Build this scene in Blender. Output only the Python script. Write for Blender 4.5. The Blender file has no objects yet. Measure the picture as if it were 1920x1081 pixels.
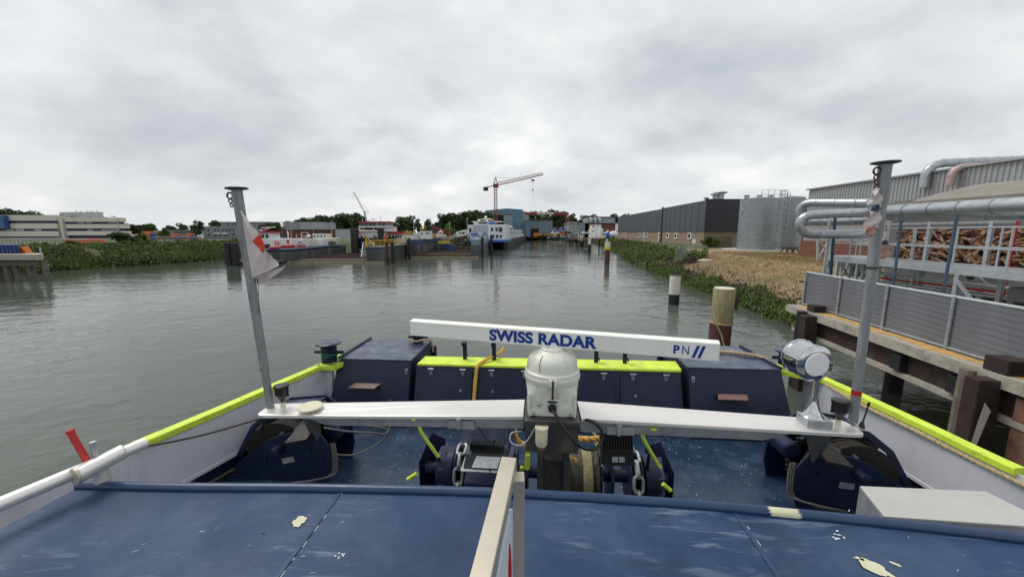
import bpy, math, random
import numpy as np
from mathutils import Vector, Matrix, Euler
random.seed(7); np.random.seed(7)
rad = math.radians
sc = bpy.context.scene
col = sc.collection
# ---------------------------------------------------------------- camera, sky, sun, exposure
FPX = 700.0; PITCH = rad(8.5); CH = 4.8; YAW = rad(4.2)
cd = bpy.data.cameras.new('camera'); cam = bpy.data.objects.new('camera', cd); col.objects.link(cam)
cd.sensor_width = 36; cd.lens = 36*FPX/1920; cd.clip_start = .05; cd.clip_end = 6000
cam.location = (0, 0, CH); cam.rotation_euler = (math.pi/2-PITCH, 0, 0)
sc.camera = cam
sc.view_settings.view_transform = 'Standard'; sc.view_settings.look = 'None'
sc.view_settings.exposure = 0.42; sc.view_settings.gamma = 1
sc.view_settings.use_curve_mapping = False
SUN_EL, SUN_AZ = rad(58), rad(305)          # azimuth measured clockwise from +Y
w = bpy.data.worlds.new('World'); sc.world = w; w.use_nodes = True
nt = w.node_tree; nt.nodes.clear(); N = nt.nodes.new; LK = nt.links.new
def mth(op, a, b=None, c=None, tree=None):
    t = tree or nt
    n = t.nodes.new('ShaderNodeMath'); n.operation = op
    for i, v in enumerate((a, b, c)):
        if v is None: continue
        if isinstance(v, (int, float)): n.inputs[i].default_value = v
        else: t.links.new(v, n.inputs[i])
    return n.outputs[0]
def ramp(t, fac, stops):
    r = t.nodes.new('ShaderNodeValToRGB'); e = r.color_ramp.elements
    while len(e) < len(stops): e.new(.5)
    for el, (p, c) in zip(e, stops):
        el.position = p; el.color = (*c, 1) if len(c) == 3 else c
    t.links.new(fac, r.inputs[0]); return r.outputs[0]
def noise(t, vec, scale, det=4, rough=.5, dist=0, typ=None):
    n = t.nodes.new('ShaderNodeTexNoise'); n.inputs['Scale'].default_value = scale
    n.inputs['Detail'].default_value = det; n.inputs['Roughness'].default_value = rough
    n.inputs['Distortion'].default_value = dist
    if vec is not None: t.links.new(vec, n.inputs['Vector'])
    return n.outputs[0]
def mixc(t, fac, a, b, mode='MIX'):
    n = t.nodes.new('ShaderNodeMix'); n.data_type = 'RGBA'; n.blend_type = mode
    for i, v in ((0, fac), (6, a), (7, b)):
        if isinstance(v, (int, float)): n.inputs[i].default_value = v
        elif isinstance(v, tuple): n.inputs[i].default_value = (*v, 1)
        else: t.links.new(v, n.inputs[i])
    return n.outputs[2]
sky = N('ShaderNodeTexSky'); sky.sky_type = 'NISHITA'; sky.sun_disc = False
sky.sun_elevation = SUN_EL; sky.sun_rotation = SUN_AZ; sky.air_density = 1.4; sky.dust_density = 3
bg1 = N('ShaderNodeBackground'); bg1.inputs[1].default_value = .1; LK(sky.outputs[0], bg1.inputs[0])
tc = N('ShaderNodeTexCoord'); sx = N('ShaderNodeSeparateXYZ'); LK(tc.outputs['Generated'], sx.inputs[0])
zz = mth('ADD', mth('MAXIMUM', sx.outputs[2], 0.0), .36)
cx = N('ShaderNodeCombineXYZ'); LK(mth('DIVIDE', sx.outputs[0], zz), cx.inputs[0]); LK(mth('DIVIDE', sx.outputs[1], zz), cx.inputs[1])
mp = N('ShaderNodeMapping'); mp.inputs['Rotation'].default_value = (0, 0, rad(-28)); mp.inputs['Scale'].default_value = (1.25, 1.45, 1)
mp.inputs['Location'].default_value = (3.1, 1.7, 0); LK(cx.outputs[0], mp.inputs[0])
c1 = noise(nt, mp.outputs[0], .85, 6, .5, .15); c2 = noise(nt, mp.outputs[0], 2.6, 9, .56, .25)
cm = mth('ADD', mth('MULTIPLY', c1, .68), mth('MULTIPLY', c2, .32))
cc = ramp(nt, cm, [(.33, (.395, .42, .45)), (.41, (.48, .50, .525)), (.48, (.57, .59, .605)), (.54, (.64, .65, .655)), (.63, (.80, .80, .79))])
hz = mth('POWER', mth('SUBTRACT', 1.0, mth('MINIMUM', mth('MAXIMUM', sx.outputs[2], 0.0), 1.0)), 9.0)
cc2 = mixc(nt, mth('MULTIPLY', hz, .6), cc, (.56, .59, .62))
bg2 = N('ShaderNodeBackground'); bg2.inputs[1].default_value = 1.0; LK(cc2, bg2.inputs[0])
ms = N('ShaderNodeMixShader'); ms.inputs[0].default_value = .94; LK(bg1.outputs[0], ms.inputs[1]); LK(bg2.outputs[0], ms.inputs[2])
wo = N('ShaderNodeOutputWorld'); LK(ms.outputs[0], wo.inputs[0])
sl = bpy.data.lights.new('sun', 'SUN'); sl.energy = 1.35; sl.angle = rad(28); sl.color = (1, .965, .92)
so = bpy.data.objects.new('sun', sl); col.objects.link(so)
sd = Vector((math.sin(SUN_AZ)*math.cos(SUN_EL), math.cos(SUN_AZ)*math.cos(SUN_EL), math.sin(SUN_EL)))
so.rotation_euler = sd.to_track_quat('Z', 'Y').to_euler(); so.location = (0, -20, 60)

# ---------------------------------------------------------------- measuring helpers
def ray(px, py):
    x = (px-960)/FPX; y = (py-540.5)/FPX
    return (x, math.cos(PITCH)-y*math.sin(PITCH), -math.sin(PITCH)-y*math.cos(PITCH))
def atz(px, py, z):
    r = ray(px, py); t = (z-CH)/r[2]; return (r[0]*t, r[1]*t, z)
def aty(px, py, Y):
    r = ray(px, py); t = Y/r[1]; return (r[0]*t, Y, CH+r[2]*t)
CS, SN = math.cos(YAW), math.sin(YAW)
def ship(p): return (p[0]*CS-p[1]*SN, p[0]*SN+p[1]*CS, p[2])
def unship(p): return (p[0]*CS+p[1]*SN, -p[0]*SN+p[1]*CS, p[2])
def sz(px, py, z): return ship(atz(px, py, z))
def sy(px, py, Y):
    r = ray(px, py); t = Y/(r[0]*SN+r[1]*CS); return ship((r[0]*t, r[1]*t, CH+r[2]*t))

# ---------------------------------------------------------------- mesh builder
class MB:
    def __init__(s): s.v = []; s.f = []; s.s = []
    def add(s, vs, fs, sm=False):
        o = len(s.v); s.v += [tuple(p) for p in vs]; s.f += [tuple(i+o for i in f) for f in fs]; s.s += [sm]*len(fs); return s
    def hexa(s, p):   # 8 points: bottom ring 0-3, top ring 4-7 (ccw from above)
        return s.add(p, [(3, 2, 1, 0), (4, 5, 6, 7), (0, 1, 5, 4), (1, 2, 6, 5), (2, 3, 7, 6), (3, 0, 4, 7)])
    def box(s, x0, x1, y0, y1, z0, z1):
        return s.hexa([(x0, y0, z0), (x1, y0, z0), (x1, y1, z0), (x0, y1, z0), (x0, y0, z1), (x1, y0, z1), (x1, y1, z1), (x0, y1, z1)])
    def obox(s, c, size, rot=0):
        m = Euler(rot).to_matrix() if not isinstance(rot, (int, float)) else Matrix.Rotation(rot, 3, 'Z')
        a, b, d = [q/2 for q in size]; c = Vector(c)
        return s.hexa([c+m@Vector(q) for q in [(-a, -b, -d), (a, -b, -d), (a, b, -d), (-a, b, -d), (-a, -b, d), (a, -b, d), (a, b, d), (-a, b, d)]])
    def bar(s, p, q, w, h=None, up=(0, 0, 1)):
        h = h or w; p, q = Vector(p), Vector(q); d = (q-p).normalized(); u = Vector(up)
        if abs(d.dot(u)) > .98: u = Vector((0, 1, 0))
        r = d.cross(u).normalized()*w/2; t = r.cross(d).normalized()*h/2
        return s.hexa([p-r-t, p+r-t, q+r-t, q-r-t, p-r+t, p+r+t, q+r+t, q-r+t])
    def tube(s, pts, r, n=8, caps=True, closed=False):
        P = [Vector(p) for p in pts]; m = len(P); rs = r if isinstance(r, (list, tuple)) else [r]*m
        ring = []; u = None
        for i in range(m):
            if closed: d = P[(i+1) % m]-P[i-1]
            else: d = P[min(i+1, m-1)]-P[max(i-1, 0)]
            d.normalize()
            if u is None:
                u = d.orthogonal().normalized()
            u = (u-d*u.dot(d)).normalized(); v = d.cross(u)
            ring.append([P[i]+(u*math.cos(2*math.pi*k/n)+v*math.sin(2*math.pi*k/n))*rs[i] for k in range(n)])
        vs = [q for g in ring for q in g]; fs = []
        for i in range(m if closed else m-1):
            j = (i+1) % m
            for k in range(n): fs.append((i*n+k, i*n+(k+1) % n, j*n+(k+1) % n, j*n+k))
        s.add(vs, fs, True)
        if caps and not closed:
            o = len(s.v)-len(vs)
            s.f += [tuple(o+k for k in reversed(range(n))), tuple(o+(m-1)*n+k for k in range(n))]; s.s += [False, False]
        return s
    def lathe(s, c, prof, n=20, axis=(0, 0, 1), sm=True, a0=0):
        ax = Vector(axis).normalized(); u = ax.orthogonal().normalized()
        if abs(ax.z) > .999: u = Vector((1, 0, 0))
        v = ax.cross(u); c = Vector(c); vs = []
        for r, z in prof:
            for k in range(n):
                a = a0+2*math.pi*k/n; vs.append(c+ax*z+(u*math.cos(a)+v*math.sin(a))*max(r, 1e-4))
        fs = [(i*n+k, i*n+(k+1) % n, (i+1)*n+(k+1) % n, (i+1)*n+k) for i in range(len(prof)-1) for k in range(n)]
        s.add(vs, fs, sm); o = len(s.v)-len(vs); L = len(prof)-1
        s.f += [tuple(o+k for k in reversed(range(n))), tuple(o+L*n+k for k in range(n))]; s.s += [False, False]
        return s
    def prism(s, poly, off):      # 3D polygon extruded by vector
        n = len(poly); off = Vector(off); a = [Vector(p) for p in poly]; b = [p+off for p in a]
        return s.add(a+b, [tuple(range(n)), tuple(reversed(range(n, 2*n)))]+[((i+1) % n, i, n+i, n+(i+1) % n) for i in range(n)])
    def sphere(s, c, r, n=12, m=8):
        r3 = r if isinstance(r, (tuple, list)) else (r, r, r)
        vs = []
        for i in range(m+1):
            t = math.pi*i/m
            for k in range(n):
                a = 2*math.pi*k/n; vs.append((c[0]+r3[0]*math.sin(t)*math.cos(a), c[1]+r3[1]*math.sin(t)*math.sin(a), c[2]+r3[2]*math.cos(t)))
        return s.add(vs, [(i*n+k, (i+1)*n+k, (i+1)*n+(k+1) % n, i*n+(k+1) % n) for i in range(m) for k in range(n)], True)
    def torus(s, c, R, r, axis=(0, 0, 1), n=20, m=8):
        ax = Vector(axis).normalized(); u = ax.orthogonal().normalized(); v = ax.cross(u); c = Vector(c)
        return s.tube([c+(u*math.cos(2*math.pi*k/n)+v*math.sin(2*math.pi*k/n))*R for k in range(n)], r, m, closed=True)
    def rope(s, pts, r, turns=None, n=6):
        pts = smooth(pts, 8); P = [Vector(p) for p in pts]; L = [0]
        for i in range(1, len(P)): L.append(L[-1]+(P[i]-P[i-1]).length)
        tot = L[-1]; k = max(8, int(tot/(r*1.1))); k = min(k, 260)
        lay = r*7; Q = []; ds = []
        for i in range(k+1):
            t = tot*i/k; j = min(max(0, next((q for q in range(1, len(L)) if L[q] >= t-1e-9), len(L)-1)-1), len(P)-2)
            f = (t-L[j])/max(1e-9, L[j+1]-L[j]); Q.append(P[j].lerp(P[j+1], f)); ds.append(t)
        u = None; fr = []
        for i in range(len(Q)):
            d = (Q[min(i+1, len(Q)-1)]-Q[max(i-1, 0)]).normalized()
            if u is None: u = d.orthogonal().normalized()
            u = (u-d*u.dot(d)).normalized(); fr.append((u.copy(), d.cross(u)))
        for a in range(3):
            s.tube([Q[i]+(fr[i][0]*math.cos(ds[i]/lay*6.283+a*2.094)+fr[i][1]*math.sin(ds[i]/lay*6.283+a*2.094))*r*.5 for i in range(len(Q))], r*.58, n)
        return s
def smooth(pts, k=6):
    P = [Vector(p) for p in pts]; out = []
    if len(P) < 3: return P
    for i in range(len(P)-1):
        a, b, c, d = P[max(i-1, 0)], P[i], P[i+1], P[min(i+2, len(P)-1)]
        for j in range(k):
            t = j/k; out.append(.5*((2*b)+(c-a)*t+(2*a-5*b+4*c-d)*t*t+(3*b-a-3*c+d)*t**3))
    out.append(P[-1]); return out

ORG = {}
def tagp(o, label=None, cat=None, group=None, kind=None):
    for k, v in (('label', label), ('category', cat), ('group', group), ('kind', kind)):
        if v: o[k] = v
    return o
def thing(name, label, cat, loc, group=None, yaw=0, org=None):
    o = bpy.data.objects.new(name, None); col.objects.link(o); o.location = loc; o.rotation_euler = (0, 0, yaw)
    o.empty_display_size = .2
    ORG[o.name] = Vector(loc if org is None else org); return tagp(o, label, cat, group)
def WT(name, label, cat, base, group=None): return thing(name, label, cat, base, group)                                  # authored in world coordinates
def ST(name, label, cat, base, group=None): return thing(name, label, cat, unship(base), group, -YAW, base)              # authored in the barge's own coordinates
def LT(name, label, cat, loc, yaw=0, group=None): return thing(name, label, cat, loc, group, yaw, (0, 0, 0))             # authored locally
def mesh_of(mb, name, org=(0, 0, 0)):
    me = bpy.data.meshes.new(name); o = Vector(org)
    me.from_pydata([Vector(p)-o for p in mb.v], [], mb.f); me.polygons.foreach_set('use_smooth', mb.s); me.update()
    if any(mb.s): me.set_sharp_from_angle(angle=rad(38))
    return me
def part(name, mb, m, parent, label=None, bev=0, kind=None):
    org = ORG[parent.name]; me = mesh_of(mb, name, org); me.materials.append(m)
    o = bpy.data.objects.new(name, me); col.objects.link(o); o.parent = parent; ORG[o.name] = org
    if bev:
        b = o.modifiers.new('bevel', 'BEVEL'); b.width = bev; b.segments = 2; b.limit_method = 'ANGLE'; b.angle_limit = rad(40)
    return tagp(o, label, kind=kind)
def solo(name, mb, m, label, cat, base, frame='w', group=None, kind=None, bev=0):
    me = mesh_of(mb, name, base); me.materials.append(m); o = bpy.data.objects.new(name, me); col.objects.link(o)
    if frame == 's': o.location = unship(base); o.rotation_euler = (0, 0, -YAW)
    else: o.location = base
    ORG[o.name] = Vector(base)
    if bev:
        b = o.modifiers.new('bevel', 'BEVEL'); b.width = bev; b.segments = 2; b.limit_method = 'ANGLE'; b.angle_limit = rad(40)
    return tagp(o, label, cat, group, kind)
def copy_tree(o, parent=None):
    c = o.copy(); col.objects.link(c); ORG[c.name] = ORG.get(o.name, Vector((0, 0, 0)))
    if parent: c.parent = parent
    for ch in KIDS.get(o.name, [x for x in bpy.data.objects if x.parent == o]): copy_tree(ch, c)
    return c
KIDS = {}
def dup(o, loc, yaw=None, scale=None, label=None, group=None):
    c = copy_tree(o); c.location = loc
    if yaw is not None: c.rotation_euler = (0, 0, yaw)
    if scale is not None: c.scale = scale if isinstance(scale, (tuple, list)) else (scale,)*3
    if label: c['label'] = label
    if group: c['group'] = group
    return c
def piece(o, loc, name=None):            # another child sharing o's mesh
    c = o.copy(); col.objects.link(c); c.location = loc; return c

# ---------------------------------------------------------------- materials
def M(name, c, rough=.55, metal=0, var=.12, scale=4, bump=0, bscale=30, dirt=0, dcol=(.12, .09, .06), dscale=6, streak=None, spec=.5, island=0, stretch=(1, 1, 1), coat=0):
    m = bpy.data.materials.new(name); m.use_nodes = True; t = m.node_tree
    b = t.nodes['Principled BSDF']; tcn = t.nodes.new('ShaderNodeTexCoord'); mpn = t.nodes.new('ShaderNodeMapping')
    mpn.inputs['Scale'].default_value = stretch; t.links.new(tcn.outputs['Object'], mpn.inputs[0]); vec = mpn.outputs[0]
    lo = tuple(x*(1-var) for x in c); hi = tuple(min(1, x*(1+var)) for x in c)
    base = mixc(t, ramp(t, noise(t, vec, scale, 6, .6), [(.3, (0, 0, 0)), (.7, (1, 1, 1))]), lo, hi)
    if island:
        g = t.nodes.new('ShaderNodeNewGeometry'); base = mixc(t, mth('MULTIPLY', g.outputs['Random Per Island'], island, tree=t), base, tuple(x*.35 for x in c))
    if dirt:
        f = ramp(t, noise(t, vec, dscale, 8, .65, .3), [(max(0, .62-dirt*.35), (0, 0, 0)), (min(1, .8-dirt*.2), (1, 1, 1))])
        base = mixc(t, mth('MULTIPLY', f, min(1, .5+dirt), tree=t), base, dcol)
    t.links.new(base, b.inputs['Base Color'])
    rn = ramp(t, noise(t, vec, scale*2.3, 4, .6), [(.3, (rough*.8,)*3), (.7, (min(1, rough*1.2),)*3)]); t.links.new(rn, b.inputs['Roughness'])
    b.inputs['Metallic'].default_value = metal; b.inputs['Specular IOR Level'].default_value = spec
    if coat: b.inputs['Coat Weight'].default_value = coat; b.inputs['Coat Roughness'].default_value = .15
    if bump:
        bn = t.nodes.new('ShaderNodeBump'); bn.inputs['Strength'].default_value = min(1, bump); bn.inputs['Distance'].default_value = .01*max(1, bump)
        t.links.new(noise(t, vec, bscale, 5, .6), bn.inputs['Height']); t.links.new(bn.outputs[0], b.inputs['Normal'])
    return m
def specks(m, colr, scale, thr, mask=None):   # small paint chips by voronoi cells
    t = m.node_tree; b = t.nodes['Principled BSDF']; l = b.inputs['Base Color'].links[0].from_socket
    tcn = t.nodes.new('ShaderNodeTexCoord'); v = t.nodes.new('ShaderNodeTexVoronoi'); v.inputs['Scale'].default_value = scale
    dn = t.nodes.new('ShaderNodeTexNoise'); dn.inputs['Scale'].default_value = scale*2.2; t.links.new(tcn.outputs['Object'], dn.inputs[0])
    mx = mixc(t, .06, tcn.outputs['Object'], dn.outputs['Color'])
    t.links.new(mx, v.inputs['Vector'])
    cell = t.nodes.new('ShaderNodeSeparateColor'); t.links.new(v.outputs['Color'], cell.inputs[0])
    big = mth('MULTIPLY', mth('POWER', cell.outputs[0], 6.0, tree=t), thr, tree=t)
    f = mth('LESS_THAN', v.outputs['Distance'], big, tree=t)
    nz = ramp(t, noise(t, tcn.outputs['Object'], .9, 3, .6), [(.42, (0, 0, 0)), (.6, (1, 1, 1))])
    f = mth('MULTIPLY', f, mth('GREATER_THAN', mth('ADD', nz, cell.outputs[1], tree=t), .72, tree=t), tree=t)
    t.links.new(mixc(t, f, l, colr), b.inputs['Base Color'])
m_deck = M('deck_blue_paint', (.014, .033, .068), .34, var=.3, scale=1.3, dirt=.35, dcol=(.05, .08, .13), dscale=3, bump=.3, bscale=8); specks(m_deck, (.55, .6, .6), 34, .30)
m_roof = M('roof_blue_paint', (.017, .043, .102), .55, var=.25, scale=1.5, dirt=.4, dcol=(.05, .085, .15), dscale=1.6, bump=.15, bscale=7, spec=.3)
def scuffs(m, colr, rot, scl, thr, amt):      # rubbed, wiped-looking lighter strokes
    t = m.node_tree; b = t.nodes['Principled BSDF']; l = b.inputs['Base Color'].links[0].from_socket
    tcn = t.nodes.new('ShaderNodeTexCoord'); mpn = t.nodes.new('ShaderNodeMapping'); mpn.inputs['Rotation'].default_value = (0, 0, rot); mpn.inputs['Scale'].default_value = scl
    t.links.new(tcn.outputs['Object'], mpn.inputs[0])
    f = ramp(t, noise(t, mpn.outputs[0], 3.2, 7, .62, .7), [(thr, (0, 0, 0)), (thr+.13, (1, 1, 1))])
    f2 = ramp(t, noise(t, tcn.outputs['Object'], 1.1, 3, .5), [(.42, (0, 0, 0)), (.62, (1, 1, 1))])
    t.links.new(mixc(t, mth('MULTIPLY', mth('MULTIPLY', f, f2, tree=t), amt, tree=t), l, colr), b.inputs['Base Color'])
scuffs(m_roof, (.16, .20, .28), rad(-52), (1, 5.5, 1), .53, .75); scuffs(m_roof, (.01, .02, .045), rad(20), (1, 2.5, 1), .55, .8)
m_rail = M('roof_edge_blue', (.013, .038, .100), .33, var=.15, scale=6, dirt=.15, dcol=(.03, .04, .07))
m_navy = M('navy_paint', (.011, .017, .046), .38, spec=.32, var=.2, scale=2, dirt=.15, dcol=(.03, .035, .05), dscale=5, bump=.1, bscale=6)
m_navytop = M('navy_lid_pale', (.03, .04, .085), .3, var=.35, scale=3, dirt=.5, dcol=(.12, .14, .2), dscale=4, bump=.15, bscale=6)  # paler, patchier navy for lids, caps, guard tops and small fittings
m_lime = M('lime_yellow_paint', (.60, .76, .06), .5, var=.10, scale=6, dirt=.22, dcol=(.25, .3, .05), dscale=9)
m_bulw = M('bulwark_pale_paint', (.60, .61, .66), .35, var=.05, scale=1.2, dirt=.1, dcol=(.33, .33, .36), dscale=2, bump=.2, bscale=2.5)
m_ivory = M('ivory_radar_paint', (.72, .73, .65), .4, var=.06, scale=5, dirt=.3, dcol=(.40, .39, .31), dscale=9)
m_white = M('white_antenna_shell', (.85, .86, .80), .35, var=.03, scale=3, dirt=.14, dcol=(.6, .6, .5), dscale=12)
m_cream = M('cream_old_plastic', (.66, .62, .46), .5, var=.1, dirt=.2, dcol=(.35, .2, .1))
m_txt = M('letter_blue', (.01, .045, .27), .4, var=.05)
m_black = M('black_plastic', (.012, .012, .014), .4, var=.2)
m_blackm = M('black_heatsink', (.016, .016, .018), .55, var=.2)
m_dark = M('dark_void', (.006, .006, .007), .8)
m_ss = M('stainless_steel', (.78, .76, .73), .38, .55, var=.05, scale=2, stretch=(.3, 5, 5), bump=.06, bscale=20)
m_sst = M('brushed_stainless_rail', (.48, .44, .36), .42, .4, var=.1, scale=3, dirt=.12, dcol=(.4, .33, .22), dscale=10)
m_grey = M('grey_steel_post', (.05, .055, .06), .45, .3, var=.2, dirt=.3, dcol=(.2, .17, .12), dscale=3)
m_galv = M('galvanised_steel', (.38, .40, .42), .42, .45, var=.22, scale=9, dirt=.2, dcol=(.25, .25, .24), dscale=14)
m_chrome = M('chrome', (.56, .57, .59), .04, 1, var=.02)
m_lamp = M('searchlight_glass', (.80, .81, .83), .25, var=.03)
m_chain = M('galvanised_chain', (.30, .32, .33), .45, .5, var=.3, dirt=.25, dcol=(.14, .13, .12), dscale=12)
m_red = M('red_rubber', (.52, .03, .03), .5, var=.15, dirt=.15, dcol=(.6, .3, .3), dscale=20)
m_rust = M('rusty_steel', (.062, .034, .026), .8, var=.4, scale=3, bump=.5, bscale=15, dirt=.35, dcol=(.06, .035, .03))
m_rustlt = M('rust_brown_plate', (.22, .12, .08), .6, var=.3, scale=8)
m_brass = M('brown_painted_metal', (.20, .12, .10), .4, var=.25, scale=8)
m_ropey = M('yellow_rope', (.62, .36, .08), .8, var=.25, scale=30)
m_ropet = M('tan_rope', (.42, .33, .19), .85, var=.3, scale=30)
m_ropeg = M('green_cord', (.02, .16, .10), .7)
m_geard = M('greasy_dark_gear', (.022, .018, .014), .5, .3, var=.4, scale=9)
m_wire = M('greasy_wire_rope', (.05, .042, .028), .6, var=.4, scale=30)
m_flag = M('flag_cloth', (.60, .54, .53), .85, var=.08, dirt=.25, dcol=(.42, .36, .36), dscale=6)
m_flagr = M('flag_red_cloth', (.62, .06, .025), .85, var=.12)
m_flago = M('faded_flag_orange', (.42, .25, .19), .85, var=.12)
m_pole = M('old_aluminium_pole', (.25, .26, .27), .6, .25, var=.2, scale=10, stretch=(3, 3, .5), dirt=.3, dcol=(.16, .16, .15), dscale=8)
m_cable = M('grey_cable', (.10, .095, .09), .6)
m_chip = M('cream_primer_patch', (.55, .55, .38), .6, var=.12, scale=12)
m_chipw = M('bird_dropping', (.62, .66, .68), .7, var=.2, scale=25)
m_signw = M('sign_white', (.62, .68, .72), .4, var=.03); m_signr = M('sign_red', (.5, .012, .012), .4, var=.05)
# land
m_concd = M('shaded_concrete', (.14, .13, .11), .9, var=.3, scale=2, bump=.6, dirt=.4, dcol=(.07, .065, .05))  # concrete with the jetty's shade put into its colour, for beam and piles
m_rustd = M('dark_brown_steel', (.032, .018, .015), .75, var=.4, scale=4, bump=.4, bscale=15, dirt=.3, dcol=(.08, .05, .035), dscale=5)
m_lid = M('grey_steel_lid', (.50, .50, .47), .42, .25, var=.06, scale=3, dirt=.1, dcol=(.4, .38, .34), dscale=5)
m_conc = M('weathered_concrete', (.40, .37, .31), .9, var=.25, scale=3, bump=.8, bscale=12, dirt=.45, dcol=(.20, .18, .14), dscale=3)
m_concg = M('pale_concrete', (.42, .42, .40), .9, var=.15, dirt=.2)
m_sand = M('orange_sand_spill', (.52, .31, .10), .95, var=.25, scale=6, bump=.5)
m_plank = M('grey_fence_plank', (.155, .163, .18), .75, var=.25, scale=1.6, stretch=(1, 1, 12), bump=.2, bscale=10)
m_pilew = M('pale_wood_pile', (.30, .265, .145), .85, var=.25, scale=3, stretch=(3, 3, .6), bump=.9, bscale=10, dirt=.45, dcol=(.2, .16, .08), dscale=5)
m_piletop = M('pile_top_white', (.62, .60, .50), .8, var=.2)
m_pilebr = M('red_brown_pile_base', (.085, .035, .028), .75, var=.3, scale=4, bump=.4)
m_pblack = M('tarred_black', (.013, .013, .015), .6, var=.4, scale=4)
m_pwhite = M('pile_white_paint', (.66, .65, .58), .6, var=.1, dirt=.25, dcol=(.45, .28, .08), dscale=4)
m_silo = M('silo_galvanised', (.30, .33, .35), .42, .6, var=.1, scale=1.2, stretch=(1, 1, .5), dirt=.25, dcol=(.32, .37, .40), dscale=1.5)
m_duct = M('spiral_duct_galvanised', (.42, .45, .48), .33, .65, var=.15, scale=5, dirt=.2, dcol=(.25, .27, .29), dscale=6)
m_ductp = M('faded_pink_duct', (.45, .33, .31), .5, .2, var=.15)
m_bpost = M('blue_steel_post', (.045, .075, .13), .5, .1, var=.2)
m_anth = M('anthracite_cladding', (.07, .078, .087), .55, var=.08, scale=.3); m_anth2 = M('black_cladding', (.022, .024, .032), .5, var=.1, scale=.3)
m_brick = M('tan_brick', (.26, .19, .135), .9, var=.18, scale=2, dirt=.2, dcol=(.18, .13, .1))
m_brickr = M('red_brown_brick', (.17, .07, .05), .9, var=.2, scale=1)
m_hallw = M('pale_corrugated_sheet', (.36, .38, .39), .5, .2, var=.08, scale=.5)
m_hallg = M('grey_sheet_wall', (.27, .27, .275), .7, var=.1, scale=.5)
m_tarp = M('taupe_tarpaulin', (.22, .205, .175), .8, var=.15, scale=1.5, bump=.8, bscale=3, dirt=.25, dcol=(.15, .14, .12), dscale=2)
m_tank = M('grey_container_paint', (.17, .168, .17), .6, var=.08, scale=1)
m_galvl = M('pale_galvanised', (.42, .46, .48), .5, .3, var=.12, scale=8)

m_mural = M('dark_red_brown_backing', (.07, .025, .02), .8, var=.3)
m_redp = M('red_paint', (.42, .02, .02), .5, var=.1); m_yel = M('yellow_paint', (.62, .42, .02), .5, var=.12, dirt=.15, dcol=(.35, .25, .1))
m_greenm = M('green_machine', (.14, .24, .12), .6)
m_grn = M('green_fence_mesh', (.10, .14, .12), .6); m_wood = M('old_grey_fence_board', (.20, .165, .13), .9, var=.3, scale=3, bump=.5, island=.4)
m_office = M('office_cream_panel', (.55, .54, .46), .6, var=.05); m_glassb = M('dark_blue_glass', (.016, .02, .055), .35, var=.4, scale=.25, spec=.3)
m_glass = M('dark_window_glass', (.03, .035, .04), .1, var=.3); m_blind = M('window_blind_grey', (.25, .26, .3), .6)
m_blue = M('container_blue', (.016, .05, .17), .5, var=.15, dirt=.2, dcol=(.15, .12, .12)); m_blueg = M('glazed_blue', (.03, .08, .22), .3)
m_orange = M('orange_paint', (.62, .15, .03), .55, var=.12); m_skyb = M('light_blue_metal', (.14, .18, .24), .55, var=.1)
m_hallb = M('grey_blue_cladding', (.10, .20, .27), .6, var=.08, scale=.2); m_hallb2 = M('grey_blue_light', (.24, .31, .34), .6)
m_greyb = M('grey_rendered_wall', (.22, .22, .235), .8, var=.08); m_whitep = M('white_ship_paint', (.70, .71, .71), .4, var=.05, dirt=.08, dcol=(.5, .45, .4))
m_redr = M('red_roof_paint', (.45, .025, .03), .5); m_hullk = M('black_hull', (.014, .014, .017), .5, var=.3, scale=.8, dirt=.2, dcol=(.08, .075, .06), dscale=.8)
m_dockg = M('grey_dock_steel', (.055, .058, .062), .6, var=.35, scale=.7, stretch=(1, 1, .3), dirt=.35, dcol=(.20, .19, .15), dscale=.8)
m_dockb = M('blue_dock_band', (.018, .045, .115), .5, var=.2, scale=1); m_floor = M('brown_dock_floor', (.09, .06, .04), .85, var=.35, scale=1.5, bump=.4)
m_algae = M('pale_waterline_band', (.26, .24, .16), .8, var=.25, scale=2)
m_seab = M('bright_ship_blue', (.02, .16, .50), .4, var=.08); m_crane = M('dull_red_crane', (.22, .035, .035), .6, var=.15)
m_cab = M('grey_blue_box', (.16, .24, .30), .5); m_skin = M('skin', (.5, .3, .22), .6)
m_tyre = M('tyre_rubber', (.015, .015, .015), .8); m_bluetarp = M('blue_tarpaulin', (.018, .05, .15), .5, var=.25, scale=1)
m_bark = M('bark', (.10, .075, .055), .9, var=.3, bump=.5)
def leafmat(name, a, b2, c):
    m = bpy.data.materials.new(name); m.use_nodes = True; t = m.node_tree; b = t.nodes['Principled BSDF']
    g = t.nodes.new('ShaderNodeNewGeometry'); oi = t.nodes.new('ShaderNodeObjectInfo')
    base = ramp(t, g.outputs['Random Per Island'], [(0, a), (.5, b2), (1, c)])
    tcn = t.nodes.new('ShaderNodeTexCoord')
    base = mixc(t, ramp(t, noise(t, g.outputs['Position'], .23, 4, .6), [(.38, (0, 0, 0)), (.62, (.75, .75, .75))]), base, tuple(x*1.55 if i < 2 else x for i, x in enumerate(b2)))
    hs = t.nodes.new('ShaderNodeHueSaturation'); t.links.new(base, hs.inputs['Color'])
    t.links.new(mth('ADD', mth('MULTIPLY', oi.outputs['Random'], .04, tree=t), .48, tree=t), hs.inputs['Hue'])
    t.links.new(mth('ADD', mth('MULTIPLY', oi.outputs['Random'], .5, tree=t), .75, tree=t), hs.inputs['Value'])
    t.links.new(hs.outputs[0], b.inputs['Base Color']); b.inputs['Roughness'].default_value = .75; b.inputs['Specular IOR Level'].default_value = .25
    return m
m_leaf = leafmat('tree_leaves', (.022, .038, .015), (.038, .062, .024), (.062, .088, .034))
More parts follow.
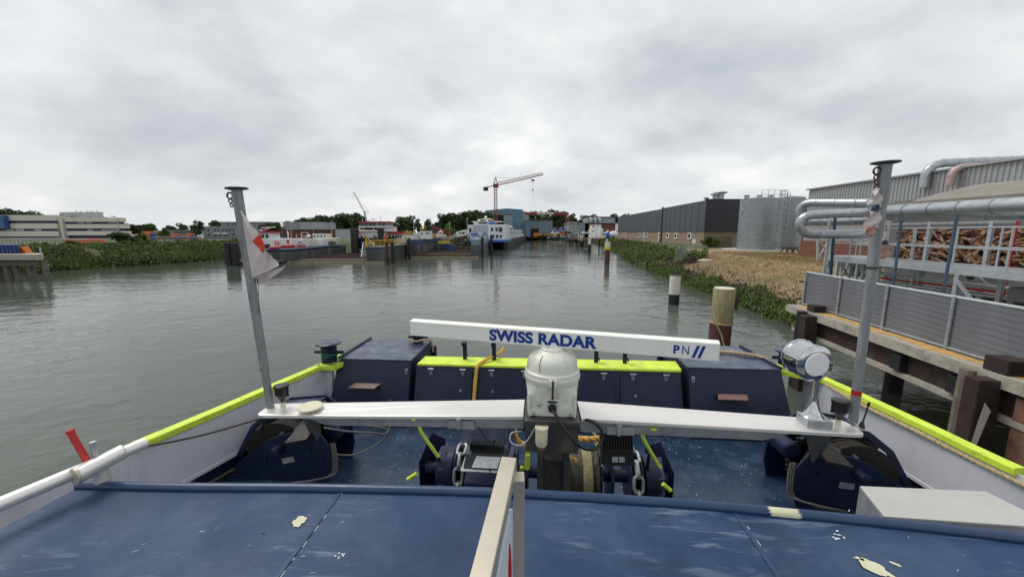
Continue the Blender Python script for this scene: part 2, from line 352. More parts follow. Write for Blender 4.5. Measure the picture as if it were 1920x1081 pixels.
m_leafy = leafmat('light_tree_leaves', (.05, .08, .02), (.08, .12, .03), (.11, .15, .05))
m_bank = leafmat('bank_weeds', (.040, .058, .020), (.076, .103, .038), (.135, .155, .070))
m_reed = leafmat('dry_reeds', (.055, .06, .03), (.10, .095, .055), (.17, .15, .10))
m_lily = leafmat('purple_flower_spikes', (.12, .07, .10), (.19, .12, .16), (.26, .19, .22))
m_straw = leafmat('dry_grass_blades', (.13, .088, .042), (.19, .132, .066), (.27, .20, .11))
m_stick = leafmat('brown_cream_sticks', (.05, .022, .018), (.17, .09, .07), (.62, .50, .43))
specks(m_lime, (.16, .18, .05), 16, .26); specks(m_ivory, (.25, .2, .12), 30, .16)
scuffs(m_white, (.55, .55, .47), rad(60), (1, 4, 1), .52, .8); scuffs(m_bulw, (.42, .42, .44), 0, (3, 3, .7), .5, .6)
# ---------------------------------------------------------------- water
def water_mat():
    m = bpy.data.materials.new('harbour_water'); m.use_nodes = True; t = m.node_tree; b = t.nodes['Principled BSDF']
    g = t.nodes.new('ShaderNodeNewGeometry'); mp = t.nodes.new('ShaderNodeMapping'); mp.inputs['Scale'].default_value = (.75, 1, 1); mp.inputs['Rotation'].default_value = (0, 0, rad(12))
    t.links.new(g.outputs['Position'], mp.inputs[0]); v = mp.outputs[0]
    patch = ramp(t, noise(t, v, .06, 3, .5), [(.38, (.35,)*3), (.62, (1,)*3)])
    a = noise(t, v, .55, 3, .5, .6); c = noise(t, v, 1.9, 3, .55, .8); d = noise(t, v, 7, 2, .5, .5)
    h = mth('ADD', mth('ADD', mth('MULTIPLY', a, 1.0, tree=t), mth('MULTIPLY', c, .34, tree=t), tree=t), mth('MULTIPLY', d, .035, tree=t), tree=t)
    h = mth('MULTIPLY', h, patch, tree=t)
    bn = t.nodes.new('ShaderNodeBump'); bn.inputs['Strength'].default_value = 1; bn.inputs['Distance'].default_value = .075
    t.links.new(h, bn.inputs['Height']); t.links.new(bn.outputs[0], b.inputs['Normal'])
    t.links.new(mixc(t, patch, (.058, .069, .056), (.080, .092, .076)), b.inputs['Base Color'])
    b.inputs['Roughness'].default_value = .03; b.inputs['IOR'].default_value = 1.33
    return m
wm = MB(); wm.add([(-3000, -400, 0), (3000, -400, 0), (3000, 4000, 0), (-3000, 4000, 0)], [(0, 1, 2, 3)])
o = mesh_of(wm, 'water'); o.materials.append(water_mat()); o = bpy.data.objects.new('water', o); col.objects.link(o); tagp(o, kind='structure')
# ---------------------------------------------------------------- terrain: one sheet with the basin cut in
SL = [(-47, -400), (-50, 0), (-54.1, 39.2), (-58.5, 46.9), (-57.5, 52.9), (-54.2, 57.4), (-52.4, 69.2), (-53, 84), (-52, 100), (-30, 112), (-14, 150), (-4, 235), (10, 268)]
SR = [(24, 264), (37, 232), (39, 179), (33, 135), (28.7, 106), (20.5, 65), (17.7, 45.6), (16.2, 34), (15.8, 26), (14.9, 21.3), (14.3, 18.8), (13.8, 10), (13, 0), (12, -400)]
POLY = np.array(SL+SR)
def sdist(x, y):           # >0 on land
    x = np.asarray(x, float); y = np.asarray(y, float); d = np.full(x.shape, 1e9); ins = np.zeros(x.shape, bool)
    n = len(POLY)
    for i in range(n):
        ax, ay = POLY[i]; bx, by = POLY[(i+1) % n]; dx, dy = bx-ax, by-ay
        t = np.clip(((x-ax)*dx+(y-ay)*dy)/(dx*dx+dy*dy), 0, 1)
        d = np.minimum(d, np.hypot(x-ax-t*dx, y-ay-t*dy))
        c = ((ay > y) != (by > y)); ins ^= c & (x < dx*(y-ay)/(dy+1e-12)+ax)
    return np.where(ins, -d, d)
def wob(x, y, s=1.0):
    return (np.sin(x*1.3*s+1.1)*np.cos(y*1.1*s+.4)+.6*np.sin(x*2.7*s+y*1.9*s)+.4*np.cos(x*5.1*s-y*4.3*s+2))/2
def gh(x, y):
    d = sdist(x, y); f_ = np.clip((np.asarray(y, float)-110)/70, 0, 1); top = 2.25+1.75*f_*f_*(3-2*f_)*(np.asarray(x) > -60)+.06*wob(x, y, .35)
    slope = np.where(np.asarray(x) < 0, .42, .27)
    return np.where(d > 0, np.minimum(top, .05+d*slope), np.maximum(-1.5, d*.9))
def axis(*seg):
    out = []
    for a, b, s in seg: out += list(np.arange(a, b, s))
    return np.array(out+[seg[-1][1]])
X = axis((-3000, -300, 150), (-300, -66, 9), (-66, -46, 1), (-46, 9, 3), (9, 46, .7), (46, 70, 2.5), (70, 300, 12), (300, 3000, 150))
Y = axis((-400, -20, 40), (-20, 12, 3), (12, 62, .8), (62, 120, 2), (120, 300, 5), (300, 700, 40), (700, 4000, 200))
GX, GY = np.meshgrid(X, Y); GZ = gh(GX, GY)
me = bpy.data.meshes.new('ground'); nx, ny = len(X), len(Y)
idx = np.arange(nx*ny).reshape(ny, nx); q = np.stack([idx[:-1, :-1], idx[:-1, 1:], idx[1:, 1:], idx[1:, :-1]], -1).reshape(-1, 4)
me.from_pydata(np.stack([GX, GY, GZ], -1).reshape(-1, 3).tolist(), [], q.tolist()); me.polygons.foreach_set('use_smooth', [True]*len(q)); me.update()
m = bpy.data.materials.new('ground'); m.use_nodes = True; t = m.node_tree; b = t.nodes['Principled BSDF']; g = t.nodes.new('ShaderNodeNewGeometry'); P = g.outputs['Position']
s3 = t.nodes.new('ShaderNodeSeparateXYZ'); t.links.new(P, s3.inputs[0])
green = ramp(t, noise(t, P, .5, 6, .6), [(.3, (.04, .055, .02)), (.7, (.09, .11, .04))])
straw = ramp(t, noise(t, P, 1.1, 8, .65, .5), [(.3, (.17, .12, .06)), (.5, (.25, .18, .095)), (.7, (.33, .25, .14))])
straw = mixc(t, ramp(t, noise(t, P, .33, 4, .5), [(.52, (0, 0, 0)), (.66, (.6, .6, .6))]), straw, (.12, .115, .045))
edge = mth('ADD', s3.outputs[1], mth('MULTIPLY', noise(t, P, .35, 3, .5), 8, tree=t), tree=t)
isdry = mth('MULTIPLY', mth('MULTIPLY', mth('LESS_THAN', edge, 63.0, tree=t), mth('GREATER_THAN', s3.outputs[0], 8.0, tree=t), tree=t), mth('GREATER_THAN', s3.outputs[2], .35, tree=t), tree=t)
base = mixc(t, isdry, green, straw)
yard = mth('MULTIPLY', mth('GREATER_THAN', mth('ABSOLUTE', s3.outputs[0], tree=t), 24.0, tree=t), mth('GREATER_THAN', mth('ADD', s3.outputs[1], 0, tree=t), 150.0, tree=t), tree=t)
base = mixc(t, yard, base, mixc(t, noise(t, P, .2, 5, .6), (.15, .14, .12), (.26, .24, .2)))
base = mixc(t, mth('GREATER_THAN', s3.outputs[2], .12, tree=t), (.035, .03, .022), base)
t.links.new(base, b.inputs['Base Color']); b.inputs['Roughness'].default_value = .95
bn = t.nodes.new('ShaderNodeBump'); bn.inputs['Strength'].default_value = .55; bn.inputs['Distance'].default_value = .12; t.links.new(noise(t, P, 2.6, 6, .65), bn.inputs['Height']); t.links.new(bn.outputs[0], b.inputs['Normal'])
me.materials.append(m); o = bpy.data.objects.new('ground', me); col.objects.link(o); tagp(o, kind='structure')
# ---------------------------------------------------------------- foliage
def quads(name, P, U, V, mat, rngs=None):       # P centres, U,V half vectors -> mesh of bent leaf quads
    n = len(P); v = np.stack([P-U-V, P+U-V, P+U+V, P-U+V], 1).reshape(-1, 3)
    me = bpy.data.meshes.new(name); me.vertices.add(4*n); me.vertices.foreach_set('co', v.ravel().astype(np.float32))
    me.loops.add(4*n); me.loops.foreach_set('vertex_index', np.arange(4*n, dtype=np.int32))
    me.polygons.add(n); me.polygons.foreach_set('loop_start', np.arange(0, 4*n, 4, dtype=np.int32)); me.polygons.foreach_set('loop_total', np.full(n, 4, np.int32))
    me.update(); me.validate(); me.materials.append(mat); return me
def rnd(n): 
    a = np.random.normal(size=(n, 3)); return a/np.linalg.norm(a, axis=1)[:, None]
def leafq(name, P, size, mat, asp=.6, up=0):
    n = len(P); U = rnd(n); 
    if up: U[:, 2] *= (1-up); U /= np.linalg.norm(U, axis=1)[:, None]
    W = rnd(n); 
    if up: W = W*(1-up)+np.array([0, 0, 1])*up
    V = W-U*(W*U).sum(1)[:, None]; V /= np.linalg.norm(V, axis=1)[:, None]
    s = size*np.random.uniform(.55, 1.3, n)[:, None]
    return quads(name, P, U*s*asp*.5, V*s*.5, mat)
def stuff(me, name, label, cat):
    o = bpy.data.objects.new(name, me); col.objects.link(o); return tagp(o, label, cat, kind='stuff')
def along(pts, d0, d1, n, side):
    pts = np.array(pts, float); seg = np.diff(pts, axis=0); L = np.hypot(*seg.T); c = np.r_[0, L.cumsum()]
    s = np.random.uniform(0, c[-1], n); i = np.clip(np.searchsorted(c, s)-1, 0, len(L)-1); f = (s-c[i])/L[i]
    p = pts[i]+seg[i]*f[:, None]; nrm = np.stack([seg[:, 1], -seg[:, 0]], 1)/L[:, None]*side; d = np.random.uniform(d0, d1, n)
    return p+nrm[i]*d[:, None], d
def bushes(P, hbase, hvar, s=.5):
    x, y = P.T; hh = hbase+hvar*np.clip(.5+.5*wob(x, y, s)+.35*wob(x+9, y-3, s*2.3), 0, 1.5)
    z = gh(x, y); k = np.random.uniform(0, 1, len(x))**.55; return np.stack([x, y, z+hh*k], 1)
# left bank
Lp = [(-56, 25), (-54.1, 39.2), (-58.5, 46.9), (-57.5, 52.9), (-54.2, 57.4), (-52.4, 69.2), (-53, 84), (-52, 97)]
P2, d = along(Lp, -.4, 8.5, 90000, -1); P3 = bushes(P2, .2, 1.15, .55)
P3[:, 2] = np.where(d < 1.5, P3[:, 2], P3[:, 2]); stuff(leafq('bank_vegetation', P3, .30, m_bank, .5, .35), 'bank_vegetation', 'dense green weeds and brambles covering the left river bank', 'bank plants')
P2, d = along(Lp, -.2, 1.3, 9000, -1); x, y = P2.T; z = gh(x, y)+np.random.uniform(.1, 1.0, len(x)); stuff(leafq('bank_reeds', np.stack([x, y, z], 1), .7, m_bank, .12, .8), 'bank_reeds', 'strip of taller reeds at the foot of the left bank', 'reeds')
P2, d = along(Lp, 8, 30, 26000, -1); P3 = bushes(P2, .1, .45, .3); stuff(leafq('rough_grass', P3, .5, m_bank, .4, .4), 'rough_grass', 'rough green grass on the land behind the left bank', 'grass')
P2, d = along(Lp, 0, 4, 3500, -1); x, y = P2.T; s_ = wob(x*.6, y*.6, 1) > .1; x, y = x[s_], y[s_]; z = gh(x, y)+np.random.uniform(.5, 1.7, len(x)); stuff(leafq('dry_stalks', np.stack([x, y, z], 1), .8, m_reed, .08, .85), 'dry_stalks', 'brown dry stalks standing among the weeds of the left bank', 'dry plants')
P2, d = along([(33, 135), (28.7, 106), (20.5, 65), (17.7, 45.6), (16.2, 34), (15.8, 26), (14.9, 21.3)], 0, 2.2, 2600, -1); x, y = P2.T; s_ = wob(x*.9, y*.7, 1) > .15; x, y = x[s_], y[s_]; z = gh(x, y)+np.random.uniform(.4, 1.2, len(x)); stuff(leafq('dry_stalks', np.stack([x, y, z], 1), .45, m_reed, .1, .85), 'dry_stalks', 'brown dry stalks along the water edge of the right bank', 'dry plants')
# right bank
Rp = [(39, 179), (33, 135), (28.7, 106), (20.5, 65), (17.7, 45.6)]
P2, d = along(Rp, -.5, 6.0, 90000, -1); P3 = bushes(P2, .25, 1.1, .6); stuff(leafq('bank_vegetation', P3, .24, m_bank, .45, .35), 'bank_vegetation', 'bright green brambles and nettles on the right bank below the dark warehouse', 'bank plants')
Rn = [(17.9, 46.5), (16.2, 34), (15.8, 26), (14.9, 21.3), (14.5, 17.5)]
P2, d = along(Rn, -.35, 1.5, 22000, -1); P3 = bushes(P2, .15, .75, .9); stuff(leafq('bank_vegetation', P3, .17, m_bank, .35, .6), 'bank_vegetation', 'low green waterside weeds at the foot of the brown grass slope', 'bank plants')
P2, d = along(Rn, .1, 2.0, 1500, -1); sel = wob(P2[:, 0]*1.3, P2[:, 1]*.9, 1) > .05; P2 = P2[sel]; x, y = P2.T; z = gh(x, y)+np.random.uniform(.45, 1.15, len(x)); stuff(leafq('purple_loosestrife', np.stack([x, y, z], 1), .16, m_lily, .35, .8), 'purple_loosestrife', 'purple flower spikes among the weeds at the foot of the brown slope', 'flowers')
P2, d = along([(18, 50), (16.2, 34), (15.8, 26), (14.9, 21.3), (14.3, 14)], 1.3, 24, 45000, -1); x, y = P2.T; z = gh(x, y)+.02; stuff(leafq('dry_grass', np.stack([x, y, z+.03], 1), .16, m_straw, .12, .0), 'dry_grass', 'mown dry yellow-brown grass on the slope below the round silos', 'grass')
# far shore
P2, d = along([(-30, 112), (-14, 150), (-4, 235), (10, 268), (24, 264), (37, 232), (39, 179)], -.5, 4, 16000, -1); P3 = bushes(P2, .2, .9, .4); stuff(leafq('far_bank_vegetation', P3, .8, m_bank, .5, .4), 'far_bank_vegetation', 'green scrub at the far end of the basin', 'bank plants')

def crown_mesh(seed, n, lobes, rx, rz, leaf, mat, tall=False):
    rs = np.random.RandomState(seed); pts = []
    for k in range(lobes):
        a = rs.uniform(0, 6.28); r = rs.uniform(0, .62)**.8; zc = rs.uniform(-.62, .66); sh = math.sqrt(max(.08, 1-zc*zc*(.75 if not tall else .5)))
        c = np.array([math.cos(a)*r*rx*sh, math.sin(a)*r*rx*sh, zc*rz]); lr = rs.uniform(.26, .44)*min(rx, rz)
        m_ = n//lobes; u = rs.normal(size=(m_, 3)); u /= np.linalg.norm(u, axis=1)[:, None]; rr = lr*rs.uniform(.35, 1.08, m_)**.5
        pts.append(c+u*rr[:, None]*np.array([1, 1, .8]))
    return leafq('crown', np.concatenate(pts), leaf, mat, .75)
def make_tree(name, label, h, rx, rz, seed, mat, loc, group, n=2600, lobes=22, leaf=None):
    t = LT(name, label, 'tree', loc, 0, group)
    cz = h-rz; tr = MB(); tr.tube([(0, 0, -.3), (.1, .05, h*.3), (-.1, .1, h*.6), (0, 0, h*.9)], [h*.028, h*.022, h*.014, h*.004], 7)
    rs = random.Random(seed)
    for k in range(6):
        a = rs.uniform(0, 6.28); z0 = h*rs.uniform(.3, .6); tr.tube([(0, 0, z0), (math.cos(a)*rx*.35, math.sin(a)*rx*.35, z0+h*.13), (math.cos(a)*rx*.7, math.sin(a)*rx*.7, z0+h*.2)], [h*.012, h*.008, h*.003], 5)
    part('trunk', tr, m_bark, t)
    cr = bpy.data.objects.new('crown', crown_mesh(seed, n, lobes, rx, rz, leaf or rx*.13, mat)); cr.location = (0, 0, cz); cr.parent = t; col.objects.link(cr); ORG[cr.name] = Vector((0, 0, 0))
    return t
G1 = 'dark trees massed along the skyline'
protos = []
for i, (h, rx, rz, mt) in enumerate([(14, 5.5, 5.8, m_leaf), (16, 6, 6.8, m_leaf), (12, 5.5, 5, m_leaf), (17, 4.6, 7.4, m_leaf), (10, 4.5, 4.2, m_leafy)]):
    protos.append((make_tree('tree', 'x', h, rx, rz, 11+i, mt, (0, 0, 0), G1), h))
used = [False]*5
for o_, h in protos: KIDS[o_.name] = [x for x in bpy.data.objects if x.parent == o_]
def put_tree(px, ptop, Y, k, label, group=None, wd=1.0):
    o_, h = protos[k]; x, _, ztop = aty(px, ptop, Y); zb = 2.2; s = (ztop-zb)/h
    yaw = random.uniform(0, 6.28)
    c = o_ if not used[k] else copy_tree(o_); used[k] = True
    c.location = (x, Y, zb-.1); c.rotation_euler = (0, 0, yaw); c.scale = (s*wd, s*wd, s); c['label'] = label
    if group: c['group'] = group
    elif 'group' in c: del c['group']
    return c
ORDN = ['leftmost', 'second', 'third', 'fourth', 'fifth', 'sixth', 'seventh', 'eighth', 'ninth', 'tenth', 'eleventh', 'twelfth', 'thirteenth', 'fourteenth']
def row(lst, Y0, dy, ks, where, g, wd=1.0):
    for i, (px, pt) in enumerate(sorted(lst)):
        put_tree(px, pt, Y0+random.uniform(*dy), random.choice(ks), ('leftmost' if i == 0 else 'rightmost' if i == len(lst)-1 else ORDN[i]+' from the left')+' of the dark trees '+where, g, wd)
g = 'trees behind the white office building'
row([(-22, 384), (0, 386), (14, 384), (28, 388), (42, 390), (56, 392), (66, 398)], 200, (-6, 12), [0, 1, 3], 'behind the left end of the white office', g)
g = 'dark trees right of the office building'
row([(238, 416), (250, 418), (262, 419), (276, 420)], 210, (-6, 6), [0, 1, 2], 'between the office building and orange machine', g)
put_tree(284, 417, 190, 2, 'round dark tree behind the orange yard machines')
put_tree(306, 425, 120, 4, 'small olive green tree in front of the low grey shed', wd=.9)
put_tree(338, 416, 150, 0, 'broad tree left of the tallest tree behind the left bank')
put_tree(322, 421, 175, 2, 'low tree peeping out left of the broad yard tree')
put_tree(364, 408, 120, 3, 'tallest dark tree standing alone behind the left bank', wd=1.35)
put_tree(408, 411, 185, 2, 'rounded tree above the roof of the grey flat-roofed building')
put_tree(517, 414, 118, 2, 'rounded dark tree right of the signal flag', wd=1.05)
put_tree(500, 417, 125, 2, 'smaller tree half hidden behind the signal flag')
g = 'trees behind the brick works building'
row([(548, 409), (562, 408), (578, 404), (592, 402), (606, 401), (620, 400), (632, 398), (646, 397), (658, 396), (670, 401), (680, 407), (692, 412)], 205, (-10, 14), [0, 1, 2, 1], 'in the wood behind the brick works building', g, 1.1)
put_tree(757, 400, 160, 1, 'broad green tree between the red wheelhouse and the white control cabin', wd=1.5)
put_tree(738, 414, 175, 2, 'low tree left of the broad green tree'); put_tree(730, 410, 150, 3, 'small pointed tree beside the red wheelhouse', wd=.6)
put_tree(784, 405, 190, 3, 'slender dark tree just right of the lamp post', wd=.8); put_tree(801, 408, 190, 0, 'second dark tree right of the lamp post', wd=.8)
put_tree(815, 420, 215, 2, 'low dark tree above the red loading arm')
g = 'tall dark trees left of the blue hall'
row([(832, 398), (842, 396), (853, 395), (866, 393), (878, 390), (890, 388), (901, 389), (912, 392), (846, 404)], 225, (-10, 14), [0, 1, 3, 1], 'left of the blue ship hall', g, 1.1)
put_tree(843, 416, 160, 4, 'bright green tree in front of the dark clump')
g = 'trees behind the red gantry crane'
row([(985, 391), (996, 393), (1016, 391), (1030, 390), (1046, 388), (1060, 391), (1077, 395), (1008, 399), (1040, 400), (1070, 402), (1090, 399), (1104, 398), (1022, 404), (1056, 405)], 300, (-10, 20), [0, 1, 3], 'in the row behind the red gantry crane', g, 1.05)
g = 'distant trees left of the dark warehouse'
row([(1128, 404), (1140, 401), (1150, 399), (1160, 400), (1170, 399), (1182, 402), (1196, 403)], 330, (-10, 20), [0, 1], 'behind the left end of the dark warehouse', g, 1.2)
put_tree(258, 436, 72, 4, 'olive bush on top of the left bank', wd=1.8); put_tree(230, 432, 70, 2, 'dark green bush on top of the left bank', wd=1.7)
put_tree(133, 449, 64, 4, 'brownish round bush halfway down the left bank', wd=2.2)
put_tree(1334, 441, 66, 4, 'climbing bush on the corner of the grey board fence', wd=1.7)

# ---------------------------------------------------------------- far buildings
def pb(mb, x0, y0, x1, y1, Y, D, zb=None):     # box whose front face at depth Y spans these picture limits; D is its depth
    a = aty(x0, y0, Y); b = aty(x1, y1, Y); return mb.box(a[0], b[0], Y, Y+D, b[2] if zb is None else zb, a[2])
def grect(parent, name, mat, rects, Y, proud=.06, D=.12, kids=None):
    out = []
    for r in rects: out.append(part(name, pb(MB(), *r, Y-proud, D), mat, parent))
    return out
# white office
A = aty(-60, 402, 168); B_ = aty(232, 410, 168)
ob = WT('office_building', 'long cream three-storey office building with dark blue ribbon windows and a blue glazed stair tower', 'office building', (A[0], 168, 2.2))
pb(b1 := MB(), -60, 403, 110, 441, 168, 22, 2.0); part('wall', b1, m_office, ob)
pb(b1 := MB(), 110, 407, 120, 441, 167.2, 22, 2.0); part('wall', b1, m_office, ob)
z = [aty(120, q_, 168)[2] for q_ in (408, 415.5, 420, 428, 433, 441)]; xa, xb = aty(120, 410, 168)[0], B_[0]
for zt, zb_, xo in ((z[0], z[1], 0), (z[2], z[3], 1.2), (z[4], z[5], 1.5)):
    pl = [(xa, 168, zb_), (xb-1.5+xo, 168, zb_), (xb-.4+xo, 169, zb_), (xb+xo-1, 170, zb_), (xb+xo-22, 186, zb_), (xa-2, 186, zb_)]; part('wall_band', MB().prism(pl, (0, 0, zt-zb_)), m_office, ob)
part('window_band', MB().prism([(xa, 168.5, z[2]-.02), (xb-.5, 168.5, z[2]-.02), (xb-20, 185, z[2]-.02), (xa, 185, z[2]-.02)], (0, 0, z[1]-z[2]+.04)), m_glassb, ob); part('window_band', MB().prism([(xa, 168.5, z[4]-.02), (xb-.3, 168.5, z[4]-.02), (xb-20, 185, z[4]-.02), (xa, 185, z[4]-.02)], (0, 0, z[3]-z[4]+.04)), m_glassb, ob)
part('window_band', MB().prism([(xa, 168.8, 2), (xb-1, 168.8, 2), (xb-20, 185, 2), (xa, 185, 2)], (0, 0, z[5]-2.02)), m_glassb, ob)
for r in [(17, 413.5, 109, 418.5), (-60, 428.5, 109, 433)]: grect(ob, 'window_band', m_glassb, [r], 168)
for r in [(-60, 443, 110, 446)]: grect(ob, 'window_band', m_glassb, [r], 168)
grect(ob, 'blind', m_blind, [(10, 429, 26, 432.8), (29, 429, 45, 432.8), (64, 429, 78, 432.8)], 168, .12, .1)
grect(ob, 'blind', m_blind, [(146, 415.8, 158, 418.6), (162, 415.8, 172, 418.4), (202, 415.8, 222, 418), (163, 429.6, 174, 432.5), (190, 429.6, 222, 432)], 168.45, .06, .05)
c_, d_ = aty(111, 397.5, 174), aty(195, 409, 174); part('plant_room', MB().prism([(c_[0], 174, 10), (d_[0], 174, 10), (d_[0]-11, 183, 10), (c_[0], 183, 10)], (0, 0, c_[2]-10)), m_hallw, ob)
pb(b1 := MB(), 111, 402, 119, 407, 173.8, .5); part('louvre', b1, m_brickr, ob)
tb = MB(); [tb.tube([aty(px, 398, 176), aty(px, 394.5+k % 2, 176)], .12, 5) for k, px in enumerate((143, 151, 163, 167, 171, 175, 182))]; part('roof_vents', tb, m_grey, ob)
pb(b1 := MB(), -40, 403.5, 9, 428, 166, 2); part('stair_tower', b1, m_blueg, ob)
# yard fences and stacks
yf = WT('yard_fence', 'light blue post fence along the pipe yard in front of the office building', 'fence', aty(-30, 455, 84))
for k in range(34): 
    px = -20+k*7.6; part('fence_post', pb(MB(), px, 448, px+1.0, 454, 84, .12, 2.0), m_skyb, yf)
part('fence_rail', pb(MB(), -30, 448.3, 236, 449.1, 84.3, .1), m_skyb, yf)
for i, (x0, x1, y0) in enumerate([(116, 140, 449), (140, 168, 448), (168, 196, 447)]):
    s_ = WT('pipe_stack', ['stack of orange pipes behind the light blue yard fence, leftmost of three', 'stack of orange pipes behind the light blue yard fence, middle of three', 'stack of orange pipes behind the light blue yard fence, rightmost of three'][i], 'pipe stack', aty(x0, 454, 92), 'orange pipe stacks in the yard')
    a = aty(x0, y0, 92); b = aty(x1, 455, 92); n_ = 4
    for k in range(n_): part('pipe', MB().tube([(a[0], 92+.2*k, a[2]-.12-k*.27), (b[0], 92+.2*k, a[2]-.12-k*.27)], .13, 8), m_orange, s_)
lp = WT('street_lamp', 'tall curved grey street lamp in front of the right end of the office building', 'street lamp', aty(222, 446, 130))
part('pole', MB().tube(smooth([aty(222, 446, 130), aty(222, 412, 130), aty(220.5, 408, 130), aty(213, 406, 130)]), .12, 6), m_galv, lp); part('lamp_head', MB().obox(aty(211, 405.6, 130), (1.6, .5, .25)), m_galv, lp)
# orange yard machines
for i, (px, py, wd, lab) in enumerate([(277, 436, 20, 'orange gantry machine with a blue cab left of the small olive tree'), (325, 441, 12, 'orange machine between the two yard trees'), (354, 440, 14, 'orange machine at the foot of the tallest tree'), (450, 440, 8, 'red-orange machine behind the leaning left flagpole')]):
    mt = WT('yard_machine', lab, 'machine', aty(px, 446, 100))
    part('body', pb(MB(), px-wd*.3, py, px+wd*.3, 447, 100, 1.5, 2.2), m_orange, mt); part('jib', pb(MB(), px-wd*.6, py-2.6, px+wd*.6, py, 100.3, .6), m_orange, mt)
    part('cab', pb(MB(), px+wd*.1, py+1, px+wd*.55, 447, 99.5, 1.0, 2.2), m_blueg, mt)
yf2 = WT('yard_fence', 'low grey and blue fence with red panels right of the olive bush', 'fence', aty(288, 449, 92))
for k in range(22): part('fence_post', pb(MB(), 288+k*4.2, 443, 289+k*4.2, 450, 92, .15, 2), m_galvl, yf2)
part('fence_rail', pb(MB(), 288, 443, 378, 444, 92.2, .1), m_galvl, yf2); part('fence_panel', pb(MB(), 288, 444.6, 378, 448, 92.4, .1), m_brickr, yf2)
gs = WT('shed', 'low pale grey shed behind the small olive tree', 'shed', aty(300, 446, 135)); part('wall', pb(MB(), 289, 433, 326, 447, 135, 8, 2), m_greyb, gs); part('roof', pb(MB(), 288, 431.5, 327, 433, 134.7, 8.6), m_hallw, gs)
gb = WT('grey_building', 'grey two-storey flat-roofed building behind the left flagpole', 'building', aty(380, 446, 150))
part('wall', pb(MB(), 379, 424, 500, 447, 150, 14, 2), m_greyb, gb); part('wall', pb(MB(), 414, 416.5, 500, 424, 155, 9), m_greyb, gb); part('roof', pb(MB(), 412, 415.5, 502, 416.5, 154.6, 10), m_galv, gb)
for w_ in [(387, 429), (400, 429), (406, 429), (415, 429), (421, 429), (427, 429), (434, 429), (388, 438), (400, 438), (410, 438), (420, 438), (435, 437), (455, 429), (463, 429), (471, 429), (455, 438), (463, 438), (424, 418), (432, 418), (438, 418)]:
    Yw = 155 if w_[1] < 420 else 150
    f = part('window', pb(MB(), w_[0], w_[1], w_[0]+5, w_[1]+4, Yw-.08, .2), m_glass, gb); part('pane', pb(MB(), w_[0]+.6, w_[1]+.6, w_[0]+2.4, w_[1]+3.4, Yw-.13, .04), m_blind, f)
grect(gb, 'awning', m_white, [(400, 437, 411, 438.8), (415, 437, 425, 438.8)], 149.5, .2, .8)
bw = WT('works_building', 'low works building with a brown brick band and grey sheet roofs behind the tank barge', 'building', aty(535, 447, 150))
part('wall', pb(MB(), 540, 430, 586, 447, 150, 12, 2), m_brickr, bw); part('wall', pb(MB(), 586, 430, 592, 447, 150.2, 12, 2), m_hallw, bw, 'pale panel between the brick bays'); part('wall', pb(MB(), 592, 430, 628, 447, 150, 12, 2), m_brickr, bw); part('wall', pb(MB(), 628, 429, 662, 447, 149, 12, 2), m_hallw, bw, 'pale sheet wall')
part('roof', pb(MB(), 538, 428.6, 664, 430, 149, 14), m_hallw, bw)
part('upper_hall', pb(MB(), 530, 416, 560, 429, 160, 12), m_hallg, bw); part('upper_hall', pb(MB(), 560, 416, 601, 429, 159, 14), m_hallg, bw)
for px in (589, 605, 615): part('window', pb(MB(), px-2, 433, px+2, 437, 149.9, .2), m_glass, bw)
wc = WT('container', 'white office container with blue stripes in front of the works building', 'container', aty(586, 447, 120)); part('body', pb(MB(), 586, 438, 614, 446, 120, 3, 2.2), m_white, wc)
for k in range(4): part('stripe', pb(MB(), 588+k*6.5, 440, 591+k*6.5, 445, 119.95, .1), m_skyb, wc)
for px, y0, lab in [(546, 432, 'thin lamp mast behind the tank barge'), (622, 415, 'grey lamp mast right of the works building'), (776, 405, 'tall lamp mast behind the dock control cabin'), (843, 417, 'lamp mast at the right end of the red loading arm'), (876, 410, 'curved lamp mast left of the white ship'), (1118, 405, 'lamp mast in front of the brown brick building')]:
    lp = WT('lamp_mast', lab, 'lamp mast', aty(px, 450, 118)); part('pole', MB().tube([aty(px, 452, 118), aty(px, y0, 118)], [.13, .07], 6), m_galvl, lp); part('lamp_head', MB().obox(aty(px, y0, 118), (.9, .25, .15)), m_galvl, lp)
# far blue hall
bh = WT('blue_hall', 'large grey-blue shipyard hall with a dark open door behind the red crane tower', 'shipyard hall', aty(910, 444, 255))
a = aty(910, 395, 255); b = aty(980, 392, 255); z0 = 2.0
pl = [(a[0], 255, z0), (b[0], 255, z0), (b[0], 255, aty(0, 392.5, 255)[2]), (aty(950, 391, 255)[0], 255, aty(0, 390.5, 255)[2]), (a[0], 255, aty(0, 394.5, 255)[2])]
part('wall', MB().prism(pl, (0, 55, 0)), m_hallb, bh)
c = aty(992, 404, 255); pl = [(b[0]+.02, 256, z0), (c[0], 256, z0), (c[0], 256, c[2]), (b[0]+.02, 256, aty(0, 394, 255)[2])]; part('side_bay', MB().prism(pl, (0, 40, 0)), m_hallb2, bh)
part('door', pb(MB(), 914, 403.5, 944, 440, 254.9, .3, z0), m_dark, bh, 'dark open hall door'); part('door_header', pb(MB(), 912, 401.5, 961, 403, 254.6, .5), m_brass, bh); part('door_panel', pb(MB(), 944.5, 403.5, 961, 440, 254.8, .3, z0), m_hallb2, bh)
for px in (947, 951, 955, 966, 971, 975, 981, 985): part('window', pb(MB(), px, 411, px+2.4, 415, 254.7 if px < 961 else 254.9, .2), m_blind, bh)
lh = WT('blue_hall', 'lower grey-blue ribbed hall with a dark gate right of the moored white ship', 'shipyard hall', aty(990, 444, 235))
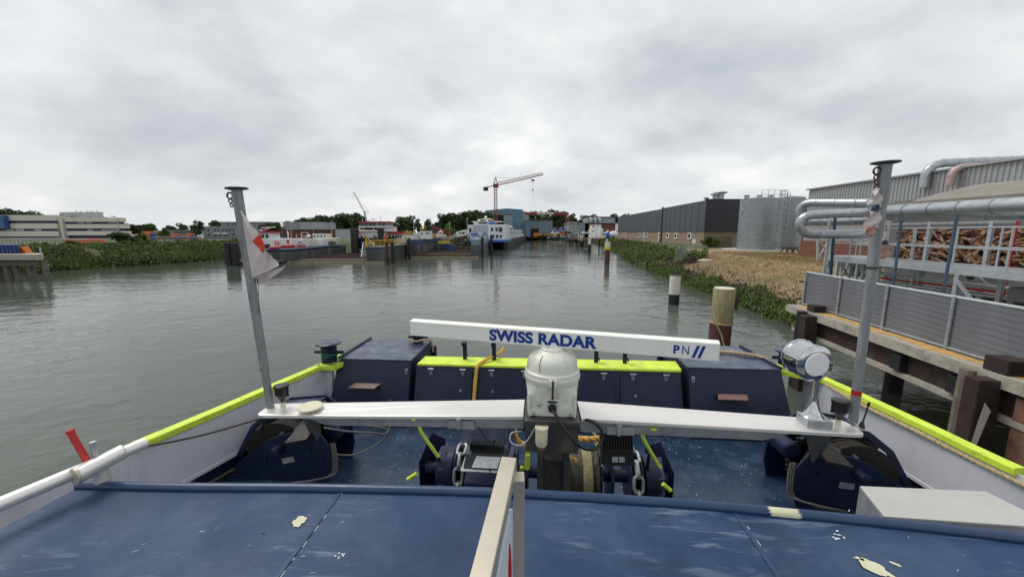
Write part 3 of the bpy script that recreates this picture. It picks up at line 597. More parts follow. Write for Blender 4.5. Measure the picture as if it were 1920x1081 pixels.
part('wall', pb(MB(), 989, 413.5, 1036, 444, 235, 30, z0), m_hallb, lh); part('roof_edge', pb(MB(), 988.5, 412.6, 1036.5, 413.5, 234.8, 30), m_brickr, lh)
rb = MB(); [pb(rb, 1012+k*2.4, 414, 1013+k*2.4, 440, 234.8, .3) for k in range(10)]; part('ribs', rb, m_hallb2, lh)
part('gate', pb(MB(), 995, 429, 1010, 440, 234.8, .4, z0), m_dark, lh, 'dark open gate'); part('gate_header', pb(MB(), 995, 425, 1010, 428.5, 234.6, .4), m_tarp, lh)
# red gantry with sign
gt = WT('gantry_crane', 'dull red gantry crane with a white name board and a slanted lattice leg', 'gantry crane', aty(987, 444, 228))
part('girder', pb(MB(), 984, 397.5, 1066, 402.5, 228, 1.2), m_crane, gt)
sgn = part('sign_board', pb(MB(), 1007, 397.8, 1038, 401.8, 227.8, .15), m_white, gt)
lb = MB(); p0 = aty(1060, 397, 228); 
lb.bar(aty(1059.5, 399, 228.6), aty(1063, 436, 228.6), .35); lb.bar(aty(1066, 399, 228.6), aty(1065.5, 436, 228.6), .35)
for k in range(9):
    y0 = 402+k*3.8; lb.bar(aty(1060+k*.35, y0, 228.6), aty(1065.8, y0+1.9, 228.6), .3); lb.bar(aty(1065.8, y0+1.9, 228.6), aty(1060.3+k*.35, y0+3.8, 228.6), .3)
part('leg', lb, m_crane, gt)
def lettering(txt, height, mat, parent, loc, rot, name='lettering', bold=0, width=None, ext=.002, label=None):
    cu = bpy.data.curves.new('t', 'FONT'); cu.body = txt; cu.size = 1; cu.extrude = 0; cu.offset = bold; cu.space_character = 1.04
    ob_ = bpy.data.objects.new('t', cu); col.objects.link(ob_); bpy.context.view_layer.update()
    me = bpy.data.meshes.new_from_object(ob_); bpy.data.objects.remove(ob_)
    co = np.array([v.co[:] for v in me.vertices]); mn, mx = co.min(0), co.max(0)
    s = height/(mx[1]-mn[1]); sw = s if width is None else width/(mx[0]-mn[0])
    for v in me.vertices: v.co = ((v.co.x-mn[0])*sw, (v.co.y-mn[1])*s, 0)
    me.materials.append(mat); o_ = bpy.data.objects.new(name, me); col.objects.link(o_); o_.parent = parent; o_.matrix_local = Matrix.Translation(Vector(loc)-ORG[parent.name])@rot; ORG[o_.name] = ORG[parent.name]
    return tagp(o_, label)
RX = Matrix.Rotation(math.pi/2, 4, 'X')
a = aty(1008.5, 401.2, 227.74); b = aty(1036.5, 398.4, 227.74); lettering('KOOIMAN', b[2]-a[2], m_crane, sgn, a, RX, bold=.02, width=b[0]-a[0])
# brown building, silos, cabins
br = WT('brick_building', 'low brown brick building with a grey upper storey left of the dark warehouse', 'building', aty(1104, 446, 215))
part('wall', pb(MB(), 1104, 418, 1162, 446, 215, 20, z0), m_brickr, br); part('wall', pb(MB(), 1067, 419, 1096, 446, 214, 20, z0), m_hallg, br); part('roof', pb(MB(), 1066, 417, 1163, 418.4, 213.6, 21), m_greyb, br)
part('upper_storey', pb(MB(), 1102, 408, 1153, 417, 218, 14), m_hallb2, br); part('upper_roof', pb(MB(), 1112, 406, 1153, 408.4, 217.6, 15), m_anth, br); part('door', pb(MB(), 1154, 419, 1160, 432, 214.8, .3), m_white, br)
part('gate', pb(MB(), 1086, 421, 1095, 430, 213.8, .3), m_cab, br)
for px in (1105, 1113, 1121): part('roof_vent', MB().lathe(aty(px+3, 416, 216.5), [(1, 0), (1, 1.6), (1.5, 1.7), (.2, 2.4)], 10), m_galvl, br)
cb = WT('site_cabin', 'white two-storey site cabin in front of the brown brick building', 'site cabin', aty(1107, 446, 205)); part('body', pb(MB(), 1108, 421.5, 1128, 428.5, 205, 3), m_white, cb); part('body', pb(MB(), 1106, 429, 1130, 438, 204, 3, z0), m_white, cb)
for px in (1110, 1113, 1121, 1126): part('window', pb(MB(), px, 423, px+2.2, 425.6, 204.9, .2), m_glass, cb)
for px in (1111, 1126): part('window', pb(MB(), px, 432, px+2.2, 434.5, 203.9, .2), m_glass, cb)
wv = WT('shed', 'white flat shed roof right of the gantry leg', 'shed', aty(1066, 444, 222)); part('wall', pb(MB(), 1066, 416.5, 1081, 444, 222, 8, z0), m_white, wv)
# blue tarpaulin heaps
for i, (x0, x1, y0) in enumerate([(1036, 1049, 425), (1048, 1063, 424)]):
    tbm = MB(); a = aty(x0, y0, 205); b = aty(x1, 440, 205); n_ = 10
    pts = [[(a[0]+(b[0]-a[0])*k/n_, 205+j*1.5, 3.5+(a[2]-3.5)*(math.sin(math.pi*min(1, max(0, k/n_)))**.35)*(1-.12*((k*7+j*5) % 3))*(.55 if j in (0, 4) else 1)) for k in range(n_+1)] for j in range(5)]
    tbm.add([p for r in pts for p in r], [(j*(n_+1)+k, j*(n_+1)+k+1, (j+1)*(n_+1)+k+1, (j+1)*(n_+1)+k) for j in range(4) for k in range(n_)]); tbm.add([(a[0], 205, 1.5), (b[0], 205, 1.5), (b[0], 205, 2.5), (a[0], 205, 2.5)], [(0, 1, 2, 3)])
    solo('tarpaulin_heap', tbm, m_bluetarp, ['blue tarpaulin heap beside the ribbed blue hall, left of two', 'blue tarpaulin heap next to the red gantry leg'][i], 'tarpaulin', (a[0], 205, 2))
def car(px, py, Y, mat, lab, L=4.3, van=False):
    x, _, _ = aty(px, py, Y); zb = 4.0; t = LT('parked_car', lab, 'van' if van else 'car', (x, Y, zb), random.uniform(-.15, .15))
    h1, h2 = (.95, 2.0) if van else (.85, 1.45)
    pr = [(-L/2, -.85, .3), (L/2, -.85, .3), (L/2, -.85, h1*.85), (L*.33, -.85, h1), (L*.2, -.85, h2) if not van else (L*.36, -.85, h2*.95), (-L*.28 if not van else -L*.48, -.85, h2), (-L/2, -.85, h1)]
    part('body', MB().prism(pr, (0, 1.7, 0)), mat, t, bev=.06)
    part('window', MB().prism([(-L*.24, -.87, h1+.05), (L*.27, -.87, h1+.05), (L*.17, -.87, h2-.12), (-L*.22, -.87, h2-.12)], (0, .03, 0)), m_glass, t)
    for s_ in (-1, 1):
        for yy in (-.8, .65): part('wheel', MB().lathe((s_*L*.31, yy, .32), [(.32, 0), (.32, .2)], 12, (0, 1, 0)), m_tyre, t)
    return t
car(1041, 438, 196, m_whitep, 'white car left of the dark red parked car'); car(1052, 438, 197, m_redr, 'dark red car parked under the gantry crane'); car(1065, 438, 195, m_grey, 'dark grey car right of the gantry leg'); car(1076, 438, 195, m_galvl, 'silver-beige car right of the dark grey car')
car(1099, 438, 192, m_whitep, 'white car parked left of the white site cabin'); car(1134, 438, 185, m_whitep, 'white van right of the site cabin', 5, True); car(1143, 438, 180, m_whitep, 'white car next to the concrete mixer truck')
mx = WT('mixer_truck', 'white concrete mixer truck at the left end of the dark warehouse', 'truck', aty(1152, 440, 172)); c_ = aty(1152, 431, 172); part('drum', MB().lathe((c_[0]-1.6, 172, 3.9), [(.5, -.6), (1.2, .2), (1.35, 1.4), (1.1, 2.4), (.6, 3.2)], 16, (1, 0, .25)), m_whitep, mx)
part('chassis', MB().box(c_[0]-2.5, c_[0]+2.2, 171, 173, 2.6, 2.95), m_seab, mx); part('cab', MB().box(c_[0]-3.6, c_[0]-2.3, 171, 173.1, 2.6, 4.8), m_seab, mx, bev=.1)
for k in (-3, -.5, 1.2): part('wheel', MB().lathe((c_[0]+k, 170.9, 2.7), [(.48, 0), (.48, .3)], 12, (0, 1, 0)), m_tyre, mx)
# tower crane
tcg = WT('tower_crane', 'red lattice tower crane with a raised jib over the shipyard', 'tower crane', aty(929, 440, 176))
YT = 176; X0 = aty(929.5, 400, YT)[0]; zb, zt = 3.0, aty(0, 350, YT)[2]; lat = MB(); s_ = .62; nseg = 16
for a_, b_ in ((-s_, -s_), (s_, -s_), (s_, s_), (-s_, s_)): lat.bar((X0+a_, YT+b_, zb), (X0+a_, YT+b_, zt), .26)
for k in range(nseg):
    za, zc = zb+(zt-zb)*k/nseg, zb+(zt-zb)*(k+1)/nseg
    for y_ in (-s_, s_): lat.bar((X0-s_, YT+y_, za), (X0+s_, YT+y_, zc), .11); lat.bar((X0-s_, YT+y_, zc), (X0+s_, YT+y_, zc), .15)
    for x_ in (-s_, s_): lat.bar((X0+x_, YT-s_, za), (X0+x_, YT+s_, zc), .11)
part('tower', lat, m_crane, tcg)
part('tower_base', MB().lathe((X0, YT, 3), [(1.9, 0), (1.1, 7.5)], 4, a0=math.pi/4, sm=False), m_crane, tcg)
part('slewing_cab', MB().box(X0-1.1, X0+1.3, YT-1, YT+1, zt-.4, zt+1.2), m_crane, tcg)
ap = aty(929.5, 332.5, YT); apx = MB(); [apx.bar((X0+a_, YT+b_, zt+1), ap, .22) for a_, b_ in ((-.9, -.5), (.9, -.5), (.9, .5), (-.9, .5))]
[apx.bar((X0-.9+.18*k, YT-.5, zt+1+k*1.1), (X0+.9-.18*k, YT-.5, zt+1.5+k*1.1), .12) for k in range(4)]; part('apex', apx, m_crane, tcg)
j0 = Vector((X0+1, YT, zt+.6)); j1 = Vector(aty(1019, 327.5, YT)); jd = (j1-j0); jb = MB(); up_ = Vector((-jd.z, 0, jd.x)).normalized()*1.25; nj = 22
for y_ in (-.55, .55): jb.bar(j0+Vector((0, y_, 0)), j1+Vector((0, y_, 0)), .17)
jb.bar(j0+up_, j0+jd*.97+up_*.8, .2)
for k in range(nj):
    a_ = j0+jd*(k/nj); b_ = j0+jd*((k+.5)/nj)+up_*(1-.2*k/nj); c_ = j0+jd*((k+1)/nj)
    for y_ in (-.55, .55): jb.bar(a_+Vector((0, y_, 0)), b_, .09); jb.bar(b_, c_+Vector((0, y_, 0)), .09)
part('jib', jb, m_crane, tcg)
cj = MB(); cj.bar((X0-1, YT-.4, zt+.5), aty(910, 352, YT-.4), .3); cj.bar((X0-1, YT+.4, zt+.5), aty(910, 352, YT+.4), .3); part('counter_jib', cj, m_crane, tcg); c_ = aty(911, 354.5, YT); part('counterweight', MB().box(c_[0]-1.1, c_[0]+1.1, YT-.8, YT+.8, c_[2]-.7, c_[2]+.9), m_rust, tcg)
ty = MB(); ty.tube([ap, aty(910, 351, YT)], .04, 4); ty.tube([ap, aty(978, 334, YT)], .04, 4); part('tie_cable', ty, m_grey, tcg)
tr_ = aty(999, 337, YT); part('trolley', MB().box(tr_[0]-.7, tr_[0]+.7, YT-.5, YT+.5, tr_[2]-.6, tr_[2]+.1), m_crane, tcg)
hk = MB(); hk.tube([tr_, aty(999.2, 355, YT)], .05, 4); hk.tube([aty(999.2, 358, YT), aty(999.2, 378, YT)], .05, 4); part('hoist_cable', hk, m_grey, tcg); part('hook_block', MB().obox(aty(999.2, 356, YT), (.5, .4, .9)), m_grey, tcg)
# mobile crane boom
mc = WT('mobile_crane', 'thin pale mobile crane boom leaning left above the red wheelhouse', 'crane', aty(690, 440, 150)); bo = MB()
p0, p1, p2 = [Vector(aty(*q_, 150)) for q_ in ((691, 430), (683, 397), (662.5, 360))]
bo.bar(p0, p1, .55); part('boom', bo, m_galv, mc); bo = MB(); 
for y_ in (-.25, .25): bo.bar(p1+Vector((-.2, y_, 0)), p2+Vector((0, y_, 0)), .1); bo.bar(p1+Vector((.3, y_, .1)), p2+Vector((.1, y_, 0)), .1)
for k in range(14): bo.bar(p1.lerp(p2, k/14)+Vector((.3-.2*k/14, -.25, .1)), p1.lerp(p2, (k+1)/14)+Vector((-.2+.2*k/14, -.25, 0)), .06)
part('fly_jib', bo, m_whitep, mc); bo = MB(); q1, q2 = aty(691, 396, 150), aty(688, 402, 150); bo.bar(p1, q1, .15); bo.bar(q1, q2, .1); bo.tube([p2, q1], .03, 4); bo.tube([p2, aty(662, 376, 150)], .03, 4); part('rigging', bo, m_crane, mc)
# far jetty and shore clutter
jt = WT('jetty', 'low rusty jetty with yellow edge beam crossing the right bank', 'jetty', aty(1068, 450, 140)); a = aty(1066, 446.5, 140); b = aty(1136, 446.5, 108)
part('edge_beam', MB().bar(a, b, .4, .2), m_rustlt, jt); part('deck', MB().bar((a[0], a[1]+1.5, a[2]-.4), (b[0], b[1]+1.5, b[2]-.4), 3, .3), m_rust, jt)
for k in range(5): p = Vector(a).lerp(Vector(b), (k+.3)/5); part('pile', MB().tube([(p.x, p.y, -1), (p.x, p.y, p.z-.2)], .2, 8), m_pblack, jt)
jt = WT('quay_edge', 'yellow-edged low quay at the far end of the basin', 'quay', aty(1000, 446, 235)); a = aty(1000, 440, 235); b = aty(1062, 439, 215); part('edge_beam', MB().bar(a, b, .5, .5), m_yel, jt); part('deck', MB().bar((a[0], a[1]+3, a[2]-.6), (b[0], b[1]+3, b[2]-.6), 5, .6), m_rust, jt)
for i, (px, Yd) in enumerate([(1006, 232), (1022, 228), (1045, 220)]):
    c_ = aty(px, 440, Yd); solo('crate', MB().box(c_[0]-1.6, c_[0]+1.6, Yd, Yd+2, 2.1, 4.6-.2*i), [m_orange, m_rust, m_yel][i], ['orange crate on the far quay in front of the ribbed hall', 'rusty bin on the far quay', 'yellow crate on the far quay beside the parked cars'][i], 'crate', (c_[0], Yd, 2.1), bev=.05)
# ---------------------------------------------------------------- mooring piles in the basin
def pile(px, ywl, w_px, ytop, ysplit, lab, cap=True, Y=None, top=None, lower=None, name='mooring_pile'):
    x, y, _ = atz(px, ywl, 0) if Y is None else aty(px, ywl, Y); r = w_px/FPX*y/2*.86; zt = aty(px, ytop, y)[2]; zs = aty(px, ysplit, y)[2]
    t = WT(name, lab, 'mooring pile', (x, y, 0)); top = top or m_pwhite; lower = lower or m_pblack
    if zs < zt: part('painted_top', MB().lathe((x, y, zs), [(r*1.02, 0), (r*1.02, zt-zs-.02), (r*.96, zt-zs)], 20), top, t)
    part('shaft', MB().lathe((x, y, -1.5), [(r, 0), (r, zs+1.5)], 20), lower, t)
    if cap: part('cap', MB().lathe((x, y, zt), [(r*.98, 0.004), (r*.98, .05), (r*.3, .06)], 16), m_rust, t)
    return t
pile(1263, 570, 22, 517, 551, 'white-topped black steel pile nearest the brown grass slope')
t = pile(1138, 495, 11, 453, 467, 'white-topped black pile with a yellow stain standing off the green right bank', lower=m_pilebr); c_ = aty(1138, 452, 57.4); part('lamp', MB().sphere((c_[0], 57.4, c_[2]+.12), .16, 8, 6), m_white, t); part('stain', MB().lathe((14.61, 57.39, aty(0, 468, 57.4)[2]), [(.47, 0), (.47, .45)], 16), m_yel, t)
pile(1105, 472, 6.5, 446, 458, 'second white-topped pile, just behind the yellow-stained one'); pile(1090, 461, 6, 441, 451, 'third white-topped pile along the right bank'); pile(1084.5, 463, 2.5, 438, 450, 'thin grey post left of the third white-topped pile', top=m_galvl)
pile(1073, 455, 3, 440, 440, 'small dark post farthest along the right bank', False)
for px, yw, w_, yt, lab in [(727, 497, 8, 454, 'red-brown rusted pile in front of the yellow dock railing'), (737, 494, 8, 454, 'black pile joined to the red-brown pile'), (768, 486, 6, 448, 'black pile between the two floating docks'), (904.5, 482, 6, 444, 'left black pile at the right corner of the second dock'), (921.5, 479, 6, 441, 'right black pile off the white ship stern')]:
    t = pile(px, yw, w_, yt, yt, lab, True, lower=m_rust if px == 727 else m_pblack)
    x, y = t.location[0], t.location[1]; part('collar', MB().lathe((x, y, .8), [(.02, 0), (w_/FPX*y/2*1.25, 0), (w_/FPX*y/2*1.25, .25), (.02, .25)], 16), m_pblack, t)
for px, lab in [(436, 'broad black dolphin left of the leaning flagpole'),]:
    t = WT('dolphin', lab, 'dolphin', atz(px, 497, 0)); c_ = atz(436, 497, 0); 
    for dx in (-.4, .55): part('post', MB().tube([(c_[0]+dx, c_[1], -1), (c_[0]+dx, c_[1], 3.3)], .5, 10), m_pblack, t)
    part('platform', MB().box(c_[0]-1, c_[0]+7, c_[1]-.2, c_[1]+2, .15, .6), m_pblack, t)
    for z_ in (1.1, 1.6): part('rail', MB().bar((c_[0]+.8, c_[1], z_), (c_[0]+6, c_[1]+.2, z_), .12), m_rust, t)
# ---------------------------------------------------------------- railings
def railing(t, pts, h, mat, nb=2, w=.07, step=1.6, name='railing'):
    mb = MB()
    for a, b in zip(pts[:-1], pts[1:]):
        a, b = Vector(a), Vector(b); n_ = max(1, int((b-a).length/step))
        for k in range(n_+1): p = a.lerp(b, k/n_); mb.bar(p, p+Vector((0, 0, h)), w)
        for j in range(1, nb+1): mb.bar(a+Vector((0, 0, h*j/nb)), b+Vector((0, 0, h*j/nb)), w*1.1)
    return part(name, mb, mat, t)
# floating dock 1
fd = WT('floating_dock', 'grey floating dock with yellow railings holding the black and white ship', 'floating dock', (-22, 59, 0))
part('dock_floor', MB().box(-34.8, -20.2, 59.6, 84, -.6, .5), m_floor, fd)
fl = MB(); [fl.box(-34.8, -22.9, 62+k*2.2, 62.3+k*2.2, .5, .62) for k in range(10)]; part('floor_beams', fl, m_rust, fd)
part('waterline_edge', MB().box(-34.8, -20.1, 59.3, 59.6, -.4, .32), m_algae, fd)
part('side_wall', MB().box(-22.9, -20.3, 58.8, 75.5, .35, 2.28), m_dockg, fd); part('blue_band', MB().box(-22.92, -20.28, 58.78, 75.52, 2.28, 2.5), m_dockb, fd); part('wall_top', MB().box(-22.98, -20.22, 58.7, 75.55, 2.5, 2.56), m_dockg, fd); part('algae_band', MB().box(-22.92, -20.28, 58.78, 75.52, -.5, .35), m_algae, fd)
railing(fd, [(-22.9, 58.8, 2.56), (-20.3, 58.8, 2.56), (-20.3, 75.5, 2.56)], 1.0, m_yel, 3, .07, 1.5); railing(fd, [(-22.9, 75, 2.56), (-22.9, 58.8, 2.56)], 1.0, m_yel, 2, .06, 3.0)
part('davit', MB().tube([(-22.8, 59, 2.5), (-22.9, 59.1, 4.4), (-22.2, 59.2, 3.2)], .12, 6), m_yel, fd)
ld = MB(); ld.bar((-26.6, 66, .6), (-27.7, 70, 3.0), .12); ld.bar((-24.6, 66, .6), (-25.7, 70, 3.0), .12)
for k in range(11): f = k/10; ld.bar((-26.6-1.1*f, 66+4*f, .6+2.4*f), (-24.6-1.1*f, 66+4*f, .6+2.4*f), .3, .06)
solo('stairs', ld, m_galvl, 'grey steel stairs leaning between the tank barge and the docked ship', 'stairs', (-25, 66, .5))
# tank barge
tb_ = WT('tank_barge', 'dark tank barge with white tanks and red deck gear behind the signal flag', 'barge', (-40, 57.5, 0))
pl = [(-40.3, 58.5, .0), (-35.2, 58.5, 0), (-35, 60, 0), (-36.3, 82, 0), (-40.3, 82, 0)]; part('hull', MB().prism([(p[0], p[1], -.5) for p in pl], (0, 0, 2.35)), m_dockg, tb_); part('blue_rim', MB().prism([(p[0]+(.04 if p[0] > -40 else -.04), p[1]-.03, 1.98) for p in pl], (0, 0, .24)), m_dockb, tb_); part('waterline_band', MB().prism([(p[0]+.03, p[1]-.04, -.4) for p in pl], (0, 0, .75)), m_algae, tb_)
Yb = 68
for x0, y0, x1, y1, mt, nm in [(505, 447, 546, 462, m_whitep, 'tank'), (548, 447, 569, 459, m_whitep, 'tank'), (570, 448, 584, 459, m_cream, 'tank'), (585, 448, 606, 457, m_whitep, 'tank'), (611, 446, 630, 455, m_cream, 'tank'), (502, 462.5, 514, 465.5, m_redr, 'winch_cover'), (527, 459.5, 539, 461.5, m_redr, 'pipe_rack'), (550, 458.5, 560, 460.8, m_redr, 'pipe_rack'), (601, 452, 620, 456, m_rust, 'pipe_rack')]:
    part(nm, pb(MB(), x0, y0, x1, y1, 36.9*707/(960-x1)+(0 if mt in (m_redr, m_rust) else .7), 2.2, 2.26), mt, tb_, bev=.06)
part('dome', MB().sphere(aty(579, 443, 66), .35, 10, 8), m_whitep, tb_); railing(tb_, [aty(566, 449, 69), aty(578, 449, 69)], 1.3, m_cream, 2, .08); railing(tb_, [aty(600, 449, 74), aty(619, 448, 76)], .9, m_cream, 2, .06)
part('name', pb(MB(), 537.5, 449, 541.5, 456.5, 63.6, .1), m_redr, tb_, 'red emblem on the white tank')
a = aty(549.5, 455.5, 67.35); lettering('Hercules 1', .45, m_txt, tb_, (a[0], 67.35, a[2]), RX, bold=.01, width=1.75)
part('life_ring', MB().torus(aty(518.5, 455, 63.4), .32, .09, (0, 1, 0), 14, 6), m_orange, tb_)
tkh = WT('tug', 'small white tug wheelhouse with a red roof and radar behind the signal flag', 'tug', aty(495, 447, 74)); 
part('wheelhouse', pb(MB(), 483, 436, 506, 448, 74, 3.4), m_whitep, tkh); part('roof', pb(MB(), 481, 433.5, 508, 436.2, 73.7, 4), m_redr, tkh); part('deckhouse', pb(MB(), 480, 448, 512, 458, 73.6, 5, 2), m_whitep, tkh); part('hull', pb(MB(), 470, 458, 520, 470, 72.6, 8, .1), m_hullk, tkh)
for px in (489.5, 497.5): part('window', pb(MB(), px, 439, px+6, 446, 73.95, .1), m_glass, tkh)
rd = MB(); rd.bar(aty(489, 433, 75), aty(505, 428, 75), .12); rd.bar(aty(490, 427, 75), aty(516, 425.6, 75), .3, .2); rd.bar(aty(489, 430, 75), aty(489, 434, 75), .3); part('mast', rd, m_whitep, tkh); part('stay', MB().bar(aty(508, 439, 73), aty(526, 447, 70), .12), m_galvl, tkh)
mb = MB(); [mb.tube([aty(px, 462, 64+k), aty(px, 436+k % 3*3, 64+k)], .05, 5) for k, px in enumerate((541, 556, 573, 588))]; part('masts', mb, m_whitep, tb_, kind='stuff'); railing(tb_, [(-35.4, 62, 2.22), (-36.3, 81, 2.22)], .8, m_galvl, 2, .04, 1.6)
# ship in dock 1
s1 = WT('docked_ship', 'black and white ship with a red-roofed wheelhouse on the first floating dock', 'ship', (-30, 80, 0))
YS = 80; part('hull', MB().prism([(x_, YS, z_) for x_, z_ in ((-33.4, 3.7), (-33.3, 2.1), (-32, 1.0), (-28, .9), (-26.6, 3.7))], (0, 12, 0)), m_hullk, s1)
part('wheelhouse_top', pb(MB(), 674, 417, 724, 424, YS+2, 5), m_hallb2, s1); part('roof', pb(MB(), 672, 414.8, 726, 417, YS+1.6, 6), m_redr, s1)
part('bridge_deck', pb(MB(), 672, 424, 726, 425.6, YS+1.5, 6.5), m_whitep, s1); part('upper_house', pb(MB(), 673, 425.6, 726, 434, YS+2.2, 7), m_whitep, s1); part('house', pb(MB(), 668, 434, 712, 453, YS+.8, 9), m_whitep, s1)
part('deck_edge', pb(MB(), 674, 431.5, 708, 433.3, YS+.3, 1.5), m_white, s1)
grect(s1, 'window', m_glass, [(675, 418, 682, 423.4), (683, 418, 690, 423.4), (691, 418, 698, 423.4), (699, 418, 705, 423.4), (709, 418, 714, 422.4), (716, 418, 722, 422.4)], YS+2)
grect(s1, 'recess', m_mural, [(675, 426.4, 680, 430.6), (682, 426.4, 699, 431), (701, 426.4, 708, 431)], YS+2.2, .1, .3); grect(s1, 'porthole', m_glass, [(676, 443, 680, 446.5), (684, 441, 685.5, 451), (699, 442, 706, 444.5), (704, 444, 706, 449), (698, 448, 702, 452)], YS+.8)
part('life_ring', MB().torus(aty(669, 434, YS+.4), .45, .18, (0, 1, 0), 14, 6), m_redr, s1)
for x0, x1, y0 in ((656, 668, 429), (707, 717, 427)): 
    c0 = aty(x0, y0, 78.5); c1 = aty(x1, y0, 78.5); solo('guide_post', MB().box(c0[0], c1[0], 78.5, 79.6, .5, c0[2]), m_pblack, 'black square guide post left of the docked ship' if x0 == 656 else 'black square guide post right of the docked ship, behind its stern', 'guide post', (c0[0], 78.5, .5), bev=.04)
mb = MB(); mb.tube([aty(714, 416, 82), aty(714, 406, 82)], .08, 6); mb.tube([aty(699, 416, 82), aty(699, 409, 82)], .06, 6); mb.bar(aty(692, 411, 82), aty(706, 411, 82), .12); mb.tube([aty(680, 416, 82), aty(679, 410, 82)], .05, 5); part('mast', mb, m_whitep, s1, kind='stuff')
s1b = WT('houseboat', 'white deckhouse with a red roof edge and five windows behind the yellow dock railing', 'boat', (-26, 88, 0)); part('house', pb(MB(), 719, 438, 754, 456, 86, 6, 2), m_whitep, s1b); part('roof', pb(MB(), 716, 434, 755, 438, 85.6, 7), m_redr, s1b); part('hull', pb(MB(), 716, 455, 762, 470, 85, 8, .2), m_hullk, s1b)
grect(s1b, 'window', m_glass, [(729, 441, 733, 446), (735, 441, 739, 446), (740.5, 441, 744, 447), (745, 440, 748, 445), (749.5, 441, 752, 446)], 86); part('name_board', pb(MB(), 719, 435, 727, 437.4, 85.5, .1), m_white, s1b); part('upper_house', pb(MB(), 714, 424, 724, 434, 87, 5), m_whitep, s1b)
def person(px, py, Y, h, mat, lab):
    x, _, z0 = aty(px, py, Y); t = LT('person', lab, 'person', (x, Y, z0)); s = h/1.75
    b = MB(); 
    for sx_ in (-1, 1): b.tube([(sx_*.1*s, 0, 0), (sx_*.1*s, 0, .45*s), (sx_*.09*s, 0, .9*s)], [.06*s, .08*s, .1*s], 8)
    b.tube([(0, 0, .82*s), (0, 0, 1.1*s), (0, 0, 1.38*s), (0, 0, 1.5*s)], [.15*s, .16*s, .19*s, .07*s], 10)
    for sx_ in (-1, 1): b.tube([(sx_*.18*s, 0, 1.4*s), (sx_*.25*s, -.05*s, 1.12*s), (sx_*.2*s, -.22*s, .95*s)], [.06*s, .05*s, .04*s], 7)
    part('overalls', b, mat, t); part('head', MB().sphere((0, 0, 1.62*s), (.09*s, .1*s, .12*s)), m_skin, t); part('helmet', MB().lathe((0, 0, 1.66*s), [(.13*s, 0), (.12*s, .05*s), (.08*s, .11*s), (.01, .13*s)], 10), m_white, t)
person(722.5, 455, 74.5, 1.75, m_orange, 'worker in orange overalls and white helmet beside the dock ship'); 
# control cabins
c1_ = WT('dock_cabin', 'low white cabin with yellow roof railing between the two docks', 'cabin', (-19.5, 76, 3.5)); part('body', pb(MB(), 758, 443, 776, 450, 77, 3, 3.4), m_whitep, c1_); railing(c1_, [aty(760, 443, 77), aty(776, 443, 77)], 1.0, m_yel, 3, .1, .7); grect(c1_, 'window', m_glass, [(760, 445, 763, 448), (766, 445, 769, 448)], 77)
# floating dock 2
fd = WT('floating_dock', 'second floating dock with a blue-topped wall and white control cabin', 'floating dock', (-18, 71, 0))
part('side_wall', MB().box(-19.9, -18.0, 71, 96, .4, 2.55), m_dockg, fd); part('blue_band', MB().box(-19.92, -17.98, 70.98, 96, 2.55, 3.5), m_dockb, fd); part('algae_band', MB().box(-19.92, -17.97, 70.97, 96, -.5, .4), m_algae, fd)
part('dock_floor', MB().box(-17.97, -8.0, 72, 100, -.6, .75), m_floor, fd); part('waterline_edge', MB().box(-19.9, -6.4, 71.6, 72, -.4, .3), m_algae, fd); part('side_wall', MB().box(-8.0, -6.4, 73.5, 104, -.4, 2.3), m_anth, fd, 'dark right wall of the dock'); part('wall_top', MB().box(-8.0, -6.4, 73.4, 104, 2.3, 3.5), m_cab, fd)
fl = MB(); [fl.box(-17.9, -8.1, 74+k*2.2, 74.4+k*2.2, .75, .9) for k in range(11)]; part('floor_beams', fl, m_rust, fd)
railing(fd, [(-18.1, 90, 3.5), (-18.1, 82, 3.5)], 1.05, m_yel, 3, .1, 1.0); railing(fd, [(-7.9, 76, 3.5), (-6.5, 76, 3.5), (-6.5, 100, 3.5)], 1.0, m_galvl, 2, .06, 2.4)
c2_ = WT('dock_cabin', 'white control cabin with yellow lookout railing on the blue dock wall', 'cabin', (-18.5, 76, 3.5)); part('body', pb(MB(), 788, 433, 806, 449, 78, 2.6, 3.5), m_whitep, c2_); railing(c2_, [aty(788.5, 433, 78), aty(800, 433, 78), aty(800, 433, 80)], .8, m_yel, 2, .12, .7); grect(c2_, 'window', m_glass, [(789.5, 435.5, 792, 440), (798.5, 435.5, 800.5, 439), (802, 435.5, 804, 439)], 78)
ra = WT('loading_arm', 'dull red lattice loading arm behind the second dock', 'crane arm', aty(812, 445, 90)); lb = MB(); p0, p1 = Vector(aty(809, 429, 90)), Vector(aty(843, 437, 90)); u_ = Vector((0, 0, .55))
for s_ in (u_, -u_):
    for y_ in (-.4, .4): lb.bar(p0+s_+Vector((0, y_, 0)), p1+s_*.8+Vector((0, y_, 0)), .2)
for k in range(12): lb.bar(p0.lerp(p1, k/12)+u_*(1 if k % 2 else -1), p0.lerp(p1, (k+1)/12)+u_*(-1 if k % 2 else 1), .16)
part('arm', lb, m_crane, ra); part('pedestal', pb(MB(), 806, 432, 814, 449, 89, 2, 3.4), m_dockb, ra); part('end_block', MB().obox(aty(841, 437, 90), (.8, 1, 1.5)), m_crane, ra)
wb = WT('workboat', 'small dark blue workboat with a yellow rail on the dock floor', 'boat', aty(830, 470, 86)); a = aty(823, 457, 86); b = aty(845, 468, 86); part('hull', MB().prism([(a[0], 86, a[2]), (a[0]+.8, 86, b[2]), (b[0]-.5, 86, b[2]), (b[0], 86, a[2])], (0, 5, 0)), m_dockb, wb); part('rail_plate', pb(MB(), 821, 452, 843, 456.5, 85.8, .3), m_yel, wb); part('deckhouse', pb(MB(), 828, 445, 838, 452, 87, 2.5), m_tarp, wb)
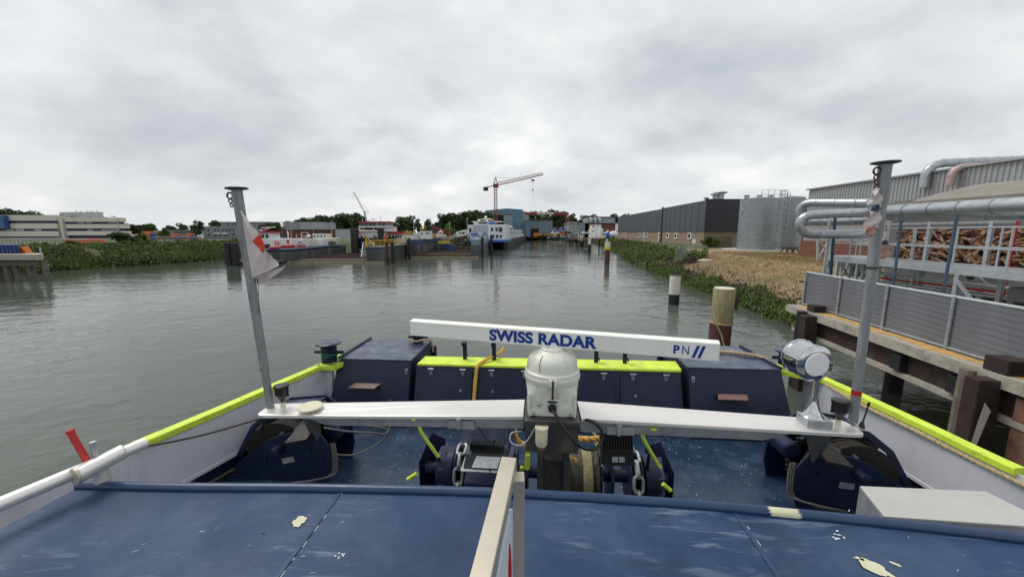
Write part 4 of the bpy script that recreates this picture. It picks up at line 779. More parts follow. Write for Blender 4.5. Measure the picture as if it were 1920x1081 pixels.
part('keel_blocks', pb(MB(), 826, 466, 842, 474, 86.5, 4, .75), m_dark, wb)
dm = WT('drum', 'blue steel drum standing on the dock floor', 'drum', aty(847, 470, 82)); c_ = aty(848, 458, 82); part('shell', MB().lathe((c_[0], 82, .75), [(.75, 0), (.75, c_[2]-.9), (.7, c_[2]-.75)], 16), m_dockb, dm)
# scaffold clutter beside the white ship
sf = WT('scaffold', 'dark scaffold frames and gear left of the white ship', 'scaffold', aty(865, 470, 92)); sb = MB()
for k, px in enumerate((853, 858, 864, 869, 874, 880)): sb.bar(aty(px, 471, 92), aty(px, 444-k % 3, 92), .16)
for py in (447, 453, 459, 465): sb.bar(aty(852, py, 92), aty(881, py, 92.5), .18)
part('frame', sb, m_rust, sf); rs = random.Random(5)
for k in range(12):
    px, py = rs.uniform(854, 879), rs.uniform(441, 466); part('gear', MB().obox(aty(px, py, 92.8), (rs.uniform(.3, .8), .5, rs.uniform(.3, .8)), rs.uniform(0, 1)), rs.choice([m_grey, m_cream, m_rust, m_galv, m_anth]), sf)
yc = WT('yacht', 'white motor yacht hull propped behind the scaffold', 'boat', aty(864, 450, 104)); part('hull', MB().prism([aty(856, 446, 104), aty(858, 452, 104), aty(874, 452, 104), aty(874, 441, 104)], (0, 4, 0)), m_anth, yc); part('deckhouse', MB().prism([aty(856, 444, 104), aty(858, 434, 104), aty(867, 431, 104), aty(873, 431, 104), aty(873, 444, 104)], (0, 3.5, 0)), m_whitep, yc); grect(yc, 'window', m_glass, [(860, 436, 864, 438), (866, 435, 871, 438)], 103.9)
# white cargo ship
SYW = -rad(4.6); cs = LT('cargo_ship', 'large white and blue cargo ship with a long black hull moored in mid-basin', 'ship', (-7.1, 104, 0), SYW)
Ls, Wd = 150, 5.7
st = [(-Wd+.7, 0), (-Wd, 3), (-Wd, Ls-12), (0, Ls), (Wd, Ls-12), (Wd, 3), (Wd-.7, 0)]
def slab(pts, z0, z1): return MB().prism([(p[0], p[1], z0) for p in pts], (0, 0, z1-z0))
hb = MB(); o2 = [(-Wd+1.5, 4), (-Wd+.6, 8), (-Wd, Ls-12), (0, Ls), (Wd, Ls-12), (Wd-.6, 8), (Wd-1.5, 4)]
n7 = len(st); hb.add([(p[0], p[1], -.3) for p in o2]+[(p[0], p[1], 2.2) for p in st], [tuple(range(n7, 2*n7))]+[(i, (i+1) % n7, n7+(i+1) % n7, n7+i) for i in range(n7)]); part('hull', hb, m_hullk, cs)
part('blue_rim', slab([(p[0]*1.005, min(p[1], 22)) for p in st], 2.2, 2.75), m_seab, cs); part('waterline_band', slab([(p[0]*1.003, p[1]) for p in o2[1:-1]], -.3, .28), m_algae, cs); part('hull_side', slab([(-Wd+.01, 22.01), (-Wd+.01, Ls-14), (0, Ls-3), (Wd-.01, Ls-14), (Wd-.01, 22.01)], 2.21, 2.9), m_hullk, cs)
part('house', MB().box(.2, Wd-.25, 1.5, 13, 2.76, 7.0), m_whitep, cs, 'white right-hand deckhouse block', bev=.12); part('house', MB().box(-Wd+.2, -.1, 2.5, 13, 2.76, 7.0), m_whitep, cs, 'white left-hand deckhouse block'); part('recess_wall', MB().box(-4.2, .15, 2.4, 2.5, 4.6, 6.9), m_galvl, cs)
part('blue_band', MB().box(-Wd+1.1, -2.6, 2.25, 2.4, 3.9, 4.7), m_seab, cs); part('blue_band', MB().box(-1.4, .1, 2.25, 2.4, 3.9, 4.7), m_seab, cs)
part('stern_post', MB().box(-2.5, -1.5, 1.9, 2.3, 2.75, 4.9), m_whitep, cs); part('extinguisher', MB().tube([(-2.1, 1.8, 3.0), (-2.1, 1.8, 4.1)], .14, 8), m_red, cs); part('yellow_gear', MB().box(-.9, 0, 1.7, 2.2, 3.0, 3.8), m_yel, cs)
for x0, x1, z0_, z1_ in [(1.1, 1.7, 5.2, 6.2), (2.4, 3.0, 5.2, 6.2), (3.3, 4.3, 5.0, 6.3), (1.0, 2.0, 3.3, 4.2), (2.5, 3.2, 3.3, 4.2), (3.6, 4.2, 3.3, 4.2)]:
    f = part('window', MB().box(x0, x1, 1.42, 1.52, z0_, z1_), m_glass, cs)
part('window', MB().box(-Wd+.5, -Wd+1.1, 2.42, 2.52, 4.9, 6.2), m_glass, cs)
part('wheelhouse', MB().box(-4.4, .1, 5, 10, 7.0, 7.9), m_whitep, cs); part('window', MB().box(-3.0, -.4, 4.95, 8.5, 7.3, 7.75), m_glass, cs); part('wheelhouse_roof', MB().box(-4.9, 3.6, 4.4, 10.5, 7.9, 8.02), m_white, cs); part('navigation_arch', MB().box(-3.6, 1.2, 6.5, 6.9, 8.5, 8.66), m_white, cs)
for x in (-3.2, -.9): part('arch_leg', MB().box(x, x+.35, 6.5, 6.9, 8.02, 8.5), m_white, cs)
part('radar_dome', MB().sphere((-1.1, 6.8, 9.25), .38, 10, 8), m_white, cs); part('radar_scanner', MB().box(-2.1, 0.3, 6.6, 6.9, 8.78, 8.9), m_white, cs)
part('parasol', MB().lathe((3.9, 24, 6.6), [(1.8, 0), (.1, .7)], 10), m_cream, cs); part('blue_box', MB().box(.4, 2.2, 1.9, 3.2, 7.0, 7.7), m_seab, cs)
railing(cs, [(Wd-.2, 14, 2.9), (Wd-.2, 100, 2.9)], 1.1, m_whitep, 2, .12, 2.5, 'deck_railing')
pg = MB(); rs = random.Random(3)
for k in range(26): y_ = 16+k*3.4; pg.bar((Wd-1.2, y_, 2.9), (Wd-1.2, y_, 2.9+rs.uniform(1.2, 3.6)), .22); pg.obox((Wd-1.2, y_, 5.6+rs.uniform(-.6, .4)), (.8, .6, .5))
part('deck_pipes', pg, m_galvl, cs); part('hatch_coaming', MB().box(-4.6, 3.6, 15, 120, 2.9, 4.3), m_galv, cs)
# left quay with blue container
lq = WT('concrete_jetty', 'old concrete jetty on piles at the left edge', 'jetty', (-50, 38, 2.5)); a = aty(78, 477, 36.5); part('deck', MB().prism([(-66, 36.5, 2.15), (a[0], 36.5, 2.15), (a[0]-3.2, 39.2, 2.15), (-66, 39.2, 2.15)], (0, 0, a[2]-2.15)), m_conc, lq); part('edge_beam', MB().prism([(-66, 36.9, 1.55), (a[0]-1.2, 36.9, 1.55), (a[0]-3.4, 38.8, 1.55), (-66, 38.8, 1.55)], (0, 0, .6)), m_concd, lq)
for px in (5, 22, 48, 76): x_ = aty(px, 500, 37)[0]; part('pile', MB().tube([(x_+(.1 if px < 70 else .25), 37.3, -1), (x_, 37.3, 1.5 if px < 70 else 2.15)], .24, 8), m_concd, lq); 
for px in (0, 30, 60): x_ = aty(px, 500, 38.7)[0]; part('pile', MB().tube([(x_, 38.7, -1), (x_, 38.7, 1.6)], .22, 8), m_concd, lq)
part('ladder', MB().bar((a[0]-1.3, 37.5, a[2]), (a[0]-1.3, 37.5, a[2]+.75), .08), m_galvl, lq)
bc = WT('skip', 'blue ribbed steel skip on the concrete jetty at the left edge', 'skip', aty(20, 476, 38)); z1_ = a[2]; k0, k1 = aty(-60, 458.5, 38), aty(37, 476, 38); part('body', MB().prism([(k0[0], 38, z1_), (k1[0], 38, z1_), (k1[0]-3, 40.2, z1_), (k0[0], 40.2, z1_)], (0, 0, k0[2]-z1_)), m_blue, bc); rb = MB(); [pb(rb, -10+k*7.5, 459, -8.6+k*7.5, 476, 37.93, .1, z1_) for k in range(6)]; part('ribs', rb, m_blue, bc)
og = WT('grab_bucket', 'orange-red grab beside the blue skip on the jetty', 'grab', aty(43, 476, 38.5)); c_ = aty(42, 470, 38.5); part('shell', MB().prism([(c_[0]-.3, 38.4, z1_), (c_[0]-.3, 38.4, z1_+.65), (c_[0]+.1, 38.4, z1_+.7), (c_[0]+.5, 38.4, z1_)], (0, .6, 0)), m_orange, og, bev=.04)
# ---------------------------------------------------------------- warehouse on the right
wl = WT('warehouse', 'long anthracite-clad warehouse on a tan brick base, black end wall', 'warehouse', (37.6, 74, 2.2))
WA, WB = Vector((37.6, 74, 0)), Vector((41.2, 147, 0)); ht = 11.0; bz = 5.0; base0 = 1.8
wd_ = (WB-WA).normalized(); WG = WA.lerp(WB, .33)
def wallseg(p, q, z0, z1, mat, nm, inset=0, D=22, lab=None):
    o_ = Vector((inset, 0, 0)); return part(nm, MB().prism([p+o_+Vector((0, 0, z0)), q+o_+Vector((0, 0, z0)), q+Vector((D, 0, z0)), p+Vector((D, 0, z0))], (0, 0, z1-z0)), mat, wl, lab)
wallseg(WA, WG-wd_*.5, bz, ht, m_anth, 'cladding'); wallseg(WG+wd_*.5, WB, bz, ht-.15, m_anth, 'cladding'); wallseg(WA+wd_*.15, WB, base0, bz, m_brick, 'brick_base', .12)
part('end_cladding', MB().box(37.58, 62, 73.85, 73.98, bz, ht+.02), m_anth2, wl, 'black cladding of the end wall'); part('downpipe', MB().box(WG.x-.1, WG.x+.15, WG.y-.3, WG.y+.3, 2, ht+.3), m_pblack, wl)
part('roof_edge', MB().box(37.5, 62, 73.8, 74.1, ht+.02, ht+.2), m_dark, wl)
for k in range(1, 24): p = WA.lerp(WB, k/24); part('cladding_joint', MB().box(p.x-.03, p.x+.02, p.y-.05, p.y+.05, bz+.02, ht-.2), m_anth2, wl)
for px, h_ in ((1293, 1), (1267, 1), (1252, 1), (1238, 1), (1206, .8), (1199, .8), (1213, .8), (1167, .8), (1172, .8)):
    # window on the brick base: solve for the point on the wall line seen at this column
    r = ray(px, 440); s_ = (WA.x*wd_.y-WA.y*wd_.x)/(r[0]*wd_.y-r[1]*wd_.x); x_, y_ = r[0]*s_, r[1]*s_
    f = part('window', MB().box(x_-.06, x_+.2, y_-.75, y_+.75, 3.4, 4.7), m_white, wl); part('pane', MB().box(x_-.12, x_+.1, y_-.45, y_+.45, 3.7, 4.55), m_glass, f)
for px in (1236, 1209): r = ray(px, 440); s_ = (WA.x*wd_.y-WA.y*wd_.x)/(r[0]*wd_.y-r[1]*wd_.x); part('downpipe', MB().tube([(r[0]*s_-.1, r[1]*s_, 1.9), (r[0]*s_-.1, r[1]*s_, 4.95)], .12, 6), m_white, wl)
for px, y0, y1, r_, k in ((1341, 363, 374, .55, 0), (1350, 360, 374, .75, 1), (1324, 370, 375, .3, 2)):
    c_ = aty(px, y1, 82); zt = aty(px, y0, 82)[2]; v = WT('roof_vent', ['wide grey roof vent on the warehouse, middle one', 'tallest flat-capped roof vent on the warehouse', 'small round roof vent on the warehouse edge'][k], 'roof vent', (c_[0], 82, ht)); part('duct', MB().lathe((c_[0], 82, ht-.3), [(r_, 0), (r_, zt-ht)], 14), m_galv, v); part('cap', MB().lathe((c_[0], 82, zt-.3), [(r_*1.7, 0), (r_*1.8, .15), (r_*1.7, .3)], 14), m_galv, v)
# timber fence + small items
fn = WT('board_fence', 'grey timber board fence between the warehouse and the silo', 'fence', aty(1330, 462, 66))
for k in range(13):
    px = 1328+k*3.4; part('board', pb(MB(), px, 442+random.uniform(0, 1.2), px+3.1, 464, 66+random.uniform(0, .06), .05, 2.0), m_wood, fn)
mf = WT('mesh_fence', 'grey-green bar fence running down the green bank to the rusty bin', 'fence', aty(1268, 484, 47)); mb = MB(); fa, fb = Vector(aty(1266, 483, 44)), Vector(aty(1304, 474, 50)); 
for k in range(17): p = fa.lerp(fb, k/16); mb.bar((p.x, p.y, p.z-.5), (p.x, p.y, p.z+1.1), .04)
mb.bar(fa+Vector((0, 0, 1.1)), fb+Vector((0, 0, 1.1)), .05); part('bars', mb, m_galv, mf)
rb_ = WT('rusty_bin', 'rust-brown round bin at the top of the dry slope', 'bin', aty(1297, 486, 45)); c_ = aty(1298, 486, 45); part('shell', MB().lathe((c_[0], 45, float(gh(c_[0], 45))-.1), [(.42, 0), (.46, .95), (.4, .95), (.38, .6)], 16), m_rust, rb_)
c_ = atz(1322, 490, 1.9); mb = MB(); mb.tube([(c_[0]-.7, c_[1], 2.02), (c_[0]-.2, c_[1]+.1, 2.0), (c_[0]+.7, c_[1]+.2, 2.05)], [.05, .13, .05], 8); solo('plastic_pipe', mb, m_white, 'short white tube lying on the dry grass', 'tube', (c_[0], c_[1], 1.95))
wbx = WT('meter_box', 'small white meter box on a post by the warehouse base', 'meter box', aty(1303, 460, 64)); part('box', pb(MB(), 1301, 448, 1305, 456, 64, .4), m_white, wbx); part('post', pb(MB(), 1302.4, 456, 1303.6, 464, 64.1, .12, 1.9), m_galv, wbx)
# silos
def silo(name_lab, cx_, cy_, r, z0_, z1_, txt):
    t = WT('silo', name_lab, 'silo', (cx_, cy_, z0_)); n_ = 9; h_ = (z1_-z0_)/n_
    for k in range(n_): part('shell_ring', MB().lathe((cx_, cy_, z0_+k*h_), [(r, 0), (r, h_-.012)], 64), m_silo, t)
    part('roof', MB().lathe((cx_, cy_, z1_), [(r+.03, 0), (r+.03, .08), (r*.3, .35), (.1, .4)], 56), m_silo, t)
    sm_ = MB()
    for a_ in range(0, 360, 30):
        for k in range(n_):
            aa = rad(a_+(15 if k % 2 else 0)); sm_.obox((cx_+(r+.01)*math.cos(aa), cy_+(r+.01)*math.sin(aa), z0_+(k+.5)*h_), (.012, .07, h_*.96), (0, 0, aa))
    part('seam', sm_, m_silo, t, kind='stuff'); return t
c_ = aty(1413, 469, 57); r1 = 85/2/FPX*57*.73; zt = aty(0, 372, 54.5)[2]
s1_ = silo('large round galvanised silo with faint red lettering and a caged ladder', c_[0], 56.6, r1, 2.1, zt, 1)
zf = 56.6-r1
hp = MB(); hp.box(c_[0]+.4, c_[0]+1.5, zf-.02, zf+.3, 2.6, 3.6); part('hatch', hp, m_silo, s1_, bev=.05)
for k, px in enumerate((1400, 1425, 1488)): pass
for px in (1400, 1424, 1445): v_ = aty(px, 371, 57); part('roof_hatch', MB().lathe((v_[0], 57, zt+.2), [(.35, 0), (.35, .4), (.42, .42), (.42, .5)], 10), m_galv, s1_)
# the red lettering is two short worn rows, unreadable even in the photograph
wr = MB(); rs = random.Random(4)
for row, (x0, x1, yy) in enumerate([(1379, 1396.5, 396.5), (1382, 1392, 400.3)]):
    px = x0
    while px < x1:
        w_ = rs.uniform(.9, 1.8); aa = math.asin(max(-.999, min(.999, (aty(px+w_/2, yy, 55.5)[0]-c_[0])/r1))); zc = aty(0, yy, 55)[2]
        wr.obox((c_[0]+(r1+.03)*math.sin(aa), 56.6-(r1+.03)*math.cos(aa), zc), (w_*.06, .02, rs.uniform(.12, .2)), (0, 0, aa)); px += w_+.5
part('worn_lettering', wr, m_redp, s1_)
ldd = MB(); lx = c_[0]+r1*.86; ly = 56.6-r1*.62
for dx in (-.3, .3): ldd.tube([(lx+dx, ly, 2.4), (lx+dx, ly, zt+1.3)], .05, 5)
for k in range(24): ldd.bar((lx-.3, ly, 2.6+k*.35), (lx+.3, ly, 2.6+k*.35), .04)
for k in range(7): z_ = 5+k*.85; ldd.tube([(lx-.3, ly, z_), (lx-.45, ly-.5, z_), (lx, ly-.85, z_), (lx+.75, ly-.5, z_), (lx+.6, ly, z_)], .035, 4)
for dx, dy in ((-.45, -.5), (0, -.85), (.75, -.5)): ldd.tube([(lx+dx, ly+dy, 5), (lx+dx, ly+dy, zt+.9)], .035, 4)
part('caged_ladder', ldd, m_galvl, s1_); railing(s1_, [(lx-2.6, ly+.7, zt+.1), (lx+1.2, ly+.7, zt+.1), (lx+1.2, ly+2.4, zt+.1)], 1.2, m_galvl, 2, .05, .9)
part('lamp', MB().sphere((lx-.9, ly-.15, zt-.9), .22, 8, 6), m_cream, s1_)
c2 = aty(1479, 469, 60); s2_ = silo('smaller plain galvanised silo behind the lettered one', c2[0]-.2, 60.6, 1.95, 2.1, zt+.55, 0)
# picnic table
pt_ = WT('picnic_table', 'dark wooden picnic table below the smaller silo', 'picnic table', aty(1482, 470, 48)); c_ = aty(1482, 468, 48); z_ = 2.2
part('tabletop', MB().box(c_[0]-.95, c_[0]+.95, 47.7, 48.4, z_+.72, z_+.78), m_pblack, pt_)
for yy in (47.25, 48.6): part('bench', MB().box(c_[0]-.95, c_[0]+.95, yy, yy+.28, z_+.42, z_+.47), m_pblack, pt_)
for xx in (-.7, 0, .7):
    l_ = MB(); l_.bar((c_[0]+xx, 47.3, z_-.05), (c_[0]+xx, 47.9, z_+.72), .09); l_.bar((c_[0]+xx, 48.8, z_-.05), (c_[0]+xx, 48.2, z_+.72), .09); part('leg', l_, m_pblack, pt_)
# ---------------------------------------------------------------- production hall
ph = WT('production_hall', 'pale corrugated production hall at the right edge', 'hall', (34, 40, 2.2))
cor = MB(); y_ = 8.0; pts = []
while y_ < 43: pts += [(33.6, y_), (33.6, y_+.13), (33.53, y_+.17), (33.53, y_+.28)]; y_ += .32
n_ = len(pts); vs = [(p[0], p[1], 6.9) for p in pts]+[(p[0], p[1], 9.55) for p in pts]; cor.add(vs, [(i+1, i, n_+i, n_+i+1) for i in range(n_-1)])
part('corrugated_wall', cor, m_hallw, ph); part('wall', MB().box(33.7, 60, 8, 43.3, 2, 6.9), m_hallg, ph); part('end_wall', MB().box(33.7, 60, 43.3, 43.5, 2, 9.5), m_hallw, ph); part('upper_core', MB().box(33.75, 60, 8, 43.25, 6.9, 9.5), m_hallw, ph); part('roof_edge', MB().box(33.35, 60, 7.9, 43.6, 9.55, 9.68), m_galv, ph); part('sill_band', MB().box(33.4, 33.7, 8, 43.2, 6.7, 6.9), m_rust, ph)
part('brick_base', MB().box(33.3, 33.7, 28, 43.4, 1.9, 3.9), m_brickr, ph)
def elbow(a, b, c, r, n=10):     # quarter bend from a via corner b to c
    a, b, c = Vector(a), Vector(b), Vector(c); return [a.lerp(b, t).lerp(b.lerp(c, t), t) for t in [i/n for i in range(n+1)]]
def duct(name_lab, path, r, mat, rings, grp=None, cat='duct'):
    t = WT('duct', name_lab, cat, path[0], grp); part('pipe', MB().tube(path, r, 20), mat, t); P = [Vector(p) for p in path]
    L = [0]; [L.append(L[-1]+(P[i+1]-P[i]).length) for i in range(len(P)-1)]
    n_ = int(L[-1]/rings)
    for k in range(1, n_+1):
        s_ = k*rings; j = max(i for i in range(len(L)-1) if L[i] <= s_+1e-6) if s_ < L[-1] else None
        if j is None: continue
        d_ = (P[j+1]-P[j]).normalized(); c0 = P[j]+d_*(s_-L[j]); part('flange', MB().tube([c0-d_*.018, c0+d_*.018], r*1.09, 20), m_galv, t)
    return t
# roof ducts
a = aty(1732, 352, 31); zz_ = aty(0, 307, 31)[2]; duct('large grey roof duct bending over the top edge of the production hall', [a]+elbow((a[0], 31, zz_-1.0), (a[0], 31, zz_), (a[0]+1.2, 30.6, zz_), 1)+[(a[0]+9, 28.5, zz_)], .32, m_duct, .8)
a = aty(1781, 348, 29); zz_ = aty(0, 314, 29)[2]; duct('smaller faded pink roof duct right of the grey roof duct', [a]+elbow((a[0], 29, zz_-.7), (a[0], 29, zz_), (a[0]+.8, 28.7, zz_), 1)+[(a[0]+6, 27, zz_)], .26, m_ductp, .7)
# covered trailer and tarpaulin
tr = WT('covered_bunker', 'tall grey steel bunker under a taupe tarpaulin behind the catwalk', 'bunker', (15, 12, 2.3))
part('front_wall', MB().box(15.0, 20, 6, 15.0, 2.3, 6.0), m_tank, tr)
tp = MB(); rows = []
for j in range(15):
    yy = 5.5+j*.72; f = min(1, (14-j)/2.6) if j > 10 else 1; f = max(.0, f)
    rows.append([(14.72+.42*k+(1-f)*.5*(k > 0), yy, 5.90+(.16+.84*f)*.62*math.sin(math.pi*.5*min(1, k/5.5))**.75*(1 if k < 7 else 1)-.04*((j % 3) == 1)*(0 < k < 5)) for k in range(10)])
tp.add([p for r in rows for p in r], [(j*10+k, j*10+k+1, (j+1)*10+k+1, (j+1)*10+k) for j in range(14) for k in range(9)], True); tp.box(14.69, 14.74, 5.5, 15.45, 5.70, 5.92)
part('tarpaulin', tp, m_tarp, tr)
part('hem_rope', MB().tube([(14.7, 5.5+k*.5, 5.75+.03*math.sin(k*2)) for k in range(20)], .015, 5), m_cable, tr)
part('mural_panel', MB().box(14.9, 14.99, 6, 14.6, 3.72, 5.0), m_mural, tr, 'dark red-brown panel packed with cream sticks')
st_ = MB(); rs = random.Random(9)
for k in range(620):
    y_, z_ = rs.uniform(6.2, 14.4), rs.uniform(3.85, 4.88); an = rs.choice([rs.gauss(0, .35), rs.gauss(.9, .3), rs.gauss(-.7, .3)]); L_ = rs.uniform(.15, .45); x_ = 14.87-rs.uniform(0, .12)
    dy, dz = math.cos(an)*L_/2, math.sin(an)*L_/2; dz = max(-.4, min(.4, dz)); st_.tube([(x_, y_-dy, max(3.78, z_-dz)), (x_-rs.uniform(0, .1), y_+dy, min(4.95, z_+dz))], [rs.uniform(.025, .05), rs.uniform(.025, .045)], 7) if rs.random() < .72 else st_.tube([(14.90, y_, z_), (14.74-rs.uniform(0, .05), y_+rs.uniform(-.05, .05), z_+rs.uniform(-.03, .03))], rs.uniform(.035, .06), 8)
part('sticks', st_, m_stick, tr, kind='stuff')
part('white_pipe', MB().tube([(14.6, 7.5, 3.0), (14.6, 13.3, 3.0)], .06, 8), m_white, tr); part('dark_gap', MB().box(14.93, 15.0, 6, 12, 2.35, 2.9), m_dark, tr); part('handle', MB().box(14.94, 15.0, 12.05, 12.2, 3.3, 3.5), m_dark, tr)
rp = aty(1723, 460, 14.6); solo('standpipe', MB().tube([(rp[0], 14.6, 2.4), (rp[0], 14.6, 6.0)], .06, 8), m_redp, 'slim red standpipe left of the stick-filled panel', 'standpipe', (rp[0], 14.6, 2.4))
rp = aty(1899, 460, 10.2); solo('standpipe', MB().tube([(rp[0], 10.2, 2.4), (rp[0], 10.2, 5.3)], .032, 8), m_redp, 'slim red standpipe near the right edge', 'standpipe', (rp[0], 10.2, 2.4))
rp = aty(1708, 515, 14.2); t = WT('control_post', 'yellow and red control post above a green pump behind the board wall', 'machine', (rp[0], 14.2, 2.4)); part('panel', MB().box(rp[0]-.22, rp[0]+.22, 14.1, 14.3, 3.05, 3.75), m_redp, t); part('tape', MB().box(rp[0]-.13, rp[0]+.05, 14.04, 14.1, 3.1, 3.7), m_yel, t); part('pump', MB().lathe((rp[0]-.5, 14.2, 2.8), [(.22, 0), (.25, .1), (.25, .8), (.2, .9)], 14, (1, 0, 0)), m_greenm, t); part('foot', MB().box(rp[0]-.4, rp[0]+.3, 14, 14.4, 2.25, 2.75), m_greenm, t)
# ---------------------------------------------------------------- quay
QA, QB = Vector((9.28, 12.45, 0)), Vector((7.05, -2.0, 0)); qd = (QB-QA).normalized(); qn = Vector((-qd.y, qd.x, 0)); 
if qn.x < 0: qn = -qn
QZ = 2.4
qy = WT('quay_deck', 'weathered concrete quay slab on steel beams beside the board wall', 'quay', (9.3, 12.4, 2.4))
def qbox(s0, s1, n0, n1, z0_, z1_):
    P = [QA+qd*s0+qn*n0, QA+qd*s1+qn*n0, QA+qd*s1+qn*n1, QA+qd*s0+qn*n1]; mb = MB(); return mb.prism([p+Vector((0, 0, z0_)) for p in (P if True else P)], (0, 0, z1_-z0_))
def qp(s, n, z): p = QA+qd*s+qn*n; return (p.x, p.y, z)
# slab with a slightly broken edge
sl_ = MB(); ns = 60; rs = random.Random(2); top = []; 
for k in range(ns+1):
    s = 14.6*k/ns; e = rs.uniform(0, .035); top.append((qp(s, e, QZ-.0), qp(s, e*.4, QZ-.22), qp(s, 6, QZ-.22), qp(s, 6, QZ)))
sl_.add([p for r in top for p in r], [f for k in range(ns) for f in ((k*4, k*4+4, k*4+5, k*4+1), (k*4+3, k*4+7, k*4+4, k*4), (k*4+1, k*4+5, k*4+6, k*4+2))]+[(0, 1, 2, 3)]); part('slab', sl_, m_conc, qy)
part('edge_girder', qbox(.35, 14.6, .18, .40, 1.72, 2.17), m_rustd, qy); part('girder_flange', qbox(.35, 14.6, .08, .5, 1.60, 1.70), m_conc, qy, 'pale stained lower flange of the girder')
for s in (1.1, 3.2, 5.2, 7.2, 9.4, 11.5): part('cross_beam', qbox(s, s+.25, .5, 5.5, 1.5, 2.17), m_rustd, qy)
for s in (1.2, 5.3, 9.3, 12.5): part('support_pile', MB().tube([qp(s, 2.6, -1.5), qp(s, 2.6, 1.6)], .22, 12), m_rustd, qy)
part('bracket', qbox(4.3, 4.55, .02, .2, 1.75, 2.1), m_pblack, qy); part('bracket', qbox(5.6, 5.85, .02, .2, 1.75, 2.1), m_pblack, qy)
sp = MB(); npt = 34; rs = random.Random(8); ptsA = []; 
for k in range(npt+1): s = .25+6.7*k/npt; ptsA.append((qp(s, .06+.16*abs(math.sin(k*.37+.5))+rs.uniform(0, .06), QZ+.004), qp(s, .46, QZ+.004)))
sp.add([p for r in ptsA for p in r], [(k*2, k*2+2, k*2+3, k*2+1) for k in range(npt)]); part('sand_spill', sp, m_sand, qy)
# board wall
bwl = WT('board_wall', 'waist-high wall of grey boards with galvanised posts on the quay', 'wall', qp(0, .5, 2.4)); bays = 9; bl = 1.62; wh = 1.06; nplk = 9
master = None
for b_ in range(bays):
    for k in range(nplk):
        s0 = .12+b_*bl; z0_ = QZ+.02+k*wh/nplk
        if master is None: master = part('plank', qbox(s0, s0+bl-.03, .50, .53, z0_, z0_+wh/nplk-.004), m_plank, bwl)
        else:
            o_ = piece(master, qd*(b_*bl)+qn*random.uniform(-.001, .001)+Vector((0, 0, k*wh/nplk)))
for b_ in range(bays+1): s0 = .12+b_*bl-.015; part('wall_post', MB().tube([qp(s0, .465, QZ), qp(s0, .465, QZ+wh+.06)], .032, 10), m_galv, bwl)
part('top_rail', MB().tube([qp(.05, .515, QZ+wh+.04), qp(.05+bays*bl, .515, QZ+wh+.04)], .035, 10), m_galvl, bwl); part('bottom_rail', MB().tube([qp(.05, .475, QZ+.06), qp(.05+bays*bl, .475, QZ+.06)], .02, 8), m_galv, bwl)
# black end frame
ef = MB(); ef.bar(qp(-.25, .75, QZ), qp(-.25, .75, QZ+.75), .1); ef.bar(qp(-.25, .5, QZ+.75), qp(-.25, .95, QZ+.75), .05); ef.bar(qp(-.25, .45, QZ+.15), qp(-.25, .9, QZ+.15), .05); solo('steel_bracket', ef, m_pblack, 'black H-shaped steel bracket at the left end of the board wall', 'bracket', qp(-.25, .75, QZ))
# rusty box sections
for i, (s, w_) in enumerate([(1.05, .34), (6.12, .38)]):
    t = WT('steel_box', ['small rusty steel box section on the quay edge near its left end', 'large rusty steel box section on the quay edge above the split timber pile'][i], 'steel box', qp(s, .1, QZ)); 
    part('shell', qbox(s, s+w_, .06, .4, QZ+.005, QZ+.21+.06*i), m_rustd, t, bev=.01); part('opening', qbox(s+w_, s+w_+.004, .1, .36, QZ+.04, QZ+.18+.05*i), m_dark, t)
# fender piles along the quay
for i, s in enumerate((1.35, 6.24)):
    t = WT('fender_pile', ['paired timber and steel fender pile at the left end of the quay', 'split grey timber and rust-brown steel fender pile in front of the quay'][i], 'fender pile', qp(s, -.2, 0)); w_ = .19 if i else .24
    part('timber', MB().lathe(qp(s-w_*.65, -.14, -1.5), [(w_*.62, 0), (w_*.6, 3.4), (w_*.56, 3.9-.03*i)], 9, a0=.3), m_pblack if i == 0 else m_wood, t); part('steel_face', qbox(s, s+w_*1.35, -.3, .06, -1.5, QZ-.06-.03*i), m_rustd, t, bev=.02)
    if i: part('splinter', MB().prism([qp(s+.36, -.26, 1.95), qp(s+.46, -.26, 1.85), qp(s+.34, -.26, 1.1), qp(s+.22, -.26, .85)], (.03, .03, 0)), m_tarp, t); part('rusty_back', qbox(s+.42, s+.75, .1, .3, -1, 2.1), m_rustlt, t)
qe = WT('fender_tube', 'grey rounded pipe end sticking out at the quay edge on the far right', 'pipe', qp(7.1, -.1, 2.1)); part('tube', MB().lathe(qp(7.25, .3, 2.12), [(.09, 0), (.12, .06), (.12, .5)], 14, -qn), m_galv, qe)
# ---------------------------------------------------------------- catwalk
cw = WT('steel_catwalk', 'galvanised steel catwalk on braced posts behind the board wall', 'catwalk', (12, 12, 2.4)); XC = 11.6; 
def cwp(y, x=None, z=3.86): return (XC+(y-8)*.16+(x or 0), y, z)
for x_ in (0, 1.2): part('side_beam', MB().bar(cwp(6, x_, 3.80), cwp(15.2, x_, 3.80), .08, .2), m_galvl, cw)
part('deck_grating', MB().bar(cwp(6, .6, 3.88), cwp(15.2, .6, 3.88), 1.1, .03), m_galv, cw)
for k in range(8):
    y_ = 6.3+k*1.27
    for x_ in (0, 1.2): part('rail_post', MB().bar(cwp(y_, x_), cwp(y_, x_, 4.93), .034), m_galvl, cw)
for x_ in (0, 1.2):
    for z_ in (4.4, 4.93): part('hand_rail', MB().tube([cwp(6, x_, z_), cwp(15.2, x_, z_)], .017, 8), m_galvl, cw)
for y_ in (7.4, 9.9, 12.5, 15.0):
    for x_ in (0, 1.2): part('support_post', MB().bar(cwp(y_, x_, 2.2), cwp(y_, x_, 3.75), .095), m_galvl, cw)
